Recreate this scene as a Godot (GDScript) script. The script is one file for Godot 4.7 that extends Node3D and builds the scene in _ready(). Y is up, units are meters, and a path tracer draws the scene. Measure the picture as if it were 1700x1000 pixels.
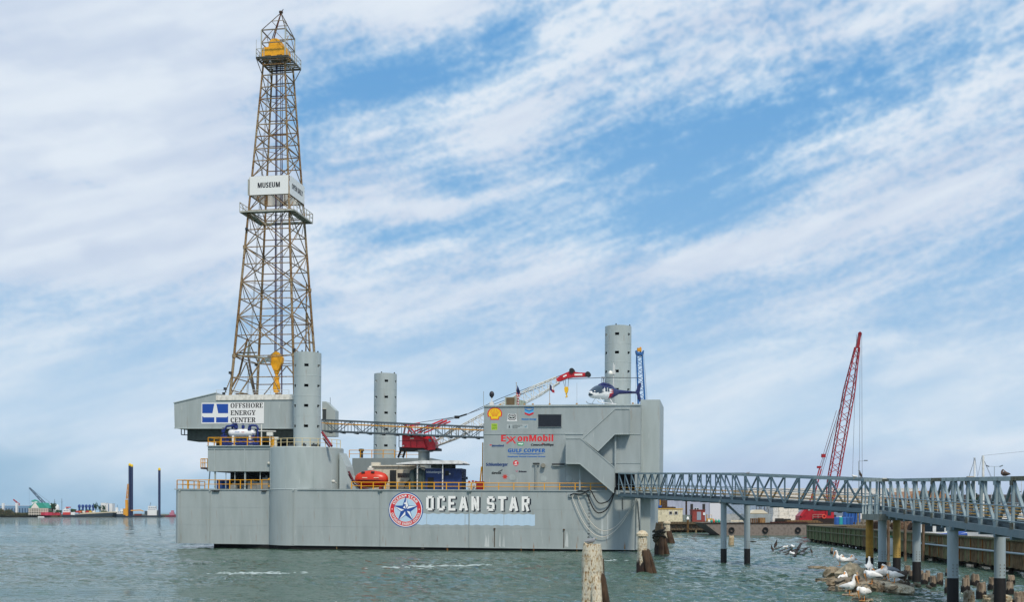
extends Node3D
# A retired jack-up drilling rig moored beside a pier under a high, streaky sky. Metres, y up; the water lies at y = 0.

const RIG := Transform3D(Basis(Vector3(0.985, -0.008, 0.174), Vector3(0.008, 1, 0.001), Vector3(-0.174, 0, 0.985)), Vector3(-17.832, 0, -154))   # the rig's own axes: x along its side, y up, -z into it
const WORLD := Transform3D.IDENTITY

# ---------------------------------------------------------------- mesh building
class Shape:
	var v := PackedVector3Array()
	var n := PackedVector3Array()
	var c := PackedColorArray()
	var t := PackedVector2Array()
	var col := Color.WHITE

	func put(p: Vector3, q: Vector3) -> void:
		v.append(p); n.append(q); c.append(col)

	func tri(a: Vector3, b: Vector3, d: Vector3) -> void:   # counter-clockwise seen from outside
		var q := (b - a).cross(d - a).normalized()
		put(a, q); put(d, q); put(b, q)

	func quad(a: Vector3, b: Vector3, d: Vector3, e: Vector3) -> void:
		tri(a, b, d); tri(a, d, e)

	func smooth_quad(p: Array, q: Array) -> void:
		for i in [0, 2, 1, 0, 3, 2]:
			put(p[i], q[i])

	func box(at: Vector3, size: Vector3, b := Basis.IDENTITY) -> void:
		for i in 3:
			for s in [1.0, -1.0]:
				var w: Vector3 = b[i] * size[i] * 0.5 * s
				var j := (i + 1) % 3
				var k := (i + 2) % 3
				var x: Vector3 = b[j] * size[j] * 0.5 * s
				var y: Vector3 = b[k] * size[k] * 0.5
				quad(at + w - x - y, at + w + x - y, at + w + x + y, at + w - x + y)

	func span(a: Vector3, b: Vector3) -> void:   # the box between two corners
		box((a + b) * 0.5, (b - a).abs())

	func slab(at: Vector3, size: Vector3, e: float, b := Basis.IDENTITY) -> void:   # a box with its upright edges chamfered
		var x := size.x * 0.5
		var z := size.z * 0.5
		var poly := PackedVector2Array([Vector2(-x + e, -z), Vector2(x - e, -z), Vector2(x, -z + e), Vector2(x, z - e), Vector2(x - e, z), Vector2(-x + e, z), Vector2(-x, z - e), Vector2(-x, -z + e)])
		prism(poly, -size.y * 0.5, size.y * 0.5, Transform3D(b * Basis(Vector3.RIGHT, Vector3.FORWARD, Vector3.UP), at))

	func beam(a: Vector3, b: Vector3, w: float, h: float, up := Vector3.UP) -> void:
		var y := (b - a).normalized()
		var x := y.cross(up)
		x = Vector3.RIGHT if x.length() < 0.01 else x.normalized()
		var z := x.cross(y)
		box((a + b) * 0.5, Vector3(w, (b - a).length(), h), Basis(x, y, z))

	func tube(a: Vector3, b: Vector3, r0: float, r1 := -1.0, seg := 10, ends := true) -> void:
		if r1 < 0.0: r1 = r0
		var y := (b - a).normalized()
		var x := y.cross(Vector3(0.31, 0.17, 0.93)).normalized()
		var z := x.cross(y)
		var tilt := y * (r0 - r1) / maxf((b - a).length(), 1e-5)
		for i in seg:
			var d0 := x * cos(TAU * i / seg) - z * sin(TAU * i / seg)
			var d1 := x * cos(TAU * (i + 1) / seg) - z * sin(TAU * (i + 1) / seg)
			smooth_quad([a + d0 * r0, a + d1 * r0, b + d1 * r1, b + d0 * r1], [(d0 + tilt).normalized(), (d1 + tilt).normalized(), (d1 + tilt).normalized(), (d0 + tilt).normalized()])
			if ends:
				tri(a, a + d1 * r0, a + d0 * r0); tri(b, b + d0 * r1, b + d1 * r1)

	func rope(p: PackedVector3Array, r: float, seg := 6) -> void:
		for i in p.size() - 1:
			tube(p[i], p[i + 1], r, r, seg, i == 0 or i == p.size() - 2)

	func grid(rows: Array, wrap := true) -> void:   # smooth skin over rings of points; rings run counter-clockwise seen from the last ring
		var m: int = rows[0].size()
		var k: int = rows.size()
		var ns := []
		for i in k:
			var line := PackedVector3Array()
			for j in m:
				var jn := (j + 1) % m if wrap else mini(j + 1, m - 1)
				var jp := (j + m - 1) % m if wrap else maxi(j - 1, 0)
				var du: Vector3 = rows[i][jn] - rows[i][jp]
				var dv: Vector3 = rows[mini(i + 1, k - 1)][j] - rows[maxi(i - 1, 0)][j]
				var q := du.cross(dv)
				if q.length() < 1e-9: q = (rows[k - 1][0] - rows[0][0]) * (1.0 if i > k / 2 else -1.0)
				line.append(q.normalized())
			ns.append(line)
		for i in k - 1:
			for j in (m if wrap else m - 1):
				var jn := (j + 1) % m
				smooth_quad([rows[i][j], rows[i][jn], rows[i + 1][jn], rows[i + 1][j]], [ns[i][j], ns[i][jn], ns[i + 1][jn], ns[i + 1][j]])

	func sweep(path: Array, seg := 12) -> void:   # path of [point, half width, half height]: one continuous round skin
		var rows := []
		for i in path.size():
			var d: Vector3 = (path[mini(i + 1, path.size() - 1)][0] - path[maxi(i - 1, 0)][0]).normalized()
			var side := d.cross(Vector3.UP)
			side = Vector3(0, 0, 1) if side.length() < 0.05 else side.normalized()
			if rows.size() and side.dot(path[0][3]) < 0.0: side = -side
			if not rows.size(): path[0].append(side)
			var up := side.cross(d)
			var ring := PackedVector3Array()
			for j in seg:
				var a := TAU * j / seg
				ring.append(path[i][0] + side * cos(a) * path[i][1] + up * sin(a) * path[i][2])
			ring.reverse()
			rows.append(ring)
		grid(rows)

	func ball(at: Vector3, r: Vector3, seg := 14, rings := 9) -> void:
		var rows := []
		for i in rings + 1:
			var a := PI * i / rings
			var ring := PackedVector3Array()
			for j in seg:
				var b := TAU * j / seg
				ring.append(at + Vector3(sin(a) * cos(b), -cos(a), -sin(a) * sin(b)) * r)
			rows.append(ring)
		grid(rows)

	func lathe(profile: Array, at: Vector3, seg := 24, b := Basis.IDENTITY) -> void:   # profile of (radius, height), upwards along the outside
		for i in profile.size() - 1:
			var p: Vector2 = profile[i]
			var q: Vector2 = profile[i + 1]
			var s := Vector2(q.y - p.y, p.x - q.x).normalized()
			for j in seg:
				var d0 := Vector3(cos(TAU * j / seg), 0, -sin(TAU * j / seg))
				var d1 := Vector3(cos(TAU * (j + 1) / seg), 0, -sin(TAU * (j + 1) / seg))
				var n0 := b * (d0 * s.x + Vector3.UP * s.y)
				var n1 := b * (d1 * s.x + Vector3.UP * s.y)
				smooth_quad([at + b * (d0 * p.x + Vector3.UP * p.y), at + b * (d1 * p.x + Vector3.UP * p.y), at + b * (d1 * q.x + Vector3.UP * q.y), at + b * (d0 * q.x + Vector3.UP * q.y)], [n0, n1, n1, n0])

	func sheet(poly: PackedVector2Array, xf: Transform3D, flip := false) -> void:
		var k := Geometry2D.triangulate_polygon(poly)
		for i in range(0, k.size(), 3):
			var a := poly[k[i]]
			var b := poly[k[i + 1]]
			var d := poly[k[i + 2]]
			if ((b - a).cross(d - a) < 0.0) != flip:
				var e := b; b = d; d = e
			tri(xf * Vector3(a.x, a.y, 0), xf * Vector3(b.x, b.y, 0), xf * Vector3(d.x, d.y, 0))

	func prism(poly: PackedVector2Array, z0: float, z1: float, xf := Transform3D.IDENTITY) -> void:
		var area := 0.0
		for i in poly.size(): area += poly[i].cross(poly[(i + 1) % poly.size()])
		if area < 0.0: poly.reverse()
		sheet(poly, xf * Transform3D(Basis.IDENTITY, Vector3(0, 0, z1)))
		sheet(poly, xf * Transform3D(Basis.IDENTITY, Vector3(0, 0, z0)), true)
		for i in poly.size():
			var a := poly[i]
			var b := poly[(i + 1) % poly.size()]
			quad(xf * Vector3(a.x, a.y, z0), xf * Vector3(b.x, b.y, z0), xf * Vector3(b.x, b.y, z1), xf * Vector3(a.x, a.y, z1))

	func disc(at: Vector3, r0: float, r1: float, seg := 48, b := Basis.IDENTITY) -> void:   # a flat ring that faces +z of b
		for i in seg:
			var d0 := b * Vector3(cos(TAU * i / seg), sin(TAU * i / seg), 0)
			var d1 := b * Vector3(cos(TAU * (i + 1) / seg), sin(TAU * (i + 1) / seg), 0)
			if r0 <= 0.0: tri(at, at + d0 * r1, at + d1 * r1)
			else: quad(at + d0 * r0, at + d0 * r1, at + d1 * r1, at + d1 * r0)

	func stroke(p: Array, w: float, xf: Transform3D, closed := false) -> void:   # a flat mitred line
		var m := p.size()
		var l := []
		var r := []
		for i in m:
			var d0: Vector2 = ((p[i] - p[i - 1]) if i > 0 else (p[0] - p[m - 1] if closed else p[1] - p[0])).normalized()
			var d1: Vector2 = ((p[i + 1] - p[i]) if i < m - 1 else (p[0] - p[i] if closed else d0)).normalized()
			var q := (d0 + d1).normalized()
			var off := q.orthogonal() * (w * 0.5 / maxf(q.dot(d0), 0.4))
			l.append(p[i] - off); r.append(p[i] + off)
		for i in (m if closed else m - 1):
			var j := (i + 1) % m
			sheet(PackedVector2Array([r[i], r[j], l[j], l[i]]), xf)

	func text(s: String, face: String, weight: int, at: Vector2, size: Vector2, xf: Transform3D, around := 0.0) -> void:   # lettering that fills size; around > 0 bends it round a circle of that radius, < 0 along its underside
		var f := SystemFont.new()
		f.font_names = PackedStringArray([face]); f.font_weight = weight
		var tm := TextMesh.new()
		tm.font = f; tm.text = s; tm.font_size = 64; tm.depth = 0.0; tm.pixel_size = 0.01; tm.curve_step = 2.0
		var a := tm.get_mesh_arrays()
		var p: PackedVector3Array = a[Mesh.ARRAY_VERTEX]
		var k: PackedInt32Array = a[Mesh.ARRAY_INDEX] if a[Mesh.ARRAY_INDEX] != null else PackedInt32Array(range(p.size()))
		if p.is_empty(): return
		var lo := p[0]
		var hi := p[0]
		for q in p:
			lo = lo.min(q); hi = hi.max(q)
		var out := PackedVector3Array()
		for q in p:
			var x := (q.x - lo.x) / (hi.x - lo.x) * size.x
			var y := (q.y - lo.y) / (hi.y - lo.y) * size.y
			if around == 0.0: out.append(xf * Vector3(at.x + x, at.y + y, 0))
			elif around > 0.0:
				var g := (x - size.x * 0.5) / around
				out.append(xf * Vector3(at.x + sin(g) * (around + y), at.y + cos(g) * (around + y), 0))
			else:
				var g := (x - size.x * 0.5) / -around
				out.append(xf * Vector3(at.x + sin(g) * (-around - y), at.y - cos(g) * (-around - y), 0))
		for i in range(0, k.size(), 3):
			var q := (out[k[i + 1]] - out[k[i]]).cross(out[k[i + 2]] - out[k[i]])
			if q.dot(xf.basis.z) > 0.0: tri(out[k[i]], out[k[i + 1]], out[k[i + 2]])
			elif q.length() > 0.0: tri(out[k[i]], out[k[i + 2]], out[k[i + 1]])

	func bold(s: String, face: String, at: Vector2, size: Vector2, xf: Transform3D, by := 0.025) -> void:   # heavier lettering: the same word laid a little to each side
		for k in 3: text(s, face, 700, at + Vector2((k - 1) * by, (k - 1) * by * 0.4), size, xf * Transform3D(Basis.IDENTITY, Vector3(0, 0, 0.002 * k)))

	func done(base: Vector3) -> ArrayMesh:
		var p := v.duplicate()
		for i in p.size(): p[i] -= base
		var a := []
		a.resize(Mesh.ARRAY_MAX)
		a[Mesh.ARRAY_VERTEX] = p; a[Mesh.ARRAY_NORMAL] = n; a[Mesh.ARRAY_COLOR] = c
		var m := ArrayMesh.new()
		m.add_surface_from_arrays(Mesh.PRIMITIVE_TRIANGLES, a)
		return m

func S(hex := "") -> Shape:
	var s := Shape.new()
	if hex: s.col = Color(hex).srgb_to_linear()
	return s

func pen(s: Shape, hex: String) -> void:
	s.col = Color(hex).srgb_to_linear()

# ---------------------------------------------------------------- things, parts, sub-parts
var base_of := {}
var taken := {}

func numbered(called: String) -> String:
	taken[called] = taken.get(called, 0) + 1
	return called if taken[called] == 1 else "%s_%03d" % [called, taken[called] - 1]

func tag(o: Node, label: String, category: String, group := "") -> void:
	o.set_meta("label", label); o.set_meta("category", category)
	if group: o.set_meta("group", group)

func thing(called: String, label: String, category: String, base := Vector3.ZERO, frame := WORLD, group := "") -> Node3D:
	var o := Node3D.new()
	o.name = numbered(called)
	add_child(o, true)
	o.transform = frame * Transform3D(Basis.IDENTITY, base)
	base_of[o] = base
	tag(o, label, category, group)
	return o

func single(called: String, label: String, category: String, s: Shape, m: Material, base := Vector3.ZERO, frame := WORLD, group := "") -> MeshInstance3D:
	var o := MeshInstance3D.new()
	o.name = numbered(called)
	o.mesh = s.done(base)
	o.material_override = m
	add_child(o, true)
	o.transform = frame * Transform3D(Basis.IDENTITY, base)
	base_of[o] = base
	tag(o, label, category, group)
	return o

func struct(called: String, s: Shape, m: Material) -> MeshInstance3D:
	var o := MeshInstance3D.new()
	o.name = numbered(called)
	o.mesh = s.done(Vector3.ZERO)
	o.material_override = m
	add_child(o, true)
	base_of[o] = Vector3.ZERO
	o.set_meta("kind", "structure")
	return o

func part(to: Node3D, called: String, s: Shape, m: Material, label := "") -> MeshInstance3D:
	var o := MeshInstance3D.new()
	o.name = called
	o.mesh = s.done(base_of[to])
	o.material_override = m
	to.add_child(o, true)
	base_of[o] = base_of[to]
	if label: o.set_meta("label", label)
	return o

var unit := {}

func bar(to: Node3D, called: String, a: Vector3, b: Vector3, w: float, m: Material, h := -1.0, up := Vector3.UP) -> void:   # one straight member: round, or flat-sided where h is given
	var key := "round" if h < 0.0 else "flat"
	if not unit.has(key):
		var s := Shape.new()
		if h < 0.0: s.tube(Vector3(0, -0.5, 0), Vector3(0, 0.5, 0), 0.5, 0.5, 8)
		else: s.box(Vector3.ZERO, Vector3.ONE)
		unit[key] = s.done(Vector3.ZERO)
	var o := MeshInstance3D.new()
	o.name = called
	o.mesh = unit[key]
	o.material_override = m
	var y := b - a
	var x := y.cross(up)
	x = Vector3.RIGHT if x.length() < 0.01 * y.length() else x.normalized()
	var z := x.cross(y).normalized()
	o.transform = Transform3D(Basis(x * w, y, z * (w if h < 0.0 else h)), (a + b) * 0.5 - base_of[to])
	to.add_child(o, true)
	base_of[o] = base_of[to]

func railing(to: Node3D, p: Array, h: float, step: float, m: Material, r := 0.05, called := "railing") -> void:   # rails with separate posts
	var s := Shape.new()
	for i in p.size() - 1:
		for k in [1.0, 0.52]:
			s.tube(p[i] + Vector3.UP * h * k, p[i + 1] + Vector3.UP * h * k, r if k == 1.0 else r * 0.8, -1.0, 6)
	var o := part(to, called, s, m)
	for i in p.size() - 1:
		var k := maxi(1, roundi((p[i + 1] - p[i]).length() / step))
		for j in (k + 1 if i == p.size() - 2 else k):
			var q: Vector3 = p[i].lerp(p[i + 1], float(j) / k)
			bar(o, "post", q, q + Vector3.UP * h, r * 2.0, m, r * 2.0)

func copy(o: Node3D, frame: Transform3D, label: String, group := "") -> Node3D:
	var d: Node3D = o.duplicate()
	d.name = numbered(String(o.name).rstrip("0123456789").trim_suffix("_"))
	add_child(d, true)
	d.transform = frame
	d.set_meta("label", label)
	if group: d.set_meta("group", group)
	return d

func up_plan(poly: Array, s: Shape, y0: float, y1: float) -> void:   # poly of (x, -z) points, raised from y0 to y1
	s.prism(PackedVector2Array(poly), y0, y1, Transform3D(Basis(Vector3.RIGHT, Vector3.FORWARD, Vector3.UP), Vector3.ZERO))

func at_depth(w: float) -> Transform3D:
	return Transform3D(Basis.IDENTITY, Vector3(0, 0, -w))

func frontal(s: Shape, poly: Array, w0: float, w1: float) -> void:   # an outline in the rig's front plane, extruded from depth w0 back to w1
	s.prism(PackedVector2Array(poly), -w1, -w0)

# ---------------------------------------------------------------- materials
var tex := {}
var mats := {}

func noise_image(seed_: int, freq: float, octaves := 4, size := 256) -> Image:
	var f := FastNoiseLite.new()
	f.seed = seed_; f.frequency = freq; f.fractal_octaves = octaves; f.noise_type = FastNoiseLite.TYPE_SIMPLEX_SMOOTH
	var im := f.get_seamless_image(size, size)
	im.convert(Image.FORMAT_L8)
	return im

func ramp_texture(seed_: int, freq: float, stops: Array, octaves := 4, size := 256) -> ImageTexture:   # noise through a colour ramp of [place, colour, alpha]
	var g := Gradient.new()
	g.offsets = PackedFloat32Array(stops.map(func(q): return q[0]))
	g.colors = PackedColorArray(stops.map(func(q): return Color(Color(q[1]), q[2] if q.size() > 2 else 1.0)))
	var lut := []
	for i in 256: lut.append(g.sample(i / 255.0))
	var a := noise_image(seed_, freq, octaves, size).get_data()
	var out := PackedByteArray()
	out.resize(a.size() * 4)
	for i in a.size():
		var q: Color = lut[a[i]]
		out[i * 4] = q.r8; out[i * 4 + 1] = q.g8; out[i * 4 + 2] = q.b8; out[i * 4 + 3] = q.a8
	return ImageTexture.create_from_image(Image.create_from_data(size, size, false, Image.FORMAT_RGBA8, out))

func mat(hex: String, rough := 0.6, look := "", metal := 0.0) -> StandardMaterial3D:   # look names the wear: streaked paint, mottle, rust, wood ...
	var key := "%s %s %s %s" % [hex, rough, look, metal]
	if mats.has(key): return mats[key]
	var m := StandardMaterial3D.new()
	m.albedo_color = Color(hex); m.roughness = rough; m.metallic = metal
	if look == "shape":
		m.vertex_color_use_as_albedo = true
	elif look:
		m.uv1_triplanar = true; m.uv1_world_triplanar = true
		m.albedo_texture = tex[look]
		m.uv1_scale = {"paint": Vector3(0.11, 0.021, 0.11), "mottle": Vector3(0.23, 0.19, 0.23), "rust": Vector3(0.5, 0.34, 0.5), "wood": Vector3(1.4, 0.16, 1.4), "stone": Vector3(0.5, 0.5, 0.5), "guano": Vector3(1.4, 0.5, 1.4), "algae": Vector3(0.3, 0.13, 0.3)}[look]
		if look == "paint":
			m.detail_enabled = true; m.detail_albedo = tex["stain"]; m.detail_uv_layer = BaseMaterial3D.DETAIL_UV_2
			m.uv2_triplanar = true; m.uv2_world_triplanar = true; m.uv2_scale = Vector3(0.27, 0.035, 0.27)
			m.heightmap_enabled = true; m.heightmap_texture = tex["dent"]; m.heightmap_scale = 1.6
		if look in ["stone", "wood", "guano", "algae"]:
			m.heightmap_enabled = true; m.heightmap_texture = tex[look]; m.heightmap_scale = 4.0
	mats[key] = m
	return m

func make_textures() -> void:
	tex["paint"] = ramp_texture(3, 0.012, [[0.0, "e6e8e7"], [0.3, "f3f4f4"], [0.55, "ffffff"], [0.8, "f4f5f4"], [1.0, "e4e7e6"]], 5)
	tex["stain"] = ramp_texture(11, 0.02, [[0.0, "6f4a2e", 0.5], [0.14, "8a6a4a", 0.16], [0.22, "8a6a4a", 0.0], [0.84, "e8ece8", 0.0], [0.93, "f2f4f0", 0.2], [1.0, "ffffff", 0.4]], 4)
	tex["dent"] = ramp_texture(41, 0.016, [[0.0, "000000"], [1.0, "ffffff"]], 2)
	tex["mottle"] = ramp_texture(5, 0.014, [[0.0, "c4c4c0"], [0.4, "f2f2f0"], [0.6, "ffffff"], [1.0, "d8d6d2"]], 5)
	tex["rust"] = ramp_texture(7, 0.02, [[0.0, "4a2f16"], [0.34, "7f5c38"], [0.46, "a88c66"], [0.56, "c0b69e"], [0.7, "968c78"], [1.0, "5c4630"]], 5)
	tex["wood"] = ramp_texture(9, 0.016, [[0.0, "4e453d"], [0.36, "a39a8e"], [0.6, "dad4ca"], [1.0, "7d7367"]], 5)
	tex["stone"] = ramp_texture(13, 0.02, [[0.0, "6a645c"], [0.5, "c4bdb0"], [1.0, "efe9dd"]], 6)
	tex["guano"] = ramp_texture(17, 0.022, [[0.0, "4a3018"], [0.22, "9a6c38"], [0.34, "cfc0a0"], [0.44, "e9e3d2"], [0.68, "f0ece0"], [0.8, "aaa296"], [0.9, "56504a"], [1.0, "33302e"]], 6)
	tex["algae"] = ramp_texture(19, 0.02, [[0.0, "8d7a64"], [0.3, "c3c7a8"], [0.55, "e6e8cc"], [1.0, "a89a82"]], 5)

# ---------------------------------------------------------------- air
var cloud_noise: FastNoiseLite
var fleece_noise: FastNoiseLite
var thin_noise: FastNoiseLite
# broad banks (cover > 0) and clear gaps (cover < 0): bearing, height, half length, half width in degrees, tilt in degrees, cover
const BANKS := [
	[-19.0, 21.0, 9.0, 6.5, 4.0, 0.5], [-21.0, 13.0, 9.0, 4.5, -6.0, 0.42], [-5.0, 24.2, 4.6, 1.7, 2.0, 0.5], [-8.0, 20.2, 3.2, 1.1, 12.0, -0.4], [-4.2, 20.9, 4.0, 1.3, 8.0, -0.5], [0.0, 22.9, 1.8, 1.5, 60.0, -0.45],
	[-10.2, 18.2, 1.6, 1.9, 0.0, -0.3], [0.4, 18.5, 3.0, 1.5, 18.0, 0.62], [-6.4, 15.4, 4.3, 1.5, -14.0, 0.4], [-2.6, 15.9, 2.2, 1.0, -30.0, -0.42], [-20.5, 15.1, 4.0, 0.55, -3.0, -0.4], [-4.5, 13.8, 4.6, 0.6, 3.0, -0.5],
	[3.5, 18.6, 4.6, 1.6, 22.0, -0.42], [8.6, 17.6, 6.0, 1.7, 17.0, -0.66], [15.5, 19.3, 8.0, 1.5, 12.0, -0.6], [9.6, 14.8, 4.8, 1.5, 19.0, -0.6], [4.8, 14.2, 3.4, 0.8, 8.0, -0.4], [4.8, 19.0, 3.3, 0.42, 24.0, 0.42], [7.2, 17.0, 5.5, 0.5, 26.0, 0.34],
	[-1.5, 15.4, 6.0, 0.34, 15.0, 0.4], [10.4, 12.5, 4.0, 0.8, 13.0, 0.62], [19.5, 14.6, 7.5, 2.1, 14.0, 0.46], [3.0, 11.8, 7.0, 1.3, 8.0, 0.36], [14.0, 23.4, 11.0, 2.6, 4.0, 0.2], [4.0, 24.5, 2.2, 1.6, 0.0, -0.2], [-7.0, 10.4, 6.0, 1.5, 4.0, 0.3],
	[-21.0, 10.0, 6.0, 0.8, 5.0, -0.25], [15.0, 9.8, 7.0, 1.0, 9.0, 0.25], [21.0, 10.6, 5.0, 0.6, 9.0, -0.25], [9.0, 7.8, 6.0, 0.7, 7.0, -0.25], [-2.0, 6.2, 6.0, 0.8, 4.0, -0.2], [20.0, 6.5, 5.0, 0.8, 8.0, 0.25],
]

func smooth(a: float, b: float, x: float) -> float:
	var q := clampf((x - a) / (b - a), 0.0, 1.0)
	return q * q * (3.0 - 2.0 * q)

func sky_color(az: float, el: float) -> Color:   # degrees; the banks repeat, mirrored, all round the horizon
	var turn := int(floor((az + 26.0) / 52.0))
	var x := az - 52.0 * turn
	if turn % 2 != 0: x = -x
	var y := el
	var cover := 0.5 + 0.3 * (1.0 - smooth(-16.0, -7.0, x)) * smooth(9.0, 12.0, el)
	for k in BANKS:
		var dx: float = x - k[0]
		var dy: float = y - k[1]
		if absf(dx) > k[2] * 2.4 + 2.0 or absf(dy) > k[2] * 1.6 + 2.0: continue
		var a := deg_to_rad(k[4])
		var p: float = (dx * cos(a) + dy * sin(a)) / k[2]
		var q: float = (dy * cos(a) - dx * sin(a)) / k[3]
		cover += k[5] * exp(-1.1 * (p * p + q * q))
	var wx := x + turn * 37.0
	var s := wx * 0.966 + y * 0.26
	var r := y * 0.966 - wx * 0.26
	var warp := thin_noise.get_noise_2d(wx * 0.35, y * 0.6) * 2.4
	var n1 := cloud_noise.get_noise_2d(s * 0.42 + warp, r * 1.0 + warp)
	var n2 := thin_noise.get_noise_2d(s * 0.5 + 40.0 + warp, r * 3.0 + warp * 0.5)
	var n3 := fleece_noise.get_noise_2d(wx * 0.95 + warp, y * 1.35 - wx * 0.25)
	var low := 1.0 - smooth(5.0, 13.0, el)
	var fleece := smooth(16.5, 21.5, el + x * 0.12) * smooth(-4.0, 6.0, x) + 0.16 * smooth(14.0, 18.0, el) * (1.0 - smooth(-4.0, 6.0, x))
	cover += n1 * 0.42 + n2 * 0.24 + n3 * (0.05 + 0.28 * fleece) + 0.12 * fleece
	var n4 := fleece_noise.get_noise_2d(wx * 2.3 + warp, y * 3.4 - wx * 0.6)
	cover += (0.2 * n4 + 0.1 * n2) * clampf(1.6 - absf(cover - 0.5) * 2.0, 0.0, 1.0)
	var thread := pow(1.0 - absf(thin_noise.get_noise_2d(s * 0.55 + 90.0 + warp * 1.5, r * 4.0 + warp)), 5.0)
	var fine := fleece_noise.get_noise_2d(s * 3.6 + warp * 2.0, r * 10.0 - 50.0)
	cover += ((thread - 0.3) * 0.3 + fine * 0.2) * clampf(1.7 - absf(cover - 0.5) * 1.8, 0.25, 1.0)
	cover = smooth(-0.12, 1.08, cover)
	cover = lerpf(cover, 0.84 + 0.22 * n1 + 0.26 * n2, low * 0.85)
	var blue := Color("69a3d8").lerp(Color("8bbae3"), 1.0 - smooth(9.0, 24.0, el))
	blue = blue.lerp(Color("a4cae6"), 1.0 - smooth(0.0, 10.0, el))
	var white := Color("c8d6ea").lerp(Color("e1ebf6"), smooth(0.2, 0.85, n2 * 0.35 + 0.5 + n1 * 0.5))
	white = white.lerp(Color("d3e3f2"), low * 0.8)
	var c := blue.lerp(white, cover)
	# the milky air low down, bluer towards the open bay and paler over the town
	var haze := Color("97bbd6").lerp(Color("b1c3e0"), smooth(-8.0, 14.0, x + n1 * 3.0))
	return c.lerp(haze, (1.0 - smooth(0.2, 3.6, el + n1 * 2.0 + (x + 6.0) * (0.02 if x < -6.0 else -0.02))) * 0.85)

func make_sky() -> ImageTexture:
	cloud_noise = FastNoiseLite.new(); cloud_noise.seed = 21; cloud_noise.frequency = 0.12; cloud_noise.fractal_octaves = 5; cloud_noise.fractal_gain = 0.52
	thin_noise = FastNoiseLite.new(); thin_noise.seed = 33; thin_noise.frequency = 0.16; thin_noise.fractal_octaves = 5; thin_noise.fractal_gain = 0.55
	fleece_noise = FastNoiseLite.new(); fleece_noise.seed = 8; fleece_noise.frequency = 0.62; fleece_noise.fractal_octaves = 4; fleece_noise.noise_type = FastNoiseLite.TYPE_SIMPLEX_SMOOTH
	var w := 4096   # the picture's left edge looks along -z
	var coarse := Image.create(512, 256, false, Image.FORMAT_RGB8)
	for j in 128:
		for i in 512:
			var az := (i + 0.5) / 512.0 * 360.0
			coarse.set_pixel(i, j, sky_color(az if az < 180.0 else az - 360.0, 90.0 - (j + 0.5) / 256.0 * 180.0))
	coarse.fill_rect(Rect2i(0, 128, 512, 128), Color("7f98a0"))
	coarse.resize(w, w / 2, Image.INTERPOLATE_CUBIC)
	var px := 360.0 / w
	var half := 308
	var high := 312
	for side in 2:
		var fine := Image.create(half, high, false, Image.FORMAT_RGB8)
		for j in high:
			for i in half:
				fine.set_pixel(i, j, sky_color((i + 0.5 - (half if side == 0 else 0)) * px, (high - j - 0.5) * px))
		coarse.blit_rect(fine, Rect2i(0, 0, half, high), Vector2i(w - half if side == 0 else 0, w / 4 - high))
	return ImageTexture.create_from_image(coarse)

func make_air() -> void:
	var cam := Camera3D.new()
	cam.name = "camera"
	cam.projection = Camera3D.PROJECTION_FRUSTUM   # a level lens, shifted up
	cam.near = 0.2; cam.far = 6000.0
	cam.size = 0.2 * 1000.0 / 1900.0
	cam.frustum_offset = Vector2(0, 0.2 * 353.0 / 1900.0)
	cam.position = Vector3(0, 4.9, 0)
	add_child(cam)
	cam.current = true
	var sky := PanoramaSkyMaterial.new()
	sky.panorama = make_sky()
	var e := Environment.new()
	e.background_mode = Environment.BG_SKY
	e.sky = Sky.new(); e.sky.sky_material = sky
	e.tonemap_mode = Environment.TONE_MAPPER_LINEAR
	e.tonemap_exposure = 1.0
	e.sdfgi_enabled = true; e.ssao_enabled = true; e.ssil_enabled = true
	e.fog_enabled = true; e.fog_density = 0.00003; e.fog_light_color = Color("c3d6ea")
	var air := WorldEnvironment.new()
	air.name = "air"; air.environment = e
	add_child(air)
	var sun := DirectionalLight3D.new()
	sun.name = "sun"
	sun.light_color = Color("fff2e0"); sun.light_energy = 0.9; sun.light_angular_distance = 7.0; sun.shadow_enabled = true
	sun.rotation_degrees = Vector3(-51, 17, 0)
	add_child(sun)

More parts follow.
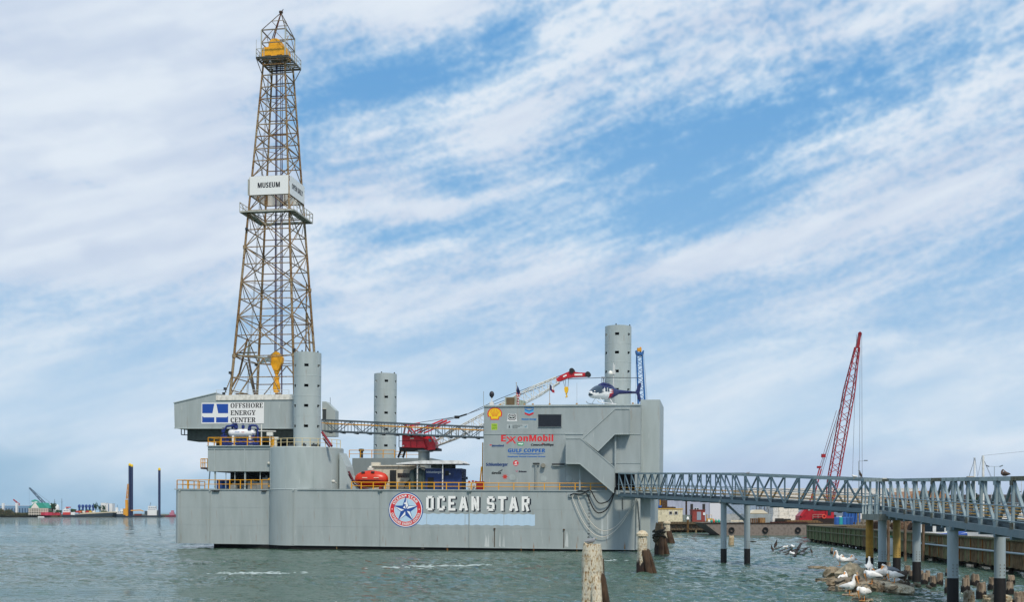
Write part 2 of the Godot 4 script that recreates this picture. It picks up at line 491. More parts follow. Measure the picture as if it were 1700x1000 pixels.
# ---------------------------------------------------------------- water and land
func make_water() -> void:
	var f := FastNoiseLite.new(); f.seed = 4; f.frequency = 0.27; f.fractal_octaves = 4; f.fractal_gain = 0.58; f.fractal_lacunarity = 2.1
	var g := FastNoiseLite.new(); g.seed = 14; g.frequency = 0.03; g.fractal_octaves = 2
	var rows := []
	var z := 36.0
	while z < 520.0:
		rows.append(z); z += maxf(0.2, z * 0.0052)
	while z < 4200.0:
		rows.append(z); z += z * 0.05
	var cols := 360
	var v := PackedVector3Array()
	var n := PackedVector3Array()
	var idx := PackedInt32Array()
	for i in rows.size():
		var q: float = rows[i]
		var half := q * 0.56 + 14.0
		var step := 2.0 * half / cols
		var fade := clampf(1.2 - q / 500.0, 0.0, 1.0)
		for j in cols + 1:
			var x := -half + step * j
			var e := 0.12
			var gust := (0.72 + 0.9 * g.get_noise_2d(x * 0.5, q)) * fade
			var h := f.get_noise_2d(x * 1.25 + q * 0.4, q * 2.1) * 0.31 * gust
			var hx := f.get_noise_2d((x + e) * 1.25 + q * 0.4, q * 2.1) * 0.31 * gust
			var hz := f.get_noise_2d(x * 1.25 + (q + e) * 0.4, (q + e) * 2.1) * 0.31 * gust
			v.append(Vector3(x, h - 0.02, -q))
			n.append(Vector3(h - hx, e, hz - h).normalized())
	for i in rows.size() - 1:
		for j in cols:
			var a := i * (cols + 1) + j
			for k in [a, a + cols + 1, a + 1, a + 1, a + cols + 1, a + cols + 2]: idx.append(k)
	var near := v.size()   # the rest of the bay, behind and beside the camera
	for p in [Vector3(-34.16, -0.02, -36), Vector3(34.16, -0.02, -36), Vector3(900, -0.05, 400), Vector3(-900, -0.05, 400)]:
		v.append(p); n.append(Vector3.UP)
	for k in [near, near + 1, near + 2, near, near + 2, near + 3]: idx.append(k)
	var a := []
	a.resize(Mesh.ARRAY_MAX)
	a[Mesh.ARRAY_VERTEX] = v; a[Mesh.ARRAY_NORMAL] = n; a[Mesh.ARRAY_INDEX] = idx
	var m := ArrayMesh.new()
	m.add_surface_from_arrays(Mesh.PRIMITIVE_TRIANGLES, a)
	var w := StandardMaterial3D.new()
	w.albedo_color = Color("3b5745"); w.roughness = 0.05; w.metallic_specular = 0.5
	w.uv1_triplanar = true; w.uv1_world_triplanar = true; w.uv1_scale = Vector3(0.16, 0.16, 0.34)
	var ripple := noise_image(23, 0.03, 5, 512)
	ripple.convert(Image.FORMAT_RGBA8)
	w.heightmap_enabled = true; w.heightmap_texture = ImageTexture.create_from_image(ripple); w.heightmap_scale = 14.0
	var o := MeshInstance3D.new()
	o.name = "water"; o.mesh = m; o.material_override = w
	add_child(o)
	o.set_meta("kind", "structure")
	base_of[o] = Vector3.ZERO


func make_foam() -> void:   # broken white lines where the wind catches the chop
	var g := RandomNumberGenerator.new()
	g.seed = 12
	var s := S()
	for q in [Vector3(-9.8, 0, -100.108), Vector3(-8.615, 0, -102.308), Vector3(-7.296, 0, -103.444), Vector3(-5.913, 0, -104.022), Vector3(-4.515, 0, -104.607), Vector3(-3.322, 0, -105.198), Vector3(-21.618, 0, -91.275), Vector3(-21.041, 0, -91.275), Vector3(-20.417, 0, -91.275), Vector3(-19.456, 0, -91.275), Vector3(-18.639, 0, -91.275), Vector3(9.494, 0, -116.375), Vector3(42.664, 0, -160.517)]:
		for i in 14:
			var p: Vector3 = q + Vector3(g.randfn() * 1.2, 0.1 + g.randf() * 0.08, g.randfn() * 0.7)
			var l := g.randf_range(0.08, 0.4)
			var w := g.randf_range(0.04, 0.12)
			var m := p + Vector3(0, 0.05, 0)
			s.tri(p + Vector3(-l, 0, 0), p + Vector3(0, 0, w), m); s.tri(p + Vector3(0, 0, w), p + Vector3(l, 0, 0), m); s.tri(p + Vector3(l, 0, 0), p + Vector3(0, 0, -w), m); s.tri(p + Vector3(0, 0, -w), p + Vector3(-l, 0, 0), m)
	struct("sea_foam", s, mat("a6b4b4", 0.8)).set_meta("kind", "stuff")

# ---------------------------------------------------------------- the rig
const GREY := "a3adad"

func shell(s: Shape, at: Vector3, r: float, y0: float, y1: float, rows: Array, first := 28.5) -> void:   # a leg: a thick tube pierced by six ports at each row
	var seg := 60
	rows.sort()
	var cuts := [y0]
	for y in rows:
		cuts.append(y - 0.19); cuts.append(y + 0.19)
	cuts.append(y1)
	var inner := r - 0.1
	for k in cuts.size() - 1:
		for i in seg:
			var hole := k % 2 == 1 and (i % 10) < 3
			var a0 := TAU * (i + first) / seg
			var a1 := TAU * (i + 1 + first) / seg
			var d0 := Vector3(cos(a0), 0, -sin(a0))
			var d1 := Vector3(cos(a1), 0, -sin(a1))
			var lo: Vector3 = at + Vector3.UP * cuts[k]
			var hi: Vector3 = at + Vector3.UP * cuts[k + 1]
			if not hole:
				s.smooth_quad([lo + d0 * r, lo + d1 * r, hi + d1 * r, hi + d0 * r], [d0, d1, d1, d0])
				s.smooth_quad([lo + d1 * inner, lo + d0 * inner, hi + d0 * inner, hi + d1 * inner], [-d1, -d0, -d0, -d1])
				if k == cuts.size() - 2: s.quad(hi + d0 * inner, hi + d0 * r, hi + d1 * r, hi + d1 * inner)
			else:
				s.quad(lo + d0 * inner, lo + d0 * r, lo + d1 * r, lo + d1 * inner)
				s.quad(hi + d0 * r, hi + d0 * inner, hi + d1 * inner, hi + d1 * r)
				if i % 10 == 0: s.quad(lo + d0 * r, lo + d0 * inner, hi + d0 * inner, hi + d0 * r)
				if i % 10 == 2: s.quad(lo + d1 * inner, lo + d1 * r, hi + d1 * r, hi + d1 * inner)

func make_rig() -> void:
	var rig := thing("drilling_rig", "long grey jack-up drilling rig with three round legs and OCEAN STAR on its side", "drilling rig", Vector3.ZERO, RIG)
	var grey := mat(GREY, 0.5, "paint")
	var pale := mat("adb8b8", 0.5, "paint")
	var dark := mat("3b4144", 0.8, "mottle")
	var black := mat("101213", 0.9)
	var yellow := mat("e0a010", 0.5)
	var white := mat("d9d8cf", 0.6, "mottle")
	var c := Vector3(-12.179, 8.282, -5.1)
	var r := 5.1
	var left := -31.239
	var right := 34.678
	# hull: left section set back, a round leg well, then the long flat side
	var poly := [Vector2(left + 0.5, 3.4)]
	for i in 13:
		var a := lerpf(asin(1.7 / r), PI * 0.5, i / 12.0)
		poly.append(Vector2(c.x - cos(a) * r, 5.1 - sin(a) * r))
	poly += [Vector2(right, 0), Vector2(right, 27), Vector2(right - 5, 33), Vector2(left + 4, 33), Vector2(left, 29), Vector2(left, 3.9)]
	var hull := S()
	up_plan(poly, hull, 0.42, 8.14)
	part(rig, "hull", hull, grey)
	var boot := S()
	up_plan([Vector2(left + 5.0, 5.6), Vector2(c.x - 4.2, 3.0), Vector2(c.x - 2.6, 0.9), Vector2(c.x, 0.13), Vector2(right - 0.12, 0.13), Vector2(right - 0.12, 27), Vector2(left + 5, 27)], boot, -2.5, 0.42)
	part(rig, "waterline_band", boot, black)
	var deck := S()
	up_plan([Vector2(left + 0.3, 3.7), Vector2(c.x - 4.5, 4.0), Vector2(c.x, 0.4), Vector2(right - 0.3, 0.4), Vector2(right - 0.3, 26), Vector2(left + 1, 27)], deck, 8.14, 8.2)
	part(rig, "deck", deck, dark)
	# gunwale lip and seams
	var lip := S()
	lip.beam(Vector3(c.x + 0.6, 8.1, 0.05), Vector3(right, 8.1, 0.05), 0.16, 0.16)
	lip.beam(Vector3(left, 8.1, -3.36), Vector3(c.x - 4.8, 8.1, -3.36), 0.16, 0.14)
	lip.beam(Vector3(c.x + 0.2, 0.5, 0.04), Vector3(right, 0.5, 0.04), 0.1, 0.1)
	part(rig, "gunwale", lip, grey)
	for x in [0.092, 12.31]:
		var t := S()
		t.tube(Vector3(x, 0.5, 0.06), Vector3(x, 7.75, 0.06), 0.075)
		t.tube(Vector3(x, 7.7, 0.06), Vector3(x, 7.95, 0.06), 0.14, 0.34)
		part(rig, "drain_pipe", t, grey)
	for p in [Vector3(-25.857, 4.101, -3.4), Vector3(-30.407, 3.206, -3.4), Vector3(-12.157, 8.091, 0), Vector3(15.746, 2.078, 0), Vector3(24.97, 2.024, 0)]:
		var t := S()
		var top: float = 7.9 if p.x < -16 else 3.0 if p.x > 0 else 8.0
		t.tube(Vector3(p.x, 0.6, p.z + 0.05), Vector3(p.x, top, p.z + 0.05), 0.05)
		t.box(Vector3(p.x, top, p.z + 0.08), Vector3(0.22, 0.2, 0.16))
		part(rig, "hull_pipe", t, mat("7d7468", 0.7, "rust") if p.x > 0 else grey)
	for p in [Vector3(-25.163, 8.022, -3.4), Vector3(-17.795, 8.053, -3.4), Vector3(-24.8, 8.023, -3.4)]:
		var t := S()
		t.slab(p + Vector3(0, -0.12, 0.12), Vector3(0.7, 0.22, 0.3), 0.08)
		part(rig, "fairlead", t, dark)
	# round leg well above the deck, with a flared foot
	var well := S()
	well.lathe([Vector2(r, 8.0), Vector2(r, 13.9), Vector2(r - 0.06, 14.0), Vector2(1.9, 14.0)], Vector3(c.x, 0, c.z), 64)
	part(rig, "leg_well", well, pale)
	var flare := S()
	frontal(flare, [Vector2(-6.853, 13.305), Vector2(-5.878, 11.379), Vector2(-5.651, 10.209), Vector2(-5.209, 9.29), Vector2(-4.552, 8.707), Vector2(-3.507, 8.294), Vector2(-2.812, 8.13), Vector2(-6.812, 8.113)], 3.4, 6.5)
	part(rig, "flared_bracket", flare, pale)
	var weld := S()
	weld.lathe([Vector2(r + 0.01, 8.06), Vector2(r + 0.05, 8.1), Vector2(r + 0.01, 8.2)], Vector3(c.x, 0, c.z), 64)
	for x in [-58.0, -14.0, 30.0, 62.0]:
		var d := Vector3(sin(deg_to_rad(x)), 0, cos(deg_to_rad(x)))
		weld.tube(Vector3(c.x, 8.2, c.z) + d * (r - 0.01), Vector3(c.x, 13.9, c.z) + d * (r - 0.01), 0.05)
	part(rig, "weld_seam", weld, pale)
	weld = S()
	for y in [3.1, 5.6]:
		weld.beam(Vector3(c.x + 0.4, y, 0.004), Vector3(right, y, 0.004), 0.02, 0.05)
		weld.beam(Vector3(left + 0.5, y, -3.396), Vector3(c.x - 4.9, y, -3.396), 0.02, 0.05)
	for i in 9:
		var x := lerpf(c.x + 3.0, right - 2.0, i / 8.0)
		weld.beam(Vector3(x, 0.5, 0.004), Vector3(x, 8.0, 0.004), 0.05, 0.02)
	part(rig, "plate_seam", weld, grey)
	for p in [[Vector3(-17.135, 11.79, -3.9), 1], [Vector3(-6.828, 9.208, -1.2), 1]]:
		var t := S()
		t.ball(p[0] + Vector3(0, 0, 0.35), Vector3(0.3, 0.24, 0.3), 10, 6)
		t.tube(p[0] + Vector3(0.3, -0.2, 0.0), p[0] + Vector3(0, 0, 0.3), 0.07)
		part(rig, "deck_lamp", t, white)
	# legs
	var legs := [[c, 13.95, 27.362, [25.497, 22.656, 19.857, 17.016], 26.0],
		[Vector3(-10.197, 20.296, -37), 8.2, 28.236, [26.921, 24.24, 21.611, 18.88, 16.149], 27.0],
		[Vector3(30.412, 27.167, -17), 8.2, 32.13, [30.868, 28.213, 25.514, 22.902], 23.5]]
	for q in legs:
		var t := S()
		shell(t, Vector3(q[0].x, 0, q[0].z), 1.9, q[1], q[2], q[3], q[4] + 18.5 - 28.5 + 10.0)
		var leg := part(rig, "jack_leg", t, pale)
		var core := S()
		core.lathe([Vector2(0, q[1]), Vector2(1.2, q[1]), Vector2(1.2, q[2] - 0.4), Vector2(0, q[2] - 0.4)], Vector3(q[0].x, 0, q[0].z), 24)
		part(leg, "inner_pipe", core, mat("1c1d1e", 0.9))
		for k in q[3].size() - 1:
			var rings := S()
			var y: float = (q[3][k] + q[3][k + 1]) * 0.5
			rings.lathe([Vector2(1.9, y - 0.05), Vector2(1.925, y), Vector2(1.9, y + 0.05)], Vector3(q[0].x, 0, q[0].z), 48)
			part(leg, "weld_ring", rings, pale)
		for a in [20, 95, 200, 290]:
			var k := Vector3(q[0].x + 1.82 * cos(deg_to_rad(a)), q[2], q[0].z + 1.82 * sin(deg_to_rad(a)))
			bar(leg, "lug", k, k + Vector3(0, 0.2, 0), 0.16, dark, 0.16)
	# jacking gear and cones round the foot of the front leg
	for a in [-70.0, -30.0, 10.0, 42.0, 58.0]:
		var t := S()
		var p := Vector3(c.x + sin(deg_to_rad(a)) * 2.4, 14.0, c.z + cos(deg_to_rad(a)) * 2.4)
		t.slab(p + Vector3(0, 0.22, 0), Vector3(0.6, 0.44, 0.5), 0.12, Basis(Vector3.UP, deg_to_rad(a)))
		t.tube(p + Vector3(0, 0.44, 0), p + Vector3(0, 0.6, 0), 0.12)
		part(rig, "jack_motor", t, dark)
	var pr := S()
	pr.tube(Vector3(-8.956, 16.035, -2.2), Vector3(-7.107, 14.046, -0.9), 0.17); pr.tube(Vector3(-8.846, 15.218, -2.4), Vector3(-7.553, 13.983, -1.2), 0.12)
	part(rig, "red_brace", pr, mat("7c1420", 0.5))
	# engine house at the left, open gallery below
	var el := -26.334
	var er := -16.398
	var ey := 10.673
	var eh := 14.195
	var house := S()
	house.span(Vector3(el, ey, -14.5), Vector3(er + 0.2, eh, -3.6))
	var hp := part(rig, "engine_house", house, grey)
	var seams := S()
	for x in [-25.29, -20.778, -16.843]:
		seams.beam(Vector3(x, ey, -3.57), Vector3(x, eh - 0.3, -3.57), 0.12, 0.08)
	seams.beam(Vector3(el, eh - 0.35, -3.56), Vector3(er, eh - 0.35, -3.56), 0.1, 0.1)
	seams.beam(Vector3(el - 0.06, eh + 0.06, -3.5), Vector3(er, eh + 0.06, -3.5), 0.3, 0.12)
	part(hp, "stiffener", seams, pale)
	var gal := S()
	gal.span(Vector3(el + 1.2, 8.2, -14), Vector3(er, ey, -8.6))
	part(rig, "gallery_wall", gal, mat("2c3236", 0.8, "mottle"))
	for x in [348.5, 358.0, 374.0, 390.0, 407.0, 432.0]:
		pass
	for x in [-25.355, -20.834]:
		bar(rig, "gallery_post", Vector3(x, 8.15, -3.9), Vector3(x, ey, -3.9), 0.2, pale, 0.2)
	for x in [-23.768, -22.411, -18.635]:
		bar(rig, "gallery_post", Vector3(x, 8.15, -4.0), Vector3(x, ey, -4.0), 0.09, pale, 0.09)
	bar(rig, "gallery_post", Vector3(-26.647, 10.716, -5), Vector3(-26.857, 8.305, -5), 0.13, pale, 0.13)
	var gear := S("274a86")
	gear.lathe([Vector2(0.45, 0), Vector2(0.5, 0.1), Vector2(0.5, 1.25), Vector2(0.42, 1.35), Vector2(0, 1.35)], Vector3(-25.162, 8.23, -5.2) * Vector3(1, 0, 1) + Vector3.UP * 8.2, 16)
	gear.lathe([Vector2(0.45, 0), Vector2(0.5, 0.1), Vector2(0.5, 1.25), Vector2(0.42, 1.35), Vector2(0, 1.35)], Vector3(-24.427, 8.242, -5.6) * Vector3(1, 0, 1) + Vector3.UP * 8.2, 16)
	pen(gear, "8d8f8c")
	for p in [[Vector3(-23.068, 8.406, -5), 1.1, 0.6], [Vector3(-20.246, 8.769, -5.4), 1.5, 1.1], [Vector3(-18.986, 8.683, -5.2), 1.2, 0.9], [Vector3(-18.096, 9.023, -5), 1.0, 1.6], [Vector3(-22.41, 8.603, -6), 1.6, 0.8]]:
		gear.slab(Vector3(p[0].x, 8.2 + p[2] * 0.5, p[0].z), Vector3(p[1], p[2], 0.8), 0.1)
		gear.tube(Vector3(p[0].x, 8.2 + p[2], p[0].z), Vector3(p[0].x, 8.5 + p[2], p[0].z), 0.15)
	part(rig, "engine_gear", gear, mat("ffffff", 0.5, "shape"))
	var wedge := S()
	for y in [795.0, 809.0]:
		wedge.prism(PackedVector2Array([Vector2(-0.45, 0), Vector2(0.3, 0.5), Vector2(0.3, -0.5)]), -0.1, 0.1, Transform3D(Basis.IDENTITY, Vector3(er - 0.3, 9.6 if y < 800 else 8.6, -3.2)))
	part(rig, "rail_bracket", wedge, yellow)
	# small balcony on the left end
	var bal := S()
	bal.span(Vector3(-28.075, 11.274, -5) + Vector3(0, 0, -1.4), Vector3(-26.962, 11.06, -5))
	bal.beam(Vector3(-27.201, 11.146, -5), Vector3(-26.922, 10.716, -5), 0.12, 0.12)
	part(rig, "balcony", bal, mat("5a3d2a", 0.8, "rust"))
	railing(rig, [Vector3(-27.065, 11.279, -5.1), Vector3(-28.076, 11.278, -5.1), Vector3(-28.076, 11.278, -5.1) + Vector3(0, 0, -1.3)], 1.25, 0.8, yellow, 0.05)
	# railings
	railing(rig, [Vector3(-30.933, 8.172, -3.55), Vector3(-16.61, 8.23, -3.55)], 1.25, 1.55, yellow, 0.055)
	railing(rig, [Vector3(-30.933, 8.172, -3.55), Vector3(-30.933, 8.172, -3.55) + Vector3(0, 0, -9)], 1.25, 2.0, yellow, 0.055)
	railing(rig, [Vector3(-26.348, 14.255, -3.7), Vector3(-16.539, 14.231, -3.7)], 1.2, 1.9, yellow, 0.055)
	railing(rig, [Vector3(-26.348, 14.255, -3.7), Vector3(-26.348, 14.255, -3.7) + Vector3(0, 0, -8)], 1.2, 1.9, yellow, 0.055)
	var arc := []
	for i in 15:
		var a := deg_to_rad(-88 + 176.0 * i / 14)
		arc.append(Vector3(c.x + sin(a) * 4.95, 14.0, c.z + cos(a) * 4.95))
	railing(rig, arc.slice(0, 4), 1.1, 1.2, yellow, 0.055)
	railing(rig, arc.slice(3, 15), 1.1, 1.6, mat("d8c89a", 0.6), 0.04)
	railing(rig, [Vector3(-4.18, 8.047, -0.2) + Vector3(0, 0.06, -0.5), Vector3(-2.654, 8.054, -0.2), Vector3(14.198, 8.046, -0.2)], 1.05, 1.72, yellow, 0.06)
	railing(rig, [Vector3(14.188, 8.047, -0.25), Vector3(30.419, 8.079, -0.25)], 1.0, 2.1, yellow, 0.055)
	# drill-floor house on the cantilever
	var w := 8.0
	var dh := S()
	frontal(dh, [Vector2(-33.704, 20.877), Vector2(-27.189, 22.265), Vector2(-27.134, 21.3), Vector2(-13.3, 21.169), Vector2(-13.267, 17.022), Vector2(-33.58, 17.125)], w, 13.0)
	frontal(dh, [Vector2(-29.894, 21.282), Vector2(-19.684, 21.186), Vector2(-19.652, 17.098), Vector2(-29.861, 17.15)], 13.01, 19.0)
	var dp := part(rig, "drill_floor_house", dh, grey)
	var parapet := S()
	parapet.span(Vector3(-27.139, 21.913, -8) + Vector3(0, 0, -5.0), Vector3(-13.3, 21.16, -8) + Vector3(0, 0, 0.14))
	part(dp, "parapet", parapet, mat("e8e6de", 0.7, "mottle"))
	var rib := S()
	for x in [-32.604, -31.379, -30.063, -18.932, -17.285]:
		rib.beam(Vector3(x, 17.117, -w + 0.02), Vector3(x, 20.871, -w + 0.02), 0.06, 0.05)
	rib.beam(Vector3(-33.628, 17.134, -8) + Vector3(0, 0, 0.03), Vector3(-13.267, 17.03, -8) + Vector3(0, 0, 0.03), 0.12, 0.14)
	rib.beam(Vector3(-33.751, 20.851, -8) + Vector3(0, 0, 0.05), Vector3(-27.189, 22.247, -8) + Vector3(0, 0, 0.05), 0.14, 0.12)
	part(dp, "edge_trim", rib, pale)
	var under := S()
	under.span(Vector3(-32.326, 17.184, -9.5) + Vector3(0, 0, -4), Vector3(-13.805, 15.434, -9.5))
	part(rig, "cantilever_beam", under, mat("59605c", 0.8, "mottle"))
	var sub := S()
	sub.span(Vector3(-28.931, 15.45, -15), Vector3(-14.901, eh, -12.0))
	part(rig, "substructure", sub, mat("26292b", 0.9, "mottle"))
	for x in [[300.0], [316.0]]:
		pass
	var foot := S()
	foot.rope(PackedVector3Array([Vector3(-33.033, 17.24, -9), Vector3(-33.025, 16.264, -9), Vector3(-32.503, 16.217, -9), Vector3(-32.511, 17.237, -9)]), 0.07)
	foot.rope(PackedVector3Array([Vector3(-32.503, 16.217, -9), Vector3(-32.029, 16.216, -9)]), 0.07)
	part(rig, "ladder_cage", foot, dark)
	railing(rig, [Vector3(-27.231, 21.935, -8.2), Vector3(-16.107, 21.822, -8.2)], 0.75, 2.6, mat("c5cbca", 0.6), 0.03)
	var shaker := S()
	frontal(shaker, [Vector2(-13.51, 21.543), Vector2(-12.898, 21.538), Vector2(-11.432, 20.177), Vector2(-11.401, 16.313), Vector2(-13.469, 16.321)], 15.0, 16.5)
	var sp := part(rig, "shaker_house", shaker, pale)
	var sh := S()
	sh.span(Vector3(-13.342, 20.367, -14.95), Vector3(-12.842, 18.83, -14.9)); part(sp, "louvre", sh, mat("3d4447", 0.7))
	var sl := S()
	sl.beam(Vector3(-13.419, 20.453, -14.9), Vector3(-12.808, 20.448, -14.9), 0.14, 0.1); part(sp, "sill", sl, white)
	bar(rig, "whip_aerial", Vector3(-12.581, 21.088, -16), Vector3(-12.591, 22.265, -16), 0.06, dark)
	# sign on the drill-floor house
	var sg := S("e9eae8")
	var zf := at_depth(w - 0.05)
	var a0 := Vector2(-29.393, 20.82)
	var a1 := Vector2(-19.777, 17.751)
	sg.sheet(PackedVector2Array([a0, Vector2(a1.x, a0.y), a1, Vector2(a0.x, a1.y)]), zf)
	pen(sg, "1c4aa3")
	zf = at_depth(w - 0.058)
	for q in [[Vector2(-29.279, 20.661), Vector2(-27.409, 20.645), Vector2(-27.679, 19.288), Vector2(-29.269, 19.299)], [Vector2(-27.083, 20.642), Vector2(-25.268, 20.626), Vector2(-25.257, 19.27), Vector2(-26.792, 19.281)],
			[Vector2(-29.265, 18.878), Vector2(-29.03, 18.7), Vector2(-27.394, 18.689), Vector2(-27.388, 17.944), Vector2(-29.258, 17.955)], [Vector2(-27.114, 18.688), Vector2(-25.485, 18.677), Vector2(-25.254, 18.85), Vector2(-25.246, 17.931), Vector2(-27.108, 17.942)]]:
		sg.sheet(PackedVector2Array(q), zf)
	pen(sg, "1b1a1c")
	sg.bold("OFFSHORE", "Droid Serif", Vector2(-24.891, 20.028), Vector2(-19.95 - -24.891, 0.69), zf, 0.01)
	sg.bold("ENERGY", "Droid Serif", Vector2(-24.883, 18.979), Vector2(-21.046 - -24.883, 0.69), zf, 0.01)
	sg.bold("CENTER", "Droid Serif", Vector2(-24.875, 17.929), Vector2(-21.038 - -24.875, 0.69), zf, 0.01)
	part(dp, "sign_board", sg, mat("ffffff", 0.55, "shape"), "white sign board with blue emblem and the words OFFSHORE ENERGY CENTER")
	# midships: low deckhouse behind, with rails
	var mid := S()
	mid.span(Vector3(-11.674, 13.507, -24) + Vector3(0, 0, -9), Vector3(1.083, 8.15, -24))
	part(rig, "aft_deckhouse", mid, mat("8b979a", 0.6, "paint"))
	railing(rig, [Vector3(-12.199, 13.56, -24.1), Vector3(-4.858, 13.555, -24.1)], 1.2, 1.8, yellow, 0.05)
	railing(rig, [Vector3(-4.858, 13.555, -24.1), Vector3(-0.985, 13.553, -24.1)], 1.0, 1.8, yellow, 0.045)
	var vent := S()
	vent.lathe([Vector2(0.28, 0), Vector2(0.28, 1.0), Vector2(0.42, 1.05), Vector2(0.42, 1.4), Vector2(0, 1.45)], Vector3(-10.515, 13.602, -25), 14)
	part(rig, "vent", vent, dark)
	make_catwalk(rig)
	make_block(rig)
	make_lettering(rig)

func make_catwalk(rig: Node3D) -> void:   # the light bridge from the drill floor to the accommodation block
	var steel := mat("4c5a62", 0.6, "paint")
	var yellow := mat("d89a18", 0.5)
	var a := Vector3(-11.815, 18.427, -10)
	var b := Vector3(12.146, 17.252, -10)
	var a2 := Vector3(-11.802, 16.812, -10)
	var b2 := Vector3(12.158, 15.763, -10)
	for k in [0.0, 1.0]:
		var z := Vector3(0, 0, -1.5 * k)
		bar(rig, "bridge_chord", a + z, b + z, 0.16, steel, 0.16)
		bar(rig, "bridge_chord", a2 + z, b2 + z, 0.2, steel, 0.2)
		bar(rig, "bridge_handrail", a.lerp(a2, 0.3) + z, b.lerp(b2, 0.3) + z, 0.1, yellow)
		for i in 25:
			var t := i / 24.0
			bar(rig, "bridge_post", a.lerp(b, t) + z, a2.lerp(b2, t) + z, 0.08, steel, 0.08)
			if i < 24 and k == 0.0 or i % 2 == 0 and i < 24:
				var p := a.lerp(b, (i + (1 if i % 4 < 2 else 0)) / 24.0)
				var q := a2.lerp(b2, (i + (0 if i % 4 < 2 else 1)) / 24.0)
				if i % 2 == 0: bar(rig, "bridge_brace", a.lerp(b, (i if i % 4 == 0 else i + 2) / 24.0) + z, a2.lerp(b2, (i + 2 if i % 4 == 0 else i) / 24.0) + z, 0.09, steel, 0.09)
	var floor_ := S()
	floor_.beam(a2 + Vector3(0, 0.05, -0.75), b2 + Vector3(0, 0.05, -0.75), 1.3, 0.06)
	part(rig, "bridge_floor", floor_, mat("59666b", 0.8, "mottle"))
	for i in 12:
		var p := a2.lerp(b2, (i + 0.5) / 12.0)
		bar(rig, "bridge_bearer", p + Vector3(0, -0.16, 0.05), p + Vector3(0, -0.16, -1.6), 0.3, steel, 0.14)

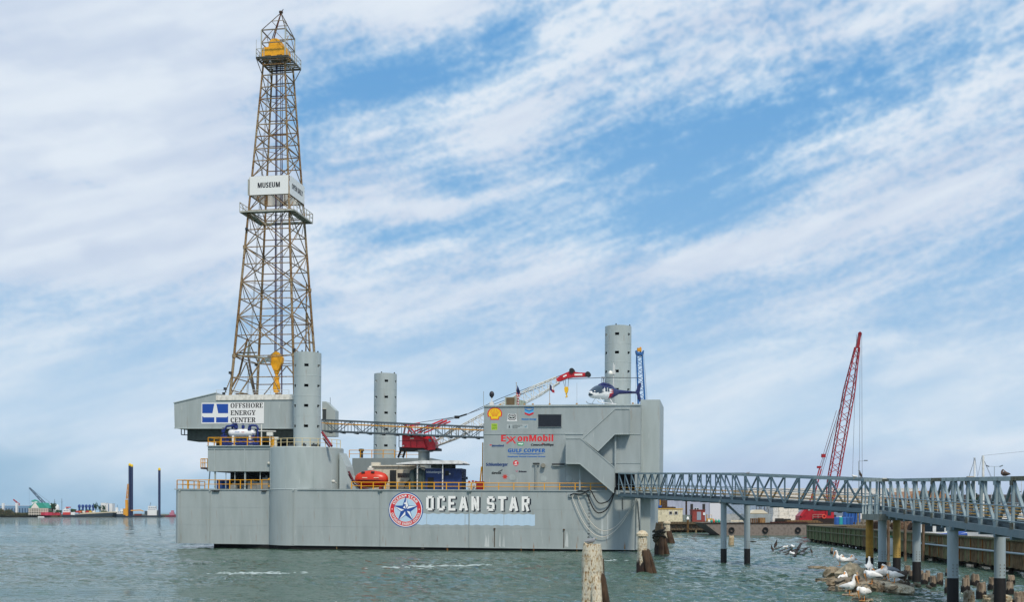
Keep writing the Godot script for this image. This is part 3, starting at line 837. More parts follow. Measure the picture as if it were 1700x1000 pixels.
func make_block(rig: Node3D) -> void:   # accommodation block with its helideck roof
	var grey := mat("9fa9aa", 0.5, "paint")
	var pale := mat("aab5b5", 0.5, "paint")
	var dark := mat("33393c", 0.7)
	var l := 13.887
	var r := 34.743
	var top := 19.46
	var s := S()
	s.span(Vector3(l, 8.15, -24), Vector3(r, top, -1.5))
	var block := part(rig, "accommodation_block", s, grey)
	var e := S()
	e.beam(Vector3(l - 0.05, top - 0.08, -1.45), Vector3(r, top - 0.08, -1.45), 0.18, 0.2)
	e.beam(Vector3(l, 15.623, -1.47), Vector3(24.909, 15.623, -1.47), 0.07, 0.05)
	e.beam(Vector3(24.828, 15.636, -1.44), Vector3(27.225, 15.636, -1.44), 0.1, 0.14)
	e.beam(Vector3(33.319, 15.519, -1.47), Vector3(r, 15.519, -1.47), 0.07, 0.06)
	e.beam(Vector3(29.798, 11.779, -1.47), Vector3(r, 11.779, -1.47), 0.07, 0.06)
	e.beam(Vector3(24.869, 15.596, -1.47), Vector3(24.869, 8.2, -1.47), 0.06, 0.05)
	part(block, "weld_strip", e, pale)
	var tower := S()
	tower.span(Vector3(34.616, 20.185, -3) + Vector3(0, 0, -11), Vector3(37.146, 7.331, -3))
	part(rig, "stair_tower", tower, pale)
	var seat := S()
	seat.span(Vector3(34.381, -2, -26), Vector3(35.902, 7.324, -5))
	part(rig, "stern_sponson", seat, pale)
	var ft := S()
	ft.tube(Vector3(34.611, 7.584, 0.15), Vector3(34.527, 0.502, 0.15), 0.26, 0.26, 14)
	part(rig, "fender_pipe", ft, mat("b9c0bd", 0.6, "mottle"))
	var win := S()
	win.span(Vector3(21.251, 18.18, -1.46), Vector3(24.311, 16.587, -1.42))
	part(block, "dark_panel", win, mat("10131c", 0.12))
	var wf := S()
	for q in [[Vector3(21.219, 18.207, -1.4), Vector3(24.341, 18.184, -1.4)], [Vector3(21.232, 16.57, -1.4), Vector3(24.353, 16.554, -1.4)]]:
		wf.beam(q[0], q[1], 0.12, 0.06)
	part(block, "panel_frame", wf, mat("6a7478", 0.5))
	# enclosed stair: upper flight against the wall, lower flight in front of it
	var up := S()
	frontal(up, [Vector2(31.48, 18.802), Vector2(33.359, 18.787), Vector2(33.384, 15.498), Vector2(31.428, 15.467), Vector2(29.243, 13.274), Vector2(27.175, 14.894)], 0.25, 1.52)
	part(rig, "stair_enclosure", up, grey)
	var ue := S()
	for q in [[Vector3(27.221, 14.868, -0.2), Vector3(31.514, 18.766, -0.2)], [Vector3(29.283, 13.252, -0.2), Vector3(31.462, 15.44, -0.2)], [Vector3(31.462, 15.456, -0.2), Vector3(33.414, 15.471, -0.2)], [Vector3(31.514, 18.766, -0.2), Vector3(33.388, 18.751, -0.2)], [Vector3(33.388, 18.751, -0.2), Vector3(33.414, 15.471, -0.2)]]:
		ue.beam(q[0], q[1], 0.07, 0.1)
	part(rig, "stair_edge", ue, pale)
	var lo := S()
	frontal(lo, [Vector2(25.224, 14.902), Vector2(27.115, 14.895), Vector2(31.525, 11.143), Vector2(31.552, 7.795), Vector2(27.063, 11.569), Vector2(25.249, 11.608)], -1.0, 0.22)
	var lp := part(rig, "stair_enclosure", lo, grey)
	var le := S()
	for q in [[Vector3(27.165, 14.867, 1.03), Vector3(31.562, 11.125, 1.03)], [Vector3(27.112, 11.567, 1.03), Vector3(31.55, 7.818, 1.03)], [Vector3(25.305, 11.59, 1.03), Vector3(27.112, 11.559, 1.03)], [Vector3(25.279, 14.858, 1.03), Vector3(27.165, 14.851, 1.03)]]:
		le.beam(q[0], q[1], 0.07, 0.1)
	part(lp, "edge_trim", le, pale)
	var lb := S()
	lb.span(Vector3(25.093, 11.608, -1.6), Vector3(26.88, 14.899, -0.2))
	part(rig, "stair_landing", lb, grey)
	for q in [[Vector3(26.958, 11.568, -0.3), Vector3(26.986, 8.025, -0.3)], [Vector3(31.521, 15.37, -0.9), Vector3(31.558, 10.652, -0.9)]]:
		bar(rig, "stair_post", q[0], q[1], 0.2, grey, 0.2)
	# doorway on to the gangway
	var dw := S()
	dw.span(Vector3(31.521, 10.679, 0.5), Vector3(31.607, 7.911, -1.5)); dw.span(Vector3(34.163, 10.372, 0.5), Vector3(34.595, 7.925, -1.5)); dw.span(Vector3(31.521, 10.679, 0.5), Vector3(34.575, 10.403, -1.5)); dw.span(Vector3(31.541, 8.069, 0.5), Vector3(34.597, 7.611, -1.5))
	part(rig, "gangway_porch", dw, grey)
	var dd := S()
	dd.span(Vector3(31.553, 10.435, -1.44), Vector3(34.091, 8.078, -1.4))
	part(block, "doorway", dd, mat("1d1d1f", 0.8))
	# wall fittings
	for q in [[Vector3(20.906, 11.689, -1.3), Vector3(20.934, 8.097, -1.3)], [Vector3(21.076, 11.689, -1.3), Vector3(21.104, 8.098, -1.3)]]:
		bar(block, "wall_pipe", q[0], q[1], 0.12, grey)
	bar(block, "wall_pipe", Vector3(20.591, 11.686, -1.25), Vector3(21.479, 11.687, -1.25), 0.22, dark)
	bar(block, "wall_pipe", Vector3(23.129, 11.607, -1.25), Vector3(24.812, 11.608, -1.25), 0.22, dark)
	bar(block, "wall_pipe", Vector3(23.291, 11.409, -1.25), Vector3(24.734, 11.409, -1.25), 0.16, grey)
	var lamp := S()
	lamp.tube(Vector3(21.927, 11.458, -1.5), Vector3(22.009, 11.435, -0.95), 0.3, 0.28, 14)
	part(block, "wall_lamp", lamp, mat("8d8b80", 0.5))
	for p in [Vector3(17.811, 9.851, -1.47), Vector3(22.026, 9.701, -1.47), Vector3(25.359, 9.71, -1.47)]:
		var t := S()
		t.disc(p, 0.36, 0.43, 28); t.disc(p + Vector3(0, 0, 0.002), 0.0, 0.36, 28)
		part(block, "hatch", t, pale)
	var lad := S()
	for x in [796.5, 801.0]:
		pass
	lad.tube(Vector3(13.215, 8.081, -2.2), Vector3(13.479, 11.321, -2.2), 0.1); lad.tube(Vector3(13.628, 8.083, -2.2), Vector3(13.619, 14.558, -2.2), 0.08)
	part(rig, "yellow_ladder", lad, mat("b98a2a", 0.6))
	var rd := S()
	rd.slab(Vector3(13.5, 8.75, -1.2), Vector3(1.0, 1.1, 0.7), 0.1)
	part(rig, "fire_box", rd, mat("8e1a1c", 0.5))
	# roof: low kerb, machinery, floodlight, aerials
	var ac := S()
	ac.span(Vector3(15.509, 21.231, -8) + Vector3(0, 0, -2.2), Vector3(17.048, 20.087, -8))
	var acp := part(rig, "roof_unit", ac, mat("a9b2a6", 0.6, "mottle"))
	var lv := S()
	lv.span(Vector3(15.726, 21.143, -7.98), Vector3(16.887, 20.126, -7.95)); part(acp, "louvre", lv, mat("6b5a40", 0.8, "mottle"))
	for x in [858.5, 863.0, 867.5]:
		pass
	for p in [Vector3(17.384, 20.586, -8), Vector3(17.724, 20.499, -8), Vector3(18.063, 20.413, -8)]:
		var t := S()
		t.span(p + Vector3(-0.16, 0.3, 0), Vector3(p.x + 0.16, top, p.z - 1.5)); part(rig, "roof_box", t, mat("9aa597", 0.7, "mottle"))
	var fl := S("d8d8d4")
	fl.slab(Vector3(14.422, 19.9, -4) + Vector3(0, 0.0, 0), Vector3(0.6, 0.5, 0.4), 0.08); fl.tube(Vector3(14.463, 19.9, -4), Vector3(14.44, 20.8, -4), 0.07)
	pen(fl, "22262c")
	fl.ball(Vector3(14.436, 21.209, -4), Vector3(0.34, 0.44, 0.3), 12, 8)
	fl.tube(Vector3(14.438, 21.045, -4), Vector3(14.457, 20.718, -4), 0.22, 0.1)
	part(rig, "floodlight", fl, mat("ffffff", 0.5, "shape"))
	bar(rig, "whip_aerial", Vector3(13.727, 19.556, -2), Vector3(13.713, 21.415, -2), 0.07, mat("9aa0a0", 0.5))
	bar(rig, "whip_aerial", Vector3(26.239, 19.495, -2.5), Vector3(26.216, 22.453, -2.5), 0.035, mat("9aa0a0", 0.5))
	for x in [19.298, 20.434, 22.695, 26.306, 16.038, 33.674]:
		var t := S()
		t.slab(Vector3(x, top + 0.12, -1.8), Vector3(0.24, 0.24, 0.24), 0.05); part(rig, "deck_light", t, mat("b08a58", 0.6))
	var am := S("c8ccca")
	am.tube(Vector3(30.489, 22.386, -9), Vector3(30.461, 25.952, -9), 0.12, 0.05); am.tube(Vector3(30.516, 24.293, -9), Vector3(30.505, 25.619, -9), 0.2)
	am.box(Vector3(30.555, 24.541, -9), Vector3(0.45, 0.5, 0.3))
	pen(am, "f0efe6"); am.ball(Vector3(30.076, 24.44, -8.8), Vector3(0.3, 0.36, 0.3), 12, 8)
	part(rig, "radar_mast", am, mat("ffffff", 0.5, "shape"))
	for q in [[Vector3(30.407, 22.387, -9), Vector3(30.424, 20.149, -9)], [Vector3(30.572, 22.386, -9), Vector3(30.59, 20.147, -9)]]:
		bar(rig, "mast_leg", q[0], q[1], 0.08, mat("8a9498", 0.5))

const GLYPHS := {   # squared letters on a 10 x 20 field: mitred strokes
	"O": [[[2, 1.6], [8, 1.6], [8.4, 2.2], [8.4, 17.8], [8, 18.4], [2, 18.4], [1.6, 17.8], [1.6, 2.2]]],
	"C": [[[8.4, 6.5], [8.4, 2.2], [8, 1.6], [2, 1.6], [1.6, 2.2], [1.6, 17.8], [2, 18.4], [8, 18.4], [8.4, 17.8], [8.4, 13.5]]],
	"E": [[[9.6, 1.6], [1.6, 1.6], [1.6, 18.4], [9.6, 18.4]], [[3.2, 10], [7.8, 10]]],
	"A": [[[1.2, 0], [4.6, 18.4], [5.4, 18.4], [8.8, 0]], [[3.6, 5.4], [6.4, 5.4]]],
	"N": [[[1.6, 0], [1.6, 20]], [[8.4, 0], [8.4, 20]], [[3.2, 17.2], [6.8, 2.8]]],
	"S": [[[1.6, 6], [1.6, 2.2], [2, 1.6], [8, 1.6], [8.4, 2.2], [8.4, 8.4], [7.6, 9.6], [2.4, 10.4], [1.6, 11.6], [1.6, 17.8], [2, 18.4], [8, 18.4], [8.4, 17.8], [8.4, 14]]],
	"T": [[[0, 18.4], [10, 18.4]], [[5, 0], [5, 16.8]]],
	"R": [[[1.6, 0], [1.6, 18.4], [8, 18.4], [8.4, 17.8], [8.4, 10.6], [8, 10], [3.2, 10]], [[5.8, 8.4], [8.4, 0]]],
}

func letter(s: Shape, g: String, at: Vector2, size: Vector2, xf: Transform3D) -> void:
	for line in GLYPHS[g]:
		var p := []
		for q in line: p.append(at + Vector2(q[0] / 10.0 * size.x, q[1] / 20.0 * size.y))
		s.stroke(p, 0.34 * size.x, xf, g == "O")

func make_lettering(rig: Node3D) -> void:
	var paint := mat("ffffff", 0.5, "shape")
	var z1 := at_depth(-0.006)
	var z2 := at_depth(-0.014)
	var z3 := at_depth(-0.022)
	var z4 := at_depth(-0.03)
	# the name in white with a navy drop shadow
	var x0 := [[6.438, "O"], [7.951, "C"], [9.458, "E"], [10.952, "A"], [12.604, "N"], [14.69, "S"], [16.166, "T"], [17.702, "A"], [19.353, "R"]]
	for q in x0:
		var wide := 1.02 * (1.1 if q[1] in ["A", "T"] else 1.0)
		var p := Vector2(q[0], 5.385)
		var s := S("17222f")
		for k in 4: letter(s, q[1], p + Vector2(0.06, -0.04) * (k + 1) * 0.9, Vector2(wide, 1.9), at_depth(-0.006 - k * 0.002))
		pen(s, "f4f5f2")
		letter(s, q[1], p, Vector2(wide, 1.9), z3)
		part(rig, "name_letter", s, paint)
	# pale blue wave band under it
	var b := S("bcd6ea")
	var up := PackedVector2Array()
	var dn := PackedVector2Array()
	for i in 61:
		var f := i / 60.0
		up.append(Vector2(5.804, 4.93).lerp(Vector2(21.121, 4.971), f) + Vector2(0, 0.06 * sin(i * 1.25)))
		dn.append(Vector2(4.986, 3.464).lerp(Vector2(21.133, 3.484), f) + Vector2(0, 0.06 * sin(i * 1.25 + 0.6)))
	for i in 60:
		pen(b, "bcd6ea" if i % 3 else "b8d3e8")
		b.sheet(PackedVector2Array([up[i], up[i + 1], dn[i + 1], dn[i]]), z1)
	part(rig, "wave_band", b, paint)
	# round emblem
	var m := Vector3(3.614, 5.413, 0) * Vector3(1, 1, 0)
	var rr := 2.4
	var e := S("1e4f9c")
	e.disc(m + Vector3(0, 0, 0.010), 0.0, rr)
	pen(e, "eef1f2"); e.disc(m + Vector3(0, 0, 0.016), 0.0, rr * 0.945)
	pen(e, "d8323a"); e.disc(m + Vector3(0, 0, 0.022), 0.0, rr * 0.90)
	pen(e, "eef1f2"); e.disc(m + Vector3(0, 0, 0.028), 0.0, rr * 0.665)
	pen(e, "b9d7ec"); e.disc(m + Vector3(0, 0, 0.034), 0.0, rr * 0.645)
	for k in 5:
		var a := PI / 2 + TAU * k / 5
		for side in [-1.0, 1.0]:
			var tip := Vector2(cos(a), sin(a)) * rr * 0.76
			var dip := Vector2(cos(a + side * PI / 5), sin(a + side * PI / 5)) * rr * 0.27
			pen(e, "1e4f9c")
			e.sheet(PackedVector2Array([Vector2.ZERO, tip * 1.0, dip * 1.12]), Transform3D(Basis.IDENTITY, m + Vector3(0, 0, 0.040)))
			if side > 0.0 and k != 0 or side < 0.0 and k == 0:
				pen(e, "f4f6f6")
				e.sheet(PackedVector2Array([dip * 0.16 + tip * 0.06, tip * 0.88 + dip * 0.1, dip * 0.92 + tip * 0.03]), Transform3D(Basis.IDENTITY, m + Vector3(0, 0, 0.046)))
	pen(e, "f4f6f6")
	for q in [[-0.03, 0.34, 0.13], [0.06, 0.22, 0.12], [-0.07, 0.12, 0.14]]:
		e.sheet(PackedVector2Array([Vector2(q[0] - q[2] * 0.6, q[1]) * rr, Vector2(q[0] + q[2] * 0.5, q[1] - 0.05) * rr, Vector2(q[0] + 0.02, q[1] + 0.12) * rr]), Transform3D(Basis.IDENTITY, m + Vector3(0, 0, 0.052)))
	e.disc(m + Vector3(0, rr * 0.8, 0.05), 0.0, 0.12, 10)
	var face := Transform3D(Basis.IDENTITY, Vector3(0, 0, 0.05))
	e.text("OCEAN", "Droid Sans", 700, Vector2(m.x, m.y), Vector2(1.75, 0.36), Transform3D(Basis(Vector3(0, 0, 1), 0.62), Vector3(m.x, m.y, 0.05)) * Transform3D(Basis.IDENTITY, Vector3(-m.x, -m.y, 0)), rr * 0.7)
	e.text("STAR", "Droid Sans", 700, Vector2(m.x, m.y), Vector2(1.4, 0.36), Transform3D(Basis(Vector3(0, 0, 1), -0.6), Vector3(m.x, m.y, 0.05)) * Transform3D(Basis.IDENTITY, Vector3(-m.x, -m.y, 0)), rr * 0.7)
	e.text("OFFSHORE ENERGY CENTER", "Droid Sans", 700, Vector2(m.x, m.y), Vector2(5.6, 0.36), face, -rr * 0.86)
	for q in [-1.0, 1.0]: e.disc(m + Vector3(q * rr * 0.78, 0.1, 0.05), 0.0, 0.07, 8)
	part(rig, "round_emblem", e, paint, "round red, white and blue emblem with a star and the words OCEAN STAR OFFSHORE ENERGY CENTER")
	# draught marks
	var dm := S("1c2022")
	for i in 15:
		var y := lerpf(7.24, 1.041, i / 14.0)
		dm.text(str(20 - i), "Droid Sans", 700, Vector2(28.058, y), Vector2(0.28, 0.22), z1)
	part(rig, "draught_marks", dm, paint)
	# sponsors' marks on the accommodation block, as one reads them
	var zb := at_depth(1.5 - 0.006)
	var zc := at_depth(1.5 - 0.012)
	var zd := at_depth(1.5 - 0.018)
	var q: Vector2
	var s := S("d9342b")   # scallop
	var cc := Vector2(15.355, 18.37)
	var fan := PackedVector2Array()
	for i in 19:
		var a := deg_to_rad(-28 + 236.0 * i / 18)
		fan.append(Vector2(cos(a) * 1.0, sin(a) * 0.86) + Vector2(0, -0.05))
	for k in [[1.0, "dd2c27", zb], [0.85, "f8cf16", zc]]:
		pen(s, k[1])
		var poly := PackedVector2Array()
		for p in fan: poly.append(cc + p * k[0] + Vector2(0, 0.02))
		for p in [Vector2(-0.62, -0.45), Vector2(-0.55, -0.86), Vector2(0.55, -0.86), Vector2(0.62, -0.45)]: poly.append(cc + p * k[0] + Vector2(0, 0.02))
		s.sheet(poly, k[2])
	pen(s, "e04a2a")
	for i in 7:
		var a := deg_to_rad(30 + 20.0 * i)
		var d := Vector2(cos(a) * 0.76, sin(a) * 0.66)
		s.stroke([cc + Vector2(d.x * 0.35, -0.42 + d.y * 0.12), cc + d], 0.05, zd)
	part(rig, "scallop_sign", s, paint)
	s = S("b9cf2c")
	q = Vector2(15.303, 16.617)
	s.sheet(PackedVector2Array([q + Vector2(-0.4, -0.42), q + Vector2(0.42, -0.42), q + Vector2(0.42, 0.42), q + Vector2(-0.4, 0.42)]), zb)
	pen(s, "1d8a45")
	s.text("THINK", "Droid Sans", 700, q + Vector2(-0.33, 0.04), Vector2(0.68, 0.28), zc); s.text("SAFE", "Droid Sans", 700, q + Vector2(-0.33, -0.33), Vector2(0.68, 0.3), zc)
	part(rig, "green_sign", s, paint)
	s = S("f0f2f2")
	q = Vector2(17.702, 17.888)
	s.sheet(PackedVector2Array([q + Vector2(-0.62, -0.42), q + Vector2(0.62, -0.42), q + Vector2(0.56, 0.42), q + Vector2(-0.56, 0.42)]), zb)
	s.sheet(PackedVector2Array([q + Vector2(-0.68, -0.54), q + Vector2(0.68, -0.54), q + Vector2(0.68, -0.425), q + Vector2(-0.68, -0.425)]), zb)
	for k in [[0.52, 0.38, "15191b", zc], [0.44, 0.29, "f0f2f2", zd]]:
		pen(s, k[2])
		s.sheet(PackedVector2Array([q + Vector2(-k[0], -k[1] + 0.12), q + Vector2(-k[0] + 0.12, -k[1]), q + Vector2(k[0] - 0.12, -k[1]), q + Vector2(k[0], -k[1] + 0.12), q + Vector2(k[0], k[1] - 0.12), q + Vector2(k[0] - 0.12, k[1]), q + Vector2(-k[0] + 0.12, k[1]), q + Vector2(-k[0], k[1] - 0.12)]), k[3])
	pen(s, "1b2524"); s.sheet(PackedVector2Array([q + Vector2(-0.36, -0.2), q + Vector2(0.36, -0.2), q + Vector2(0.36, 0.2), q + Vector2(-0.36, 0.2)]), at_depth(1.5 - 0.024))
	pen(s, "dfe9e6"); s.stroke([q + Vector2(-0.24, 0.02), q + Vector2(-0.12, 0.08), q + Vector2(0.0, -0.04), q + Vector2(0.24, 0.06)], 0.1, at_depth(1.5 - 0.03))
	part(rig, "badge_sign", s, paint)
	s = S("1673b4")   # chevrons
	q = Vector2(19.996, 18.496)
	s.bold("Chevron", "Droid Sans", q + Vector2(-0.62, 0.52), Vector2(1.24, 0.22), zb)
	s.bold("Human Energy", "Droid Sans", q + Vector2(-0.98, -1.06), Vector2(1.96, 0.26), zb)
	for k in [[0.18, "1b78bd"], [0.0, "57b1e2"], [-0.26, "cf2b33"]]:
		pen(s, k[1])
		var y: float = k[0]
		s.sheet(PackedVector2Array([q + Vector2(-0.6, y + 0.3), q + Vector2(0, y + 0.06), q + Vector2(0, y - 0.2), q + Vector2(-0.6, y + 0.04)]), zb if y > 0.1 else zc if y > -0.1 else zd)
		s.sheet(PackedVector2Array([q + Vector2(0, y + 0.06), q + Vector2(0.6, y + 0.3), q + Vector2(0.6, y + 0.04), q + Vector2(0, y - 0.2)]), zb if y > 0.1 else zc if y > -0.1 else zd)
	part(rig, "chevron_sign", s, paint)
	s = S("c9cecd")
	q = Vector2(18.444, 16.625)
	s.sheet(PackedVector2Array([q + Vector2(-1.42, -0.3), q + Vector2(1.42, -0.3), q + Vector2(1.42, 0.3), q + Vector2(-1.42, 0.3)]), zb)
	pen(s, "a9b5b6"); s.sheet(PackedVector2Array([q + Vector2(-1.39, -0.27), q + Vector2(1.39, -0.27), q + Vector2(1.39, 0.27), q + Vector2(-1.39, 0.27)]), zc)
	pen(s, "2a2d30")
	s.text("INTERNATIONAL", "Droid Sans", 700, q + Vector2(-0.68, 0.09), Vector2(1.36, 0.13), zd); s.text("ASSOCIATION", "Droid Sans", 700, q + Vector2(-0.68, -0.07), Vector2(1.0, 0.12), zd); s.text("DRILLING", "Droid Sans", 700, q + Vector2(-0.68, -0.23), Vector2(0.7, 0.12), zd)
	s.sheet(PackedVector2Array([q + Vector2(-1.2, -0.18), q + Vector2(-1.0, -0.18), q + Vector2(-1.08, 0.22), q + Vector2(-1.12, 0.22)]), zd)
	pen(s, "3f7f9f"); s.stroke([q + Vector2(0.95, -0.05), q + Vector2(1.1, -0.1), q + Vector2(1.22, 0.12)], 0.08, zd)
	part(rig, "plate_sign", s, paint)
	s = S("dd2f35")
	q = Vector2(16.259, 14.644)
	var k3: float = (23.231 - 16.259) / 86.0
	s.bold("E", "Droid Sans", q, Vector2(7.6 * k3, 0.86), zb); s.bold("onMobil", "Droid Sans", q + Vector2(27.5 * k3, 0), Vector2(58.5 * k3, 0.9), zb)
	for x in [9.3, 15.5]:
		s.stroke([q + Vector2(x * k3, 0.64), q + Vector2((x + 8.2) * k3, -0.28 if x > 10 else -0.0)], 0.17, zb)
	s.stroke([q + Vector2(23.8 * k3, 0.64), q + Vector2(9.0 * k3, -0.28)], 0.17, zc)
	part(rig, "red_lettering", s, paint)
	s = S("2fa36a")
	q = Vector2(18.894, 14.284)
	s.sheet(PackedVector2Array([q + Vector2(-0.4, -0.2), q + Vector2(0.36, -0.2), q + Vector2(0.44, 0.2), q + Vector2(-0.46, 0.2)]), zb)
	pen(s, "eaf4ee"); s.stroke([q + Vector2(-0.32, 0.03), q + Vector2(-0.1, 0.06), q + Vector2(0.1, 0.0), q + Vector2(0.32, 0.06)], 0.16, zc)
	part(rig, "small_green_sign", s, paint)
	s = S("23262b")
	s.bold("ConocoPhillips", "Droid Sans", Vector2(20.291, 13.952), Vector2(37 * k3, 0.4), zb)
	pen(s, "d6343a"); q = Vector2(21.824, 14.332); s.sheet(PackedVector2Array([q + Vector2(-0.14, 0.1), q + Vector2(0.14, 0.1), q + Vector2(0.02, -0.12)]), zb)
	part(rig, "black_lettering", s, paint)
	s = S("2b4a7a")
	s.bold("International", "Droid Sans", Vector2(14.996, 13.98), Vector2(20 * k3, 0.26), zb)
	s.text("Association", "Droid Sans", 400, Vector2(14.997, 13.852), Vector2(20 * k3, 0.1), zb)
	pen(s, "d6343a"); q = Vector2(14.814, 14.174); s.stroke([q + Vector2(-0.12, 0), q + Vector2(0.14, 0)], 0.14, zb)
	part(rig, "small_blue_lettering", s, paint)
	s = S("1c63b2")
	s.bold("GULF COPPER", "Droid Sans", Vector2(17.193, 13.197), Vector2(61.5 * k3, 0.48), zb)
	for y in [752.9, 754.4]:
		var line := []
		for i in 31: line.append((Vector2(17.414, 13.036) if y < 753 else Vector2(18.392, 12.931)).lerp(Vector2(22.036, 13.03) if y < 753 else Vector2(21.471, 12.927), i / 30.0) + Vector2(0, 0.03 * sin(i * 1.1)))
		s.stroke(line, 0.07, zb)
	s.bold("Employee Owned Customer Driven", "Droid Sans", Vector2(17.174, 12.507), Vector2(62 * k3, 0.2), zb)
	part(rig, "blue_lettering", s, paint)
	s = S("1d3f74")
	s.bold("Schlumberger", "Droid Sans", Vector2(14.238, 11.244), Vector2(36 * k3, 0.56), zb)
	part(rig, "navy_lettering", s, paint)
	s = S("d8303a")
	q = Vector2(18.263, 11.761)
	s.disc(Vector3(q.x, q.y, -1.49), 0.0, 0.37, 28)
	pen(s, "f2f2f0"); s.stroke([q + Vector2(-0.14, 0.16), q + Vector2(0.14, 0.16), q + Vector2(-0.1, 0.02), q + Vector2(0.14, -0.06)], 0.08, zd); s.stroke([q + Vector2(-0.2, -0.2), q + Vector2(0.2, -0.2)], 0.09, zd)
	part(rig, "red_disc_sign", s, paint)
	s = S("1e2226")
	s.bold("devon", "Droid Sans", Vector2(15.009, 10.28), Vector2(15.5 * k3, 0.34), zb)
	q = Vector2(16.208, 10.732); s.stroke([q + Vector2(-0.3, -0.12), q + Vector2(-0.02, -0.04), q + Vector2(0.26, 0.14)], 0.12, zb)
	part(rig, "small_black_lettering", s, paint)
	s = S("2b2e38")
	s.bold("Brinson", "Droid Sans", Vector2(18.679, 10.519), Vector2(12.5 * k3, 0.24), zb)
	pen(s, "c2406a"); q = Vector2(18.394, 10.631); s.stroke([q + Vector2(-0.14, 0.16), q + Vector2(0.02, -0.04), q + Vector2(0.14, 0.16)], 0.06, zb)
	part(rig, "tiny_lettering", s, paint)
	s = S("c23a2c")
	q = Vector2(16.811, 9.946)
	var star := PackedVector2Array()
	for i in 16: star.append(q + Vector2(cos(TAU * i / 16), sin(TAU * i / 16)) * (0.44 if i % 2 == 0 else 0.2))
	s.sheet(star, zb)
	part(rig, "red_burst_sign", s, paint)
	# scuffs and rust runs on the plating
	var dice := RandomNumberGenerator.new()
	dice.seed = 3
	for st in [[Vector3(14.701, 0.871, 0), "c3cac9", 0.5, 2.0], [Vector3(16.727, 0.896, 0), "c3cac9", 0.6, 2.2], [Vector3(25.533, 1.007, 0), "c3cac9", 0.7, 2.4], [Vector3(30.017, 2.238, 0), "bcc5c6", 0.25, 4.5], [Vector3(30.803, 2.013, 0), "bcc5c6", 0.3, 4.8], [Vector3(9.391, 0.323, 0), "9a6a3c", 0.12, 0.9], [Vector3(19.311, 0.453, 0), "9a6a3c", 0.1, 0.7], [Vector3(20.996, 0.475, 0), "94602f", 0.16, 1.1], [Vector3(26.645, 0.549, 0), "a8783c", 0.14, 1.2], [Vector3(32.922, 0.632, 0), "a8783c", 0.16, 1.3], [Vector3(6.004, 0.519, 0), "8f8a80", 0.3, 0.8], [Vector3(0.833, 0.858, 0), "9a948a", 0.2, 1.2], [Vector3(-5.957, 0.281, -0.1), "94784c", 0.1, 0.8]]:
		s = S(st[1])
		for k in 3:
			var x: float = st[0].x + dice.randf_range(-0.5, 0.5) * st[2]
			var w: float = st[2] * dice.randf_range(0.15, 0.4)
			var h: float = st[3] * dice.randf_range(0.6, 1.0)
			var y: float = st[0].y - 0.2
			s.sheet(PackedVector2Array([Vector2(x - w, y), Vector2(x + w * 0.8, y - 0.1), Vector2(x + w * 0.6, y + h * 0.4), Vector2(x + w * 0.1, y + h), Vector2(x - w * 0.4, y + h * 0.55)]), at_depth(-0.004 - 0.003 * k))
		part(rig, "stain", s, paint)
	# mooring lines and shore hoses on the side
	for k in [[Vector3(25.955, 7.538, 0.3), Vector3(34.382, 7.111, 0.5), 5.2, "d8d4ca"], [Vector3(26.705, 7.542, 0.3), Vector3(34.387, 7.265, 0.6), 4.5, "d0ccc2"]]:
		var p := PackedVector3Array()
		for i in 25:
			var f := i / 24.0
			p.append(k[0].lerp(k[1], f) - Vector3(0, 4.0 * k[2] * f * (1.0 - f) * (1.0 + 0.25 * (0.5 - f)), 0))
		var t := S()
		t.rope(p, 0.045)
		part(rig, "mooring_line", t, mat(k[3], 0.9))
	for k in [[Vector3(25.803, 7.537, 0.35), Vector3(31.75, 8.339, 0.7), 2.9, 0.085], [Vector3(26.628, 7.972, 0.35), Vector3(31.749, 8.494, 0.7), 1.9, 0.075]]:
		var p := PackedVector3Array()
		for i in 25:
			var f := i / 24.0
			var g := maxf(0.0, (f - 0.36) / 0.64)
			p.append(k[0].lerp(k[1], f) - Vector3(0, 4.0 * k[2] * g * (1.0 - g), 0) + Vector3(0, 0.08 * sin(f * 20.0), 0))
		var t := S()
		t.rope(p, k[3], 8)
		part(rig, "shore_hose", t, mat("15171a", 0.5))
	for p in [Vector3(25.772, 7.462, 0.1), Vector3(26.602, 7.545, 0.1), Vector3(28.176, 7.866, 0.1)]:
		var t := S()
		t.slab(p, Vector3(0.5, 0.4, 0.4), 0.1); part(rig, "bollard", t, mat("8f9a9b", 0.6))
	for p in [[Vector3(32.559, 7.108, 0), Vector3(32.609, 5.703, 0)], [Vector3(34.574, 6.803, 0.45), Vector3(34.993, 1.523, 0.3)]]:
		bar(rig, "hanging_line", p[0] + Vector3(0, 0, 0.1), p[1] + Vector3(0, 0, 0.1), 0.12, mat("4c5356", 0.7))

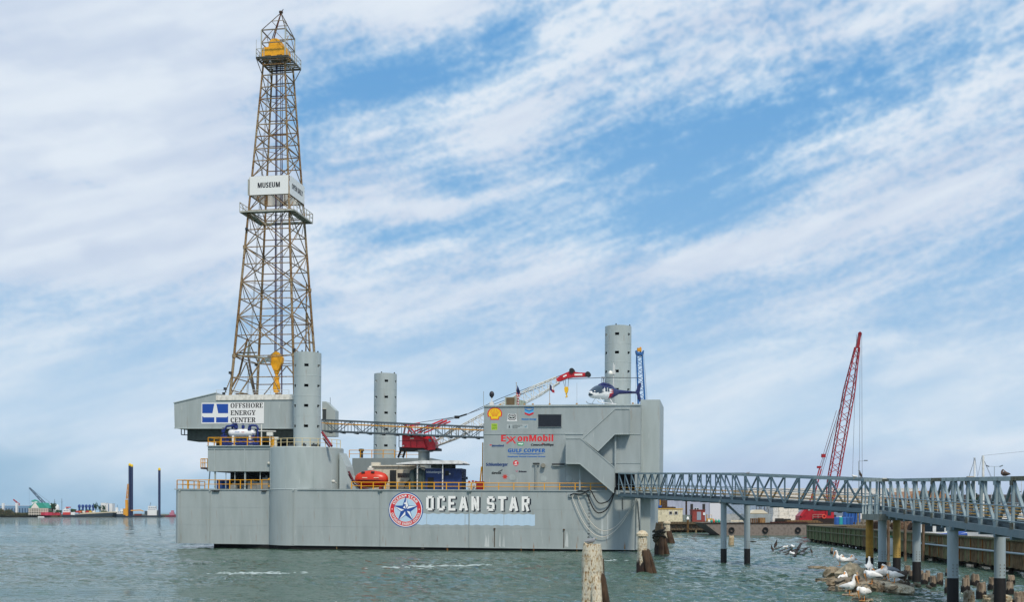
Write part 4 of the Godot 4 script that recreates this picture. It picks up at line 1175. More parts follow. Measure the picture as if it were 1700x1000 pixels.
# ---------------------------------------------------------------- derrick
func make_derrick() -> void:
	var base := Vector3(-20.211, 21.948, -8.6)
	base = Vector3(((-25.125) + (-15.302)) * 0.5, base.y, base.z - 4.6)
	var d := thing("derrick", "tall rusty lattice drilling derrick with a MUSEUM sign and yellow crown block", "derrick", base, RIG)
	var rust := mat("d0bda0", 0.8, "rust")
	var pale := mat("e4dfd4", 0.8, "rust")
	var grey := mat("b6b8b0", 0.7, "mottle")
	var yellow := mat("f8b010", 0.5, "mottle")
	var w0: float = (-15.302 - -25.125) * 0.5
	var topc := Vector3((-21.785 + -18.505) * 0.5, 71.829, base.z - 0.15)
	var w1: float = (-18.505 - -21.785) * 0.5
	var at := func(k: int, t: float) -> Vector3:   # leg k (front left, front right, back right, back left) at height share t
		var c := base.lerp(topc, t)
		var w := lerpf(w0, w1, t)
		return c + Vector3(w * (-1 if k % 4 in [0, 3] else 1), 0, w * (1 if k % 4 in [0, 1] else -1))
	var span := func(y: float) -> float: return (656.0 - y) / 558.0
	# legs, in lengths between their splices
	var cuts := [656.0, 592.0, 527.0, 469.0, 412.0, 351.0, 268.0, 185.0, 98.0]
	for k in 4:
		for i in 8:
			bar(d, "leg", at.call(k, span.call(cuts[i])), at.call(k, span.call(cuts[i + 1])), lerpf(0.4, 0.27, i / 7.0), rust if (i + k) % 3 else pale)
	var levels := [648.0, 627.0, 592.0, 558.0, 527.0, 498.0, 469.0, 440.0, 412.0, 383.0, 351.0, 326.0, 295.0, 268.0, 248.0, 227.0, 207.0, 185.0, 164.0, 144.0, 124.0, 106.0]
	for i in levels.size():
		var t: float = span.call(levels[i])
		for k in 4:
			if i == 0 and k == 0: continue
			bar(d, "girt", at.call(k, t), at.call(k + 1, t), 0.13 if i % 2 == 0 else 0.1, rust if (i + k) % 3 == 0 else pale, 0.13)
	for i in range(0, levels.size() - 2, 2):   # crossed braces over two bays
		var t0: float = span.call(levels[i])
		var t1: float = span.call(levels[i + 2])
		for k in 4:
			var r := lerpf(0.17, 0.11, i / 20.0)
			if i == 0:   # the two lowest bays open up round a doorway
				var m: Vector3 = at.call(k, span.call(596.0)).lerp(at.call(k + 1, span.call(596.0)), 0.5)
				bar(d, "brace", at.call(k, t0 - 0.012).lerp(at.call(k + 1, t0 - 0.012), 0.14 if k == 0 else 0.04), m, 0.22, pale)
				bar(d, "brace", at.call(k + 1, t0 - 0.012).lerp(at.call(k, t0 - 0.012), 0.22 if k == 0 else 0.04), m, 0.16, pale)
				bar(d, "brace", at.call(k, t1), m, 0.12, rust)
				bar(d, "brace", at.call(k + 1, t1), m, 0.12, rust)
				continue
			bar(d, "brace", at.call(k, t0), at.call(k + 1, t1), r, rust if (i / 2 + k) % 2 else pale)
			bar(d, "brace", at.call(k + 1, t0), at.call(k, t1), r, pale if (i / 2 + k) % 3 else rust)
			if i < 10:   # sub-struts in the wide lower bays
				var tm: float = span.call(levels[i + 1])
				bar(d, "strut", at.call(k, tm).lerp(at.call(k + 1, tm), 0.25), at.call(k, t1), 0.09, pale)
				bar(d, "strut", at.call(k + 1, tm).lerp(at.call(k, tm), 0.25), at.call(k + 1, t1), 0.09, pale)
	for i in [2, 4, 6, 10, 14, 18]:   # plan bracing
		var t: float = span.call(levels[i])
		bar(d, "plan_brace", at.call(0, t), at.call(2, t), 0.08, rust)
	for q in [[0, 592.0], [1, 592.0], [1, 469.0], [2, 469.0], [3, 527.0], [0, 412.0], [2, 592.0]]:   # gusset plates
		var s := S()
		s.slab(at.call(q[0], span.call(q[1])), Vector3(0.55, 0.5, 0.5), 0.15)
		part(d, "gusset", s, pale)
	var fl: Vector3 = at.call(0, 0.0)   # the outrigger foot at the left corner, with its small floodlights
	for q in [[Vector3(-0.9, 0, 0.1), 0.06], [Vector3(0.3, 0, 0.3), 0.05]]:
		bar(d, "outrigger", fl + q[0], at.call(0, q[1]), 0.14, pale)
	for p in [fl + Vector3(-0.7, 0.9, 0.2), fl + Vector3(0.1, 3.2, 0.3), fl + Vector3(-0.9, 0.2, 0.2), at.call(0, 0.49) + Vector3(0.1, 0, 0.3), at.call(1, 0.11) + Vector3(0.2, 1.0, 0.2), at.call(3, 0.1) + Vector3(-0.3, 0.6, 0.2)]:
		var s := S()
		s.slab(p, Vector3(0.4, 0.34, 0.36), 0.08, Basis(Vector3.UP, p.y)); s.tube(p, p + Vector3(0.1, -0.5, -0.2), 0.04)
		part(d, "floodlight", s, mat("2b2d30", 0.5))
	var lad := S("8f8a80")   # ladder up the left face
	for x in [-0.2, 0.2]:
		lad.tube(at.call(0, 0.0).lerp(at.call(3, 0.0), 0.5) + Vector3(0.5, 0, x), at.call(0, 0.97).lerp(at.call(3, 0.97), 0.5) + Vector3(0.2, 0, x), 0.035, 0.035, 5)
	for i in 150:
		var p: Vector3 = at.call(0, i / 155.0).lerp(at.call(3, i / 155.0), 0.5) + Vector3(0.5 - 0.3 * i / 150.0, 0, 0)
		lad.tube(p + Vector3(0, 0, -0.2), p + Vector3(0, 0, 0.2), 0.025, 0.025, 4, false)
	part(d, "ladder", lad, mat("ffffff", 0.7, "shape")).set_meta("kind", "stuff")
	# drilling lines and the travelling block that they carry belong to the hoist: a thing that hangs in the derrick
	var lines := S()
	for q in [[-0.25, 0.0], [0.0, 0.2], [0.6, 0.1], [0.82, -0.1], [-0.4, -0.1]]:
		lines.tube(Vector3(-19.887, 28.127, -13.0) + Vector3(q[0], 0, q[1]), topc + Vector3(q[0] * 0.8 - 0.1, 0, q[1]), 0.055, 0.055, 5)
	lines.tube(Vector3(-18.694, 22.367, -12.0), topc + Vector3(0.9, -10, 0.6), 0.1, 0.07, 6)
	part(d, "drilling_line", lines, mat("4a3f5c", 0.6))
	var hoist := thing("travelling_block", "yellow travelling block and hook hanging low inside the rusty derrick", "hoist block", Vector3(-19.491, 22.377, -12.0), RIG)
	var hb := S()
	var by: float = 22.377
	var bx: float = -19.491
	var bt: float = 28.653
	var hh := bt - by
	hb.prism(PackedVector2Array([Vector2(-0.12, 1.0), Vector2(0.14, 1.0), Vector2(0.56, 0.93), Vector2(0.95, 0.86), Vector2(0.88, 0.74), Vector2(0.36, 0.55), Vector2(-0.36, 0.55), Vector2(-0.86, 0.74), Vector2(-0.92, 0.85), Vector2(-0.56, 0.93)]) , -0.45, 0.45, Transform3D(Basis.from_scale(Vector3(1, hh, 1)), Vector3(bx, by, -12.0)))
	part(hoist, "sheave_housing", hb, yellow)
	var hs := S()
	for z in [-0.2, 0.2]:
		hs.tube(Vector3(bx - 0.1, by + hh * 0.8, -12 + z), Vector3(bx - 0.1, by + hh * 0.8, -11.95 + z), 0.8, 0.8, 20)
	part(hoist, "sheave", hs, mat("6b4a14", 0.6))
	var hk := S()
	hk.lathe([Vector2(0.12, 0.02), Vector2(0.42, 0.05), Vector2(0.55, 0.14), Vector2(0.5, 0.22), Vector2(0.34, 0.31), Vector2(0.34, 0.36), Vector2(0.42, 0.37), Vector2(0.42, 0.4), Vector2(0.26, 0.42), Vector2(0.22, 0.46), Vector2(0.36, 0.5), Vector2(0.4, 0.56), Vector2(0, 0.57)].map(func(q): return Vector2(q.x * 1.02, q.y * hh)), Vector3(bx, by, -12.0), 18)
	part(hoist, "hook", hk, yellow)
	for x in [-0.6, 0.7]:
		bar(hoist, "bail", Vector3(bx + 0.06 * signf(x), by + hh * 0.36, -11.6), Vector3(bx + 0.4 * signf(x), by + hh * 0.12, -11.6), 0.12, yellow)
	# guide arms from the left legs to the block
	bar(d, "guide_arm", Vector3(-25.1, 27.914, -9.5), Vector3(-20.302, 27.553, -11), 0.3, mat("93a5a4", 0.6), 0.3)
	bar(d, "guide_arm", Vector3(-23.547, 27.456, -15), Vector3(-20.518, 27.512, -12), 0.3, mat("93a5a4", 0.6), 0.3)
	var cl := S()
	cl.slab(Vector3(-20.337, 27.581, -11.2), Vector3(0.4, 1.0, 0.7), 0.1); part(d, "guide_clamp", cl, mat("8f9896", 0.6))
	for q in [[Vector3(-24.789, 28.104, -9), Vector3(-22.693, 28.573, -12)], [Vector3(-23.95, 28.178, -9), Vector3(-21.766, 28.325, -10)]]:
		bar(d, "stabbing_board", q[0], q[1], 0.5, mat("6b6558", 0.8), 0.12)
	bar(d, "standpipe", Vector3(-24.652, 28.452, -13.5), Vector3(-23.46, 22.572, -13.5), 0.3, mat("5a5048", 0.8))
	bar(d, "standpipe", Vector3(-24.475, 30.254, -13.5), Vector3(-24.652, 28.452, -13.5), 0.3, mat("8a9488", 0.8))
	bar(d, "standpipe", Vector3(-23.702, 30.495, -11), Vector3(-24.887, 25.445, -11), 0.3, rust)
	bar(d, "standpipe", Vector3(-24.887, 25.445, -11), Vector3(-25.658, 23.298, -10), 0.3, rust)
	bar(d, "standpipe", Vector3(-16.343, 35.014, -16), Vector3(-15.821, 29.103, -16), 0.26, pale)
	bar(d, "standpipe", Vector3(-16.474, 39.557, -16), Vector3(-16.857, 29.259, -17), 0.2, rust)
	# the board with rails half way up
	var t2: float = span.call(354.0)
	var lo := [at.call(0, t2), at.call(1, t2), at.call(2, t2), at.call(3, t2)]
	var outer := []
	var inner := []
	for k in 4:
		var c: Vector3 = base.lerp(topc, t2)
		outer.append(c + (lo[k] - c) * Vector3(1.32, 1, 1.26)); inner.append(c + (lo[k] - c) * Vector3(0.98, 1, 0.98))
	for k in 4:
		var s := S()
		s.quad(outer[k], outer[(k + 1) % 4], inner[(k + 1) % 4], inner[k])
		s.beam(outer[k] - Vector3(0, 0.08, 0), outer[(k + 1) % 4] - Vector3(0, 0.08, 0), 0.1, 0.22)
		s.beam(inner[k] - Vector3(0, 0.1, 0), inner[(k + 1) % 4] - Vector3(0, 0.1, 0), 0.1, 0.2)
		for i in 7: s.beam(outer[k].lerp(outer[(k + 1) % 4], i / 6.0) - Vector3(0, 0.1, 0), inner[k].lerp(inner[(k + 1) % 4], i / 6.0) - Vector3(0, 0.1, 0), 0.08, 0.12)
		part(d, "walkway", s, grey)
	railing(d, [outer[0], outer[3]], 1.3, 1.2, grey, 0.045)
	railing(d, [outer[1], outer[2]], 1.3, 1.4, grey, 0.045)
	railing(d, [outer[3], outer[2]], 1.3, 1.6, grey, 0.045)
	bar(d, "rail_brace", outer[0] + Vector3(0, 1.3, 0), outer[0].lerp(outer[3], 0.5), 0.07, pale)
	bar(d, "rail_brace", outer[2] + Vector3(0, 1.3, 0), outer[2].lerp(outer[1], 0.5), 0.07, pale)
	bar(d, "rail_brace", outer[0] + Vector3(0, 1.3, 0), outer[0].lerp(outer[1], 0.22) + Vector3(0, 0.1, 0), 0.06, pale)
	# sign boards on the four faces
	var ta: float = span.call(326.0)
	var tb: float = span.call(295.5)
	var ya: float = base.lerp(topc, ta).y
	var yb: float = base.lerp(topc, tb).y
	var c0: Vector3 = base.lerp(topc, (ta + tb) * 0.5)
	var half := lerpf(w0, w1, (ta + tb) * 0.5) + 0.18
	for k in 4:
		var turn := Basis(Vector3.UP, PI * 0.5 * k)
		var xf := Transform3D(turn, Vector3(c0.x, ya, c0.z) + turn * Vector3(0, 0, half + 0.12))
		var s := S("e6e8e6")
		s.box(xf * Vector3(0, (yb - ya) * 0.5, -0.04), Vector3(half * 1.94, yb - ya, 0.06), turn)
		pen(s, "20242c")
		if k < 2:
			var word: String = ["MUSEUM", "OPEN DAILY"][k]
			s.bold(word, "Droid Sans", Vector2(-1.72 if k == 0 else -2.2, 1.0), Vector2(3.4 if k == 0 else 4.4, 0.78), xf, 0.02)
		part(d, "sign_board", s, mat("ffffff", 0.6, "shape"), ["white sign board reading MUSEUM", "white sign board reading OPEN DAILY", "", ""][k])
		for x in [-0.9, 0.0, 0.9]:
			bar(d, "sign_bracket", xf * Vector3(x * half, 0.1, -0.08), xf * Vector3(x * half, yb - ya - 0.1, -0.08), 0.1, pale, 0.1)
	var sp := S()
	sp.beam(Vector3(c0.x - half - 0.1, ya, c0.z + half + 0.1), Vector3(c0.x - half - 0.1, yb - 0.4, c0.z + half + 0.1), 0.16, 0.16)
	part(d, "sign_post", sp, grey)
	# crown platform
	var ty := 71.668
	var px := [-22.33, -17.404]
	var fz := -10.2
	var bz := -15.4
	var ps := S()
	for i in 9: ps.beam(Vector3(px[0], ty, lerpf(fz, bz, i / 8.0)), Vector3(px[1], ty, lerpf(fz, bz, i / 8.0)), 0.3, 0.08)
	ps.beam(Vector3(px[0], ty - 0.08, fz), Vector3(px[0], ty - 0.08, bz), 0.12, 0.26); ps.beam(Vector3(px[1], ty - 0.08, fz), Vector3(px[1], ty - 0.08, bz), 0.12, 0.26)
	ps.beam(Vector3(px[0], ty - 0.08, fz), Vector3(px[1], ty - 0.08, fz), 0.12, 0.26); ps.beam(Vector3(px[0], ty - 0.08, bz), Vector3(px[1], ty - 0.08, bz), 0.12, 0.26)
	part(d, "crown_platform", ps, mat("6d6a62", 0.8, "mottle"))
	railing(d, [Vector3(px[0], ty, bz), Vector3(px[0], ty, fz), Vector3(px[0] + 1.2, ty, fz)], 1.25, 1.2, grey, 0.045)
	railing(d, [Vector3(px[1], ty, fz), Vector3(px[1], ty, bz), Vector3(px[0], ty, bz)], 1.25, 1.5, grey, 0.045)
	bar(d, "whip_aerial", Vector3(px[0], ty, fz), Vector3(px[0], ty + 2.6, fz), 0.06, grey)
	for k in 4:
		bar(d, "knee_brace", at.call(k, 0.955), Vector3(px[0 if k % 4 in [0, 3] else 1], ty - 0.1, fz if k < 2 else bz), 0.12, pale)
	# crown block: yellow housing of sheaves
	var cb := S()
	var m := Vector3(-20.1, ty, -12.3)
	cb.prism(PackedVector2Array([Vector2(-1.7, 0.15), Vector2(-1.7, 0.9), Vector2(-1.5, 1.6), Vector2(-0.75, 1.65), Vector2(-0.65, 2.3), Vector2(-0.3, 2.62), Vector2(0.3, 2.66), Vector2(0.75, 2.45), Vector2(0.9, 1.7), Vector2(1.6, 1.5), Vector2(1.7, 0.9), Vector2(1.7, 0.15), Vector2(1.25, 0.15), Vector2(1.1, 0.6), Vector2(0.4, 0.6), Vector2(0.4, 0.15), Vector2(-0.3, 0.15), Vector2(-0.4, 0.6), Vector2(-1.2, 0.6), Vector2(-1.3, 0.15)]), -0.9, 0.9, Transform3D(Basis.from_scale(Vector3(1.15, 1.18, 1)), m))
	part(d, "crown_block", cb, yellow)
	var sv := S()
	for x in [-0.9, -0.3, 0.3, 0.9]: sv.tube(m + Vector3(x - 0.08, 0.95, -1.1), m + Vector3(x + 0.08, 0.95, -1.1), 0.75, 0.75, 20)
	part(d, "crown_sheave", sv, mat("8a5a10", 0.6))
	# gin-pole frame over the crown
	var gx := [-21.788, -18.104, -18.462]
	var g0 := [Vector3(gx[0], ty, -10.8), Vector3(gx[1], ty, -10.8), Vector3(gx[1], ty, -14.6), Vector3(gx[0], ty, -14.6)]
	var ry := 75.873
	var peak := Vector3((gx[0] + gx[1]) * 0.5 + 0.4, 79.084, -12.7)
	for k in 4:
		var a: Vector3 = g0[k]
		var b: Vector3 = g0[(k + 1) % 4]
		var ta_ := Vector3(a.x, ry, a.z)
		var tb_ := Vector3(b.x, ry, b.z)
		bar(d, "frame_post", a, ta_, 0.15, grey, 0.15)
		bar(d, "frame_rail", ta_, tb_, 0.14, mat("7c7568", 0.8), 0.14)
		bar(d, "frame_rail", a.lerp(ta_, 0.55), b.lerp(tb_, 0.55), 0.12, mat("7c7568", 0.8), 0.12)
		bar(d, "frame_brace", a.lerp(ta_, 0.55), ta_.lerp(tb_, 0.5), 0.09, pale)
		bar(d, "frame_brace", b.lerp(tb_, 0.55), ta_.lerp(tb_, 0.5), 0.09, pale)
		bar(d, "peak_leg", ta_, peak, 0.12, mat("8a8272", 0.8, "rust"))
		bar(d, "peak_rail", ta_.lerp(peak, 0.52), tb_.lerp(peak, 0.52), 0.09, pale)
	bar(d, "gin_pole", Vector3(m.x - 0.5, m.y + 2.3, m.z + 0.4), peak, 0.2, mat("5a2f1c", 0.8))
	var cap := S()
	cap.slab(peak + Vector3(0, 0.1, 0), Vector3(0.5, 0.25, 0.5), 0.1); cap.tube(peak, peak + Vector3(0.35, 0.5, 0), 0.06)
	part(d, "peak_cap", cap, mat("4a3a30", 0.8))
	var hl := S()
	for x in [0.35, 0.7]: hl.tube(Vector3(peak.x + x * 0.6, peak.y - 0.8, -13.4), Vector3(peak.x + x + 0.4, ty + 0.5, -13.6), 0.035, 0.035, 5)
	for i in 14: hl.tube(Vector3(peak.x + 0.3 + i * 0.035, peak.y - 1.0 - i * 0.36, -13.5), Vector3(peak.x + 0.6 + i * 0.035, peak.y - 1.0 - i * 0.36, -13.5), 0.025, 0.025, 4)
	part(d, "crown_ladder", hl, grey)
	# small railing and clutter at the derrick's foot
	var heap := S()
	heap.span(Vector3(-24.649, 22.122, -9) + Vector3(0, 0, -0.5), Vector3(-22.974, 22.28, -9)); heap.slab(Vector3(-18.267, 22.064, -9.5), Vector3(0.8, 0.3, 0.6), 0.1)
	part(d, "floor_plate", heap, mat("a5987c", 0.8, "rust"))

# ---------------------------------------------------------------- things on the rig's deck
func make_deck() -> void:
	var white := mat("e6e6e2", 0.4)
	var dark := mat("1d2022", 0.6)
	# horizontal white vessel in a blue pipe skid, on the engine house
	var v0 := Vector3(-22.273, 14.379, -6)
	var sk := thing("separator_skid", "white horizontal pressure vessel in dark blue pipework on the engine house roof", "pressure vessel", v0, RIG)
	var s := S("e9ebec")
	var l := Vector3(-24.209, 16.283, -6)
	var r := Vector3(-20.283, 16.266, -6)
	s.sweep([[l + Vector3(-0.15, 0, 0), 0.05, 0.05], [l, 0.34, 0.34], [l + Vector3(0.2, 0, 0), 0.52, 0.52], [l + Vector3(0.5, 0, 0), 0.56, 0.56], [r + Vector3(-0.5, 0, 0), 0.56, 0.56], [r + Vector3(-0.2, 0, 0), 0.52, 0.52], [r, 0.34, 0.34], [r + Vector3(0.15, 0, 0), 0.05, 0.05]], 18)
	pen(s, "4d7fc0"); s.text("OFFSHORE", "Droid Sans", 700, Vector2(-23.122, 16.28), Vector2(0.7, 0.15), at_depth(5.42)); pen(s, "c0504a"); s.text("TEST", "Droid Sans", 700, Vector2(-22.121, 16.275), Vector2(0.45, 0.15), at_depth(5.42))
	part(sk, "vessel", s, mat("ffffff", 0.35, "shape"))
	var navy := mat("1d2f78", 0.4)
	for q in [[Vector3(-24.843, 14.436, -5.4), Vector3(-24.768, 16.502, -5.4), Vector3(-24.316, 17.188, -5.4), Vector3(-23.221, 17.269, -5.4), Vector3(-23.123, 16.853, -5.6)], [Vector3(-21.118, 16.671, -5.6), Vector3(-20.901, 17.17, -5.4), Vector3(-20.494, 17.296, -5.4), Vector3(-19.859, 17.25, -5.4), Vector3(-19.63, 16.906, -5.4), Vector3(-19.611, 14.423, -5.4)],
			[Vector3(-23.755, 16.799, -6), Vector3(-23.581, 17.473, -5.8), Vector3(-23.033, 17.556, -5.8), Vector3(-23.114, 16.796, -6)], [Vector3(-24.941, 14.941, -5.2), Vector3(-24.118, 14.938, -5.2), Vector3(-23.941, 15.539, -5.2)], [Vector3(-24.666, 14.67, -5), Vector3(-19.311, 14.655, -5)], [Vector3(-25.562, 14.575, -7), Vector3(-20.138, 14.561, -7)], [Vector3(-22.109, 16.791, -6), Vector3(-22.112, 17.135, -6)], [Vector3(-25.309, 16.029, -6), Vector3(-25.297, 14.472, -6)], [Vector3(-22.571, 15.105, -5.2), Vector3(-20.302, 15.098, -5.2), Vector3(-19.936, 14.583, -5.2)]]:
		var t := S()
		t.rope(PackedVector3Array(q), 0.15, 8)
		part(sk, "pipe", t, navy)
	for p in [Vector3(-24.815, 16.495, -5.3), Vector3(-23.492, 17.285, -5.6), Vector3(-22.943, 17.11, -5.6), Vector3(-22.069, 17.128, -5.9), Vector3(-20.896, 16.92, -5.5), Vector3(-24.03, 15.011, -5), Vector3(-22.028, 14.919, -5), Vector3(-21.121, 14.831, -5), Vector3(-20.215, 15.611, -5.2), Vector3(-24.398, 15.627, -5.2)]:
		var t := S()
		t.slab(p, Vector3(0.42, 0.42, 0.36), 0.1); t.tube(p, p + Vector3(0, 0.42, 0), 0.05); t.tube(p + Vector3(0, 0.42, 0), p + Vector3(0, 0.47, 0), 0.22, 0.22, 10)
		part(sk, "valve", t, navy)
	for x in [-23.472, -20.916]:
		bar(sk, "saddle", Vector3(x, v0.y, -6), Vector3(x, 16.017, -6), 0.3, white, 0.8)
	var lr := S("d9d9d2")   # radar on its pedestal
	lr.tube(Vector3(-18.903, 14.312, -5), Vector3(-18.927, 17.385, -5), 0.09); lr.box(Vector3(-18.064, 16.442, -5), Vector3(2.6, 0.14, 0.2), Basis(Vector3.BACK, -0.03)); lr.slab(Vector3(-17.656, 16.014, -5), Vector3(0.9, 0.5, 0.5), 0.1)
	lr.slab(Vector3(-16.683, 15.388, -4.6), Vector3(0.9, 0.35, 0.6), 0.1); lr.tube(Vector3(-16.63, 14.284, -4.6), Vector3(-16.638, 15.303, -4.6), 0.22)
	lr.tube(Vector3(-17.642, 14.309, -5), Vector3(-17.654, 15.759, -5), 0.1)
	single("radar_scanner", "white radar scanner bar on a post beside the white vessel", "radar", lr, mat("ffffff", 0.5, "shape"), Vector3(-18.903, 14.312, -5), RIG)
	# lifeboat
	var lb := thing("lifeboat", "orange enclosed lifeboat resting behind the yellow deck rail", "lifeboat", Vector3(-2.198, 8.286, -3.4), RIG)
	var hull := S("d8401c")
	var rows := []
	for i in 17:
		var a := i / 16.0 * PI
		var x := -cos(a)
		rows.append([Vector3(-2.208, 9.615, -3.4) + Vector3(x * 2.35, -0.05 * x * x, 0), 1.05 * pow(maxf(sin(a), 0.02), 0.72), 1.2 * pow(maxf(sin(a), 0.02), 0.75)])
	hull.sweep(rows, 22)
	part(lb, "hull", hull, mat("cc3212", 0.35))
	var belt := S()
	var ring := PackedVector3Array()
	for i in 33:
		var a := TAU * i / 32
		ring.append(Vector3(-2.207, 9.448, -3.4) + Vector3(cos(a) * 2.32, 0, sin(a) * 1.06))
	belt.rope(ring, 0.09)
	part(lb, "fender", belt, mat("5c1c10", 0.6))
	for p in [Vector3(-3.179, 10.532, -2.62), Vector3(-1.784, 10.564, -2.55)]:
		var t := S()
		t.slab(p, Vector3(0.5, 0.22, 0.1), 0.03, Basis(Vector3.RIGHT, -0.6)); part(lb, "window", t, mat("20282c", 0.2))
	for x in [-2.849, -1.222]:
		var t := S()
		t.box(Vector3(x, 9.792, -2.36), Vector3(0.7, 0.1, 0.05)); part(lb, "grab_rail", t, mat("f0d0b8", 0.5))
	var hs := S("d9d6cc")
	hs.ball(Vector3(-2.41, 11.233, -3.4), Vector3(0.22, 0.22, 0.22), 10, 6); hs.slab(Vector3(-2.348, 11.025, -3.4), Vector3(0.8, 0.3, 0.5), 0.08); hs.tube(Vector3(-2.219, 10.943, -3.4), Vector3(-2.224, 11.607, -3.4), 0.05)
	part(lb, "hatch", hs, mat("ffffff", 0.5, "shape"))
	for x in [-1.4, 1.4]:
		var t := S()
		t.slab(Vector3(-2.198, 8.369, -3.4) + Vector3(x, 0, 0), Vector3(0.3, 0.7, 1.4), 0.06); part(lb, "cradle", t, mat("7c1c1c", 0.6))
	var dv := S()
	dv.rope(PackedVector3Array([Vector3(-5.044, 10.639, -2), Vector3(-4.433, 9.485, -2), Vector3(-3.225, 8.5, -2), Vector3(-2.196, 8.174, -2)]), 0.14); dv.rope(PackedVector3Array([Vector3(-5.172, 10.239, -2.4), Vector3(-4.386, 8.918, -2.4), Vector3(-3.349, 8.26, -2.4)]), 0.1)
	single("lifeboat_davit", "dark red curved davit arm between the lifeboat and the round leg well", "davit", dv, mat("5c1720", 0.6), Vector3(-5.039, 10.061, -2), RIG)
	# cream deckhouse with a dark door
	var ch := thing("cream_deckhouse", "cream flat-roofed deckhouse with a dark door and a row of windows, behind the lifeboat", "deckhouse", Vector3(-0.331, 8.392, -8), RIG)
	var cs := S()
	cs.span(Vector3(-3.541, 11.671, -8) + Vector3(0, 0, -5), Vector3(2.998, 8.15, -8))
	part(ch, "wall", cs, mat("d5cdb8", 0.7, "mottle"))
	var rf := S()
	rf.span(Vector3(-3.539, 11.744, -7.7) + Vector3(0, 0, -5.5), Vector3(3.104, 11.578, -7.7)); rf.beam(Vector3(-2.283, 11.328, -7.95), Vector3(1.331, 11.332, -7.95), 0.06, 0.06)
	part(ch, "roof", rf, mat("dcd6c4", 0.7, "mottle"))
	s = S(); s.span(Vector3(-0.917, 11.032, -7.97), Vector3(0.013, 8.2, -7.93)); part(ch, "door", s, dark)
	for q in [[660.5, 667.5], [668.5, 675.5], [676.5, 681]]:
		pass
	for x in [0.535, 1.238, 1.852]:
		s = S(); s.box(Vector3(x, 10.312, -7.98), Vector3(0.66, 0.62, 0.06)); part(ch, "window", s, mat("31302c", 0.2))
	s = S(); s.slab(Vector3(-3.162, 11.906, -8.5), Vector3(1.3, 0.5, 0.9), 0.15); part(ch, "roof_vent", s, mat("cfcabb", 0.7))
	# shelter with a thin white roof
	var cp := thing("deck_canopy", "open shelter with a wide white sheet roof on four perforated posts over the blue container", "canopy", Vector3(5.847, 8.332, -4), RIG)
	var rs := S()
	var p0 := Vector2(1.321, 11.798)
	var p1 := Vector2(10.352, 12.183)
	var pm := Vector2(4.97, 12.168)
	rs.prism(PackedVector2Array([p0, p0 + Vector2(0.2, -0.12), Vector2(4.974, 11.716), Vector2(10.69, 11.726), Vector2(10.73, 11.841), Vector2(10.268, 12.183), pm]), -7.5, -3.0)
	part(cp, "roof", rs, mat("eceeee", 0.5, "mottle"))
	for q in [[693.0, 3.3], [735.0, 3.3]]:
		pass
	for b in [Vector3(4.303, 8.313, -3.4), Vector3(7.856, 8.328, -3.4), Vector3(3.617, 8.387, -7), Vector3(7.252, 8.402, -7)]:
		var f := Vector3(b.x, 8.2, b.z)
		var t := Vector3(b.x, 11.775, b.z)
		bar(cp, "post", f, t, 0.1, white, 0.3)
		for i in 4:
			bar(cp, "plate", f.lerp(t, 0.15 + i * 0.22) + Vector3(0, 0, 0.16), f.lerp(t, 0.19 + i * 0.22) + Vector3(0, 0, 0.16), 0.16, mat("8f9a9c", 0.5), 0.03)
	# blue container
	var bc := thing("blue_container", "dark blue equipment container with white lettering under the white canopy", "container", Vector3(7.568, 8.352, -4.6), RIG)
	s = S(); s.span(Vector3(5.077, 11.163, -4.6) + Vector3(0, 0, -3), Vector3(10.186, 8.25, -4.6)); part(bc, "body", s, mat("24407c", 0.5, "mottle"))
	s = S("e8eef2"); s.text("Schlumberger", "Droid Sans", 700, Vector2(5.236, 10.413), Vector2(7.405 - 5.235, 0.4), at_depth(4.58)); part(bc, "lettering", s, mat("ffffff", 0.5, "shape"))
	for q in [[Vector3(5.438, 9.918, -4.56), Vector3(6.305, 8.429, -4.55), dark], [Vector3(7.898, 10.833, -4.56), Vector3(8.414, 10.172, -4.55), dark], [Vector3(8.452, 10.503, -4.56), Vector3(8.667, 10.338, -4.55), white]]:
		s = S(); s.span(q[0], q[1]); part(bc, "panel", s, q[2])
	for x in [5.127, 7.724, 10.137]:
		bar(bc, "corner_post", Vector3(x, 8.25, -4.58), Vector3(x, 11.165, -4.58), 0.16, mat("1b3163", 0.5), 0.12)
	s = S(); s.tube(Vector3(10.177, 9.86, -5), Vector3(10.685, 9.861, -5), 0.2); s.slab(Vector3(10.257, 10.439, -5), Vector3(0.5, 0.5, 0.6), 0.1); s.slab(Vector3(10.268, 9.116, -5), Vector3(0.6, 1.1, 0.6), 0.1); s.tube(Vector3(10.684, 10.027, -5), Vector3(10.686, 9.655, -5), 0.3)
	part(bc, "valve_gear", s, mat("1d2c3e", 0.5))
	for x in [[Vector3(6.607, 11.678, -6), 2.1], [Vector3(8.235, 11.637, -6), 1.6]]:
		s = S(); s.tube(x[0] + Vector3(0, -0.4, 0), x[0] + Vector3(0, 0.2, 0), x[1] * 0.5, -1.0, 20); part(bc, "roof_drum", s, mat("5a6058", 0.6, "mottle"))
	# green bottles and small gear left of the container
	var n := 0
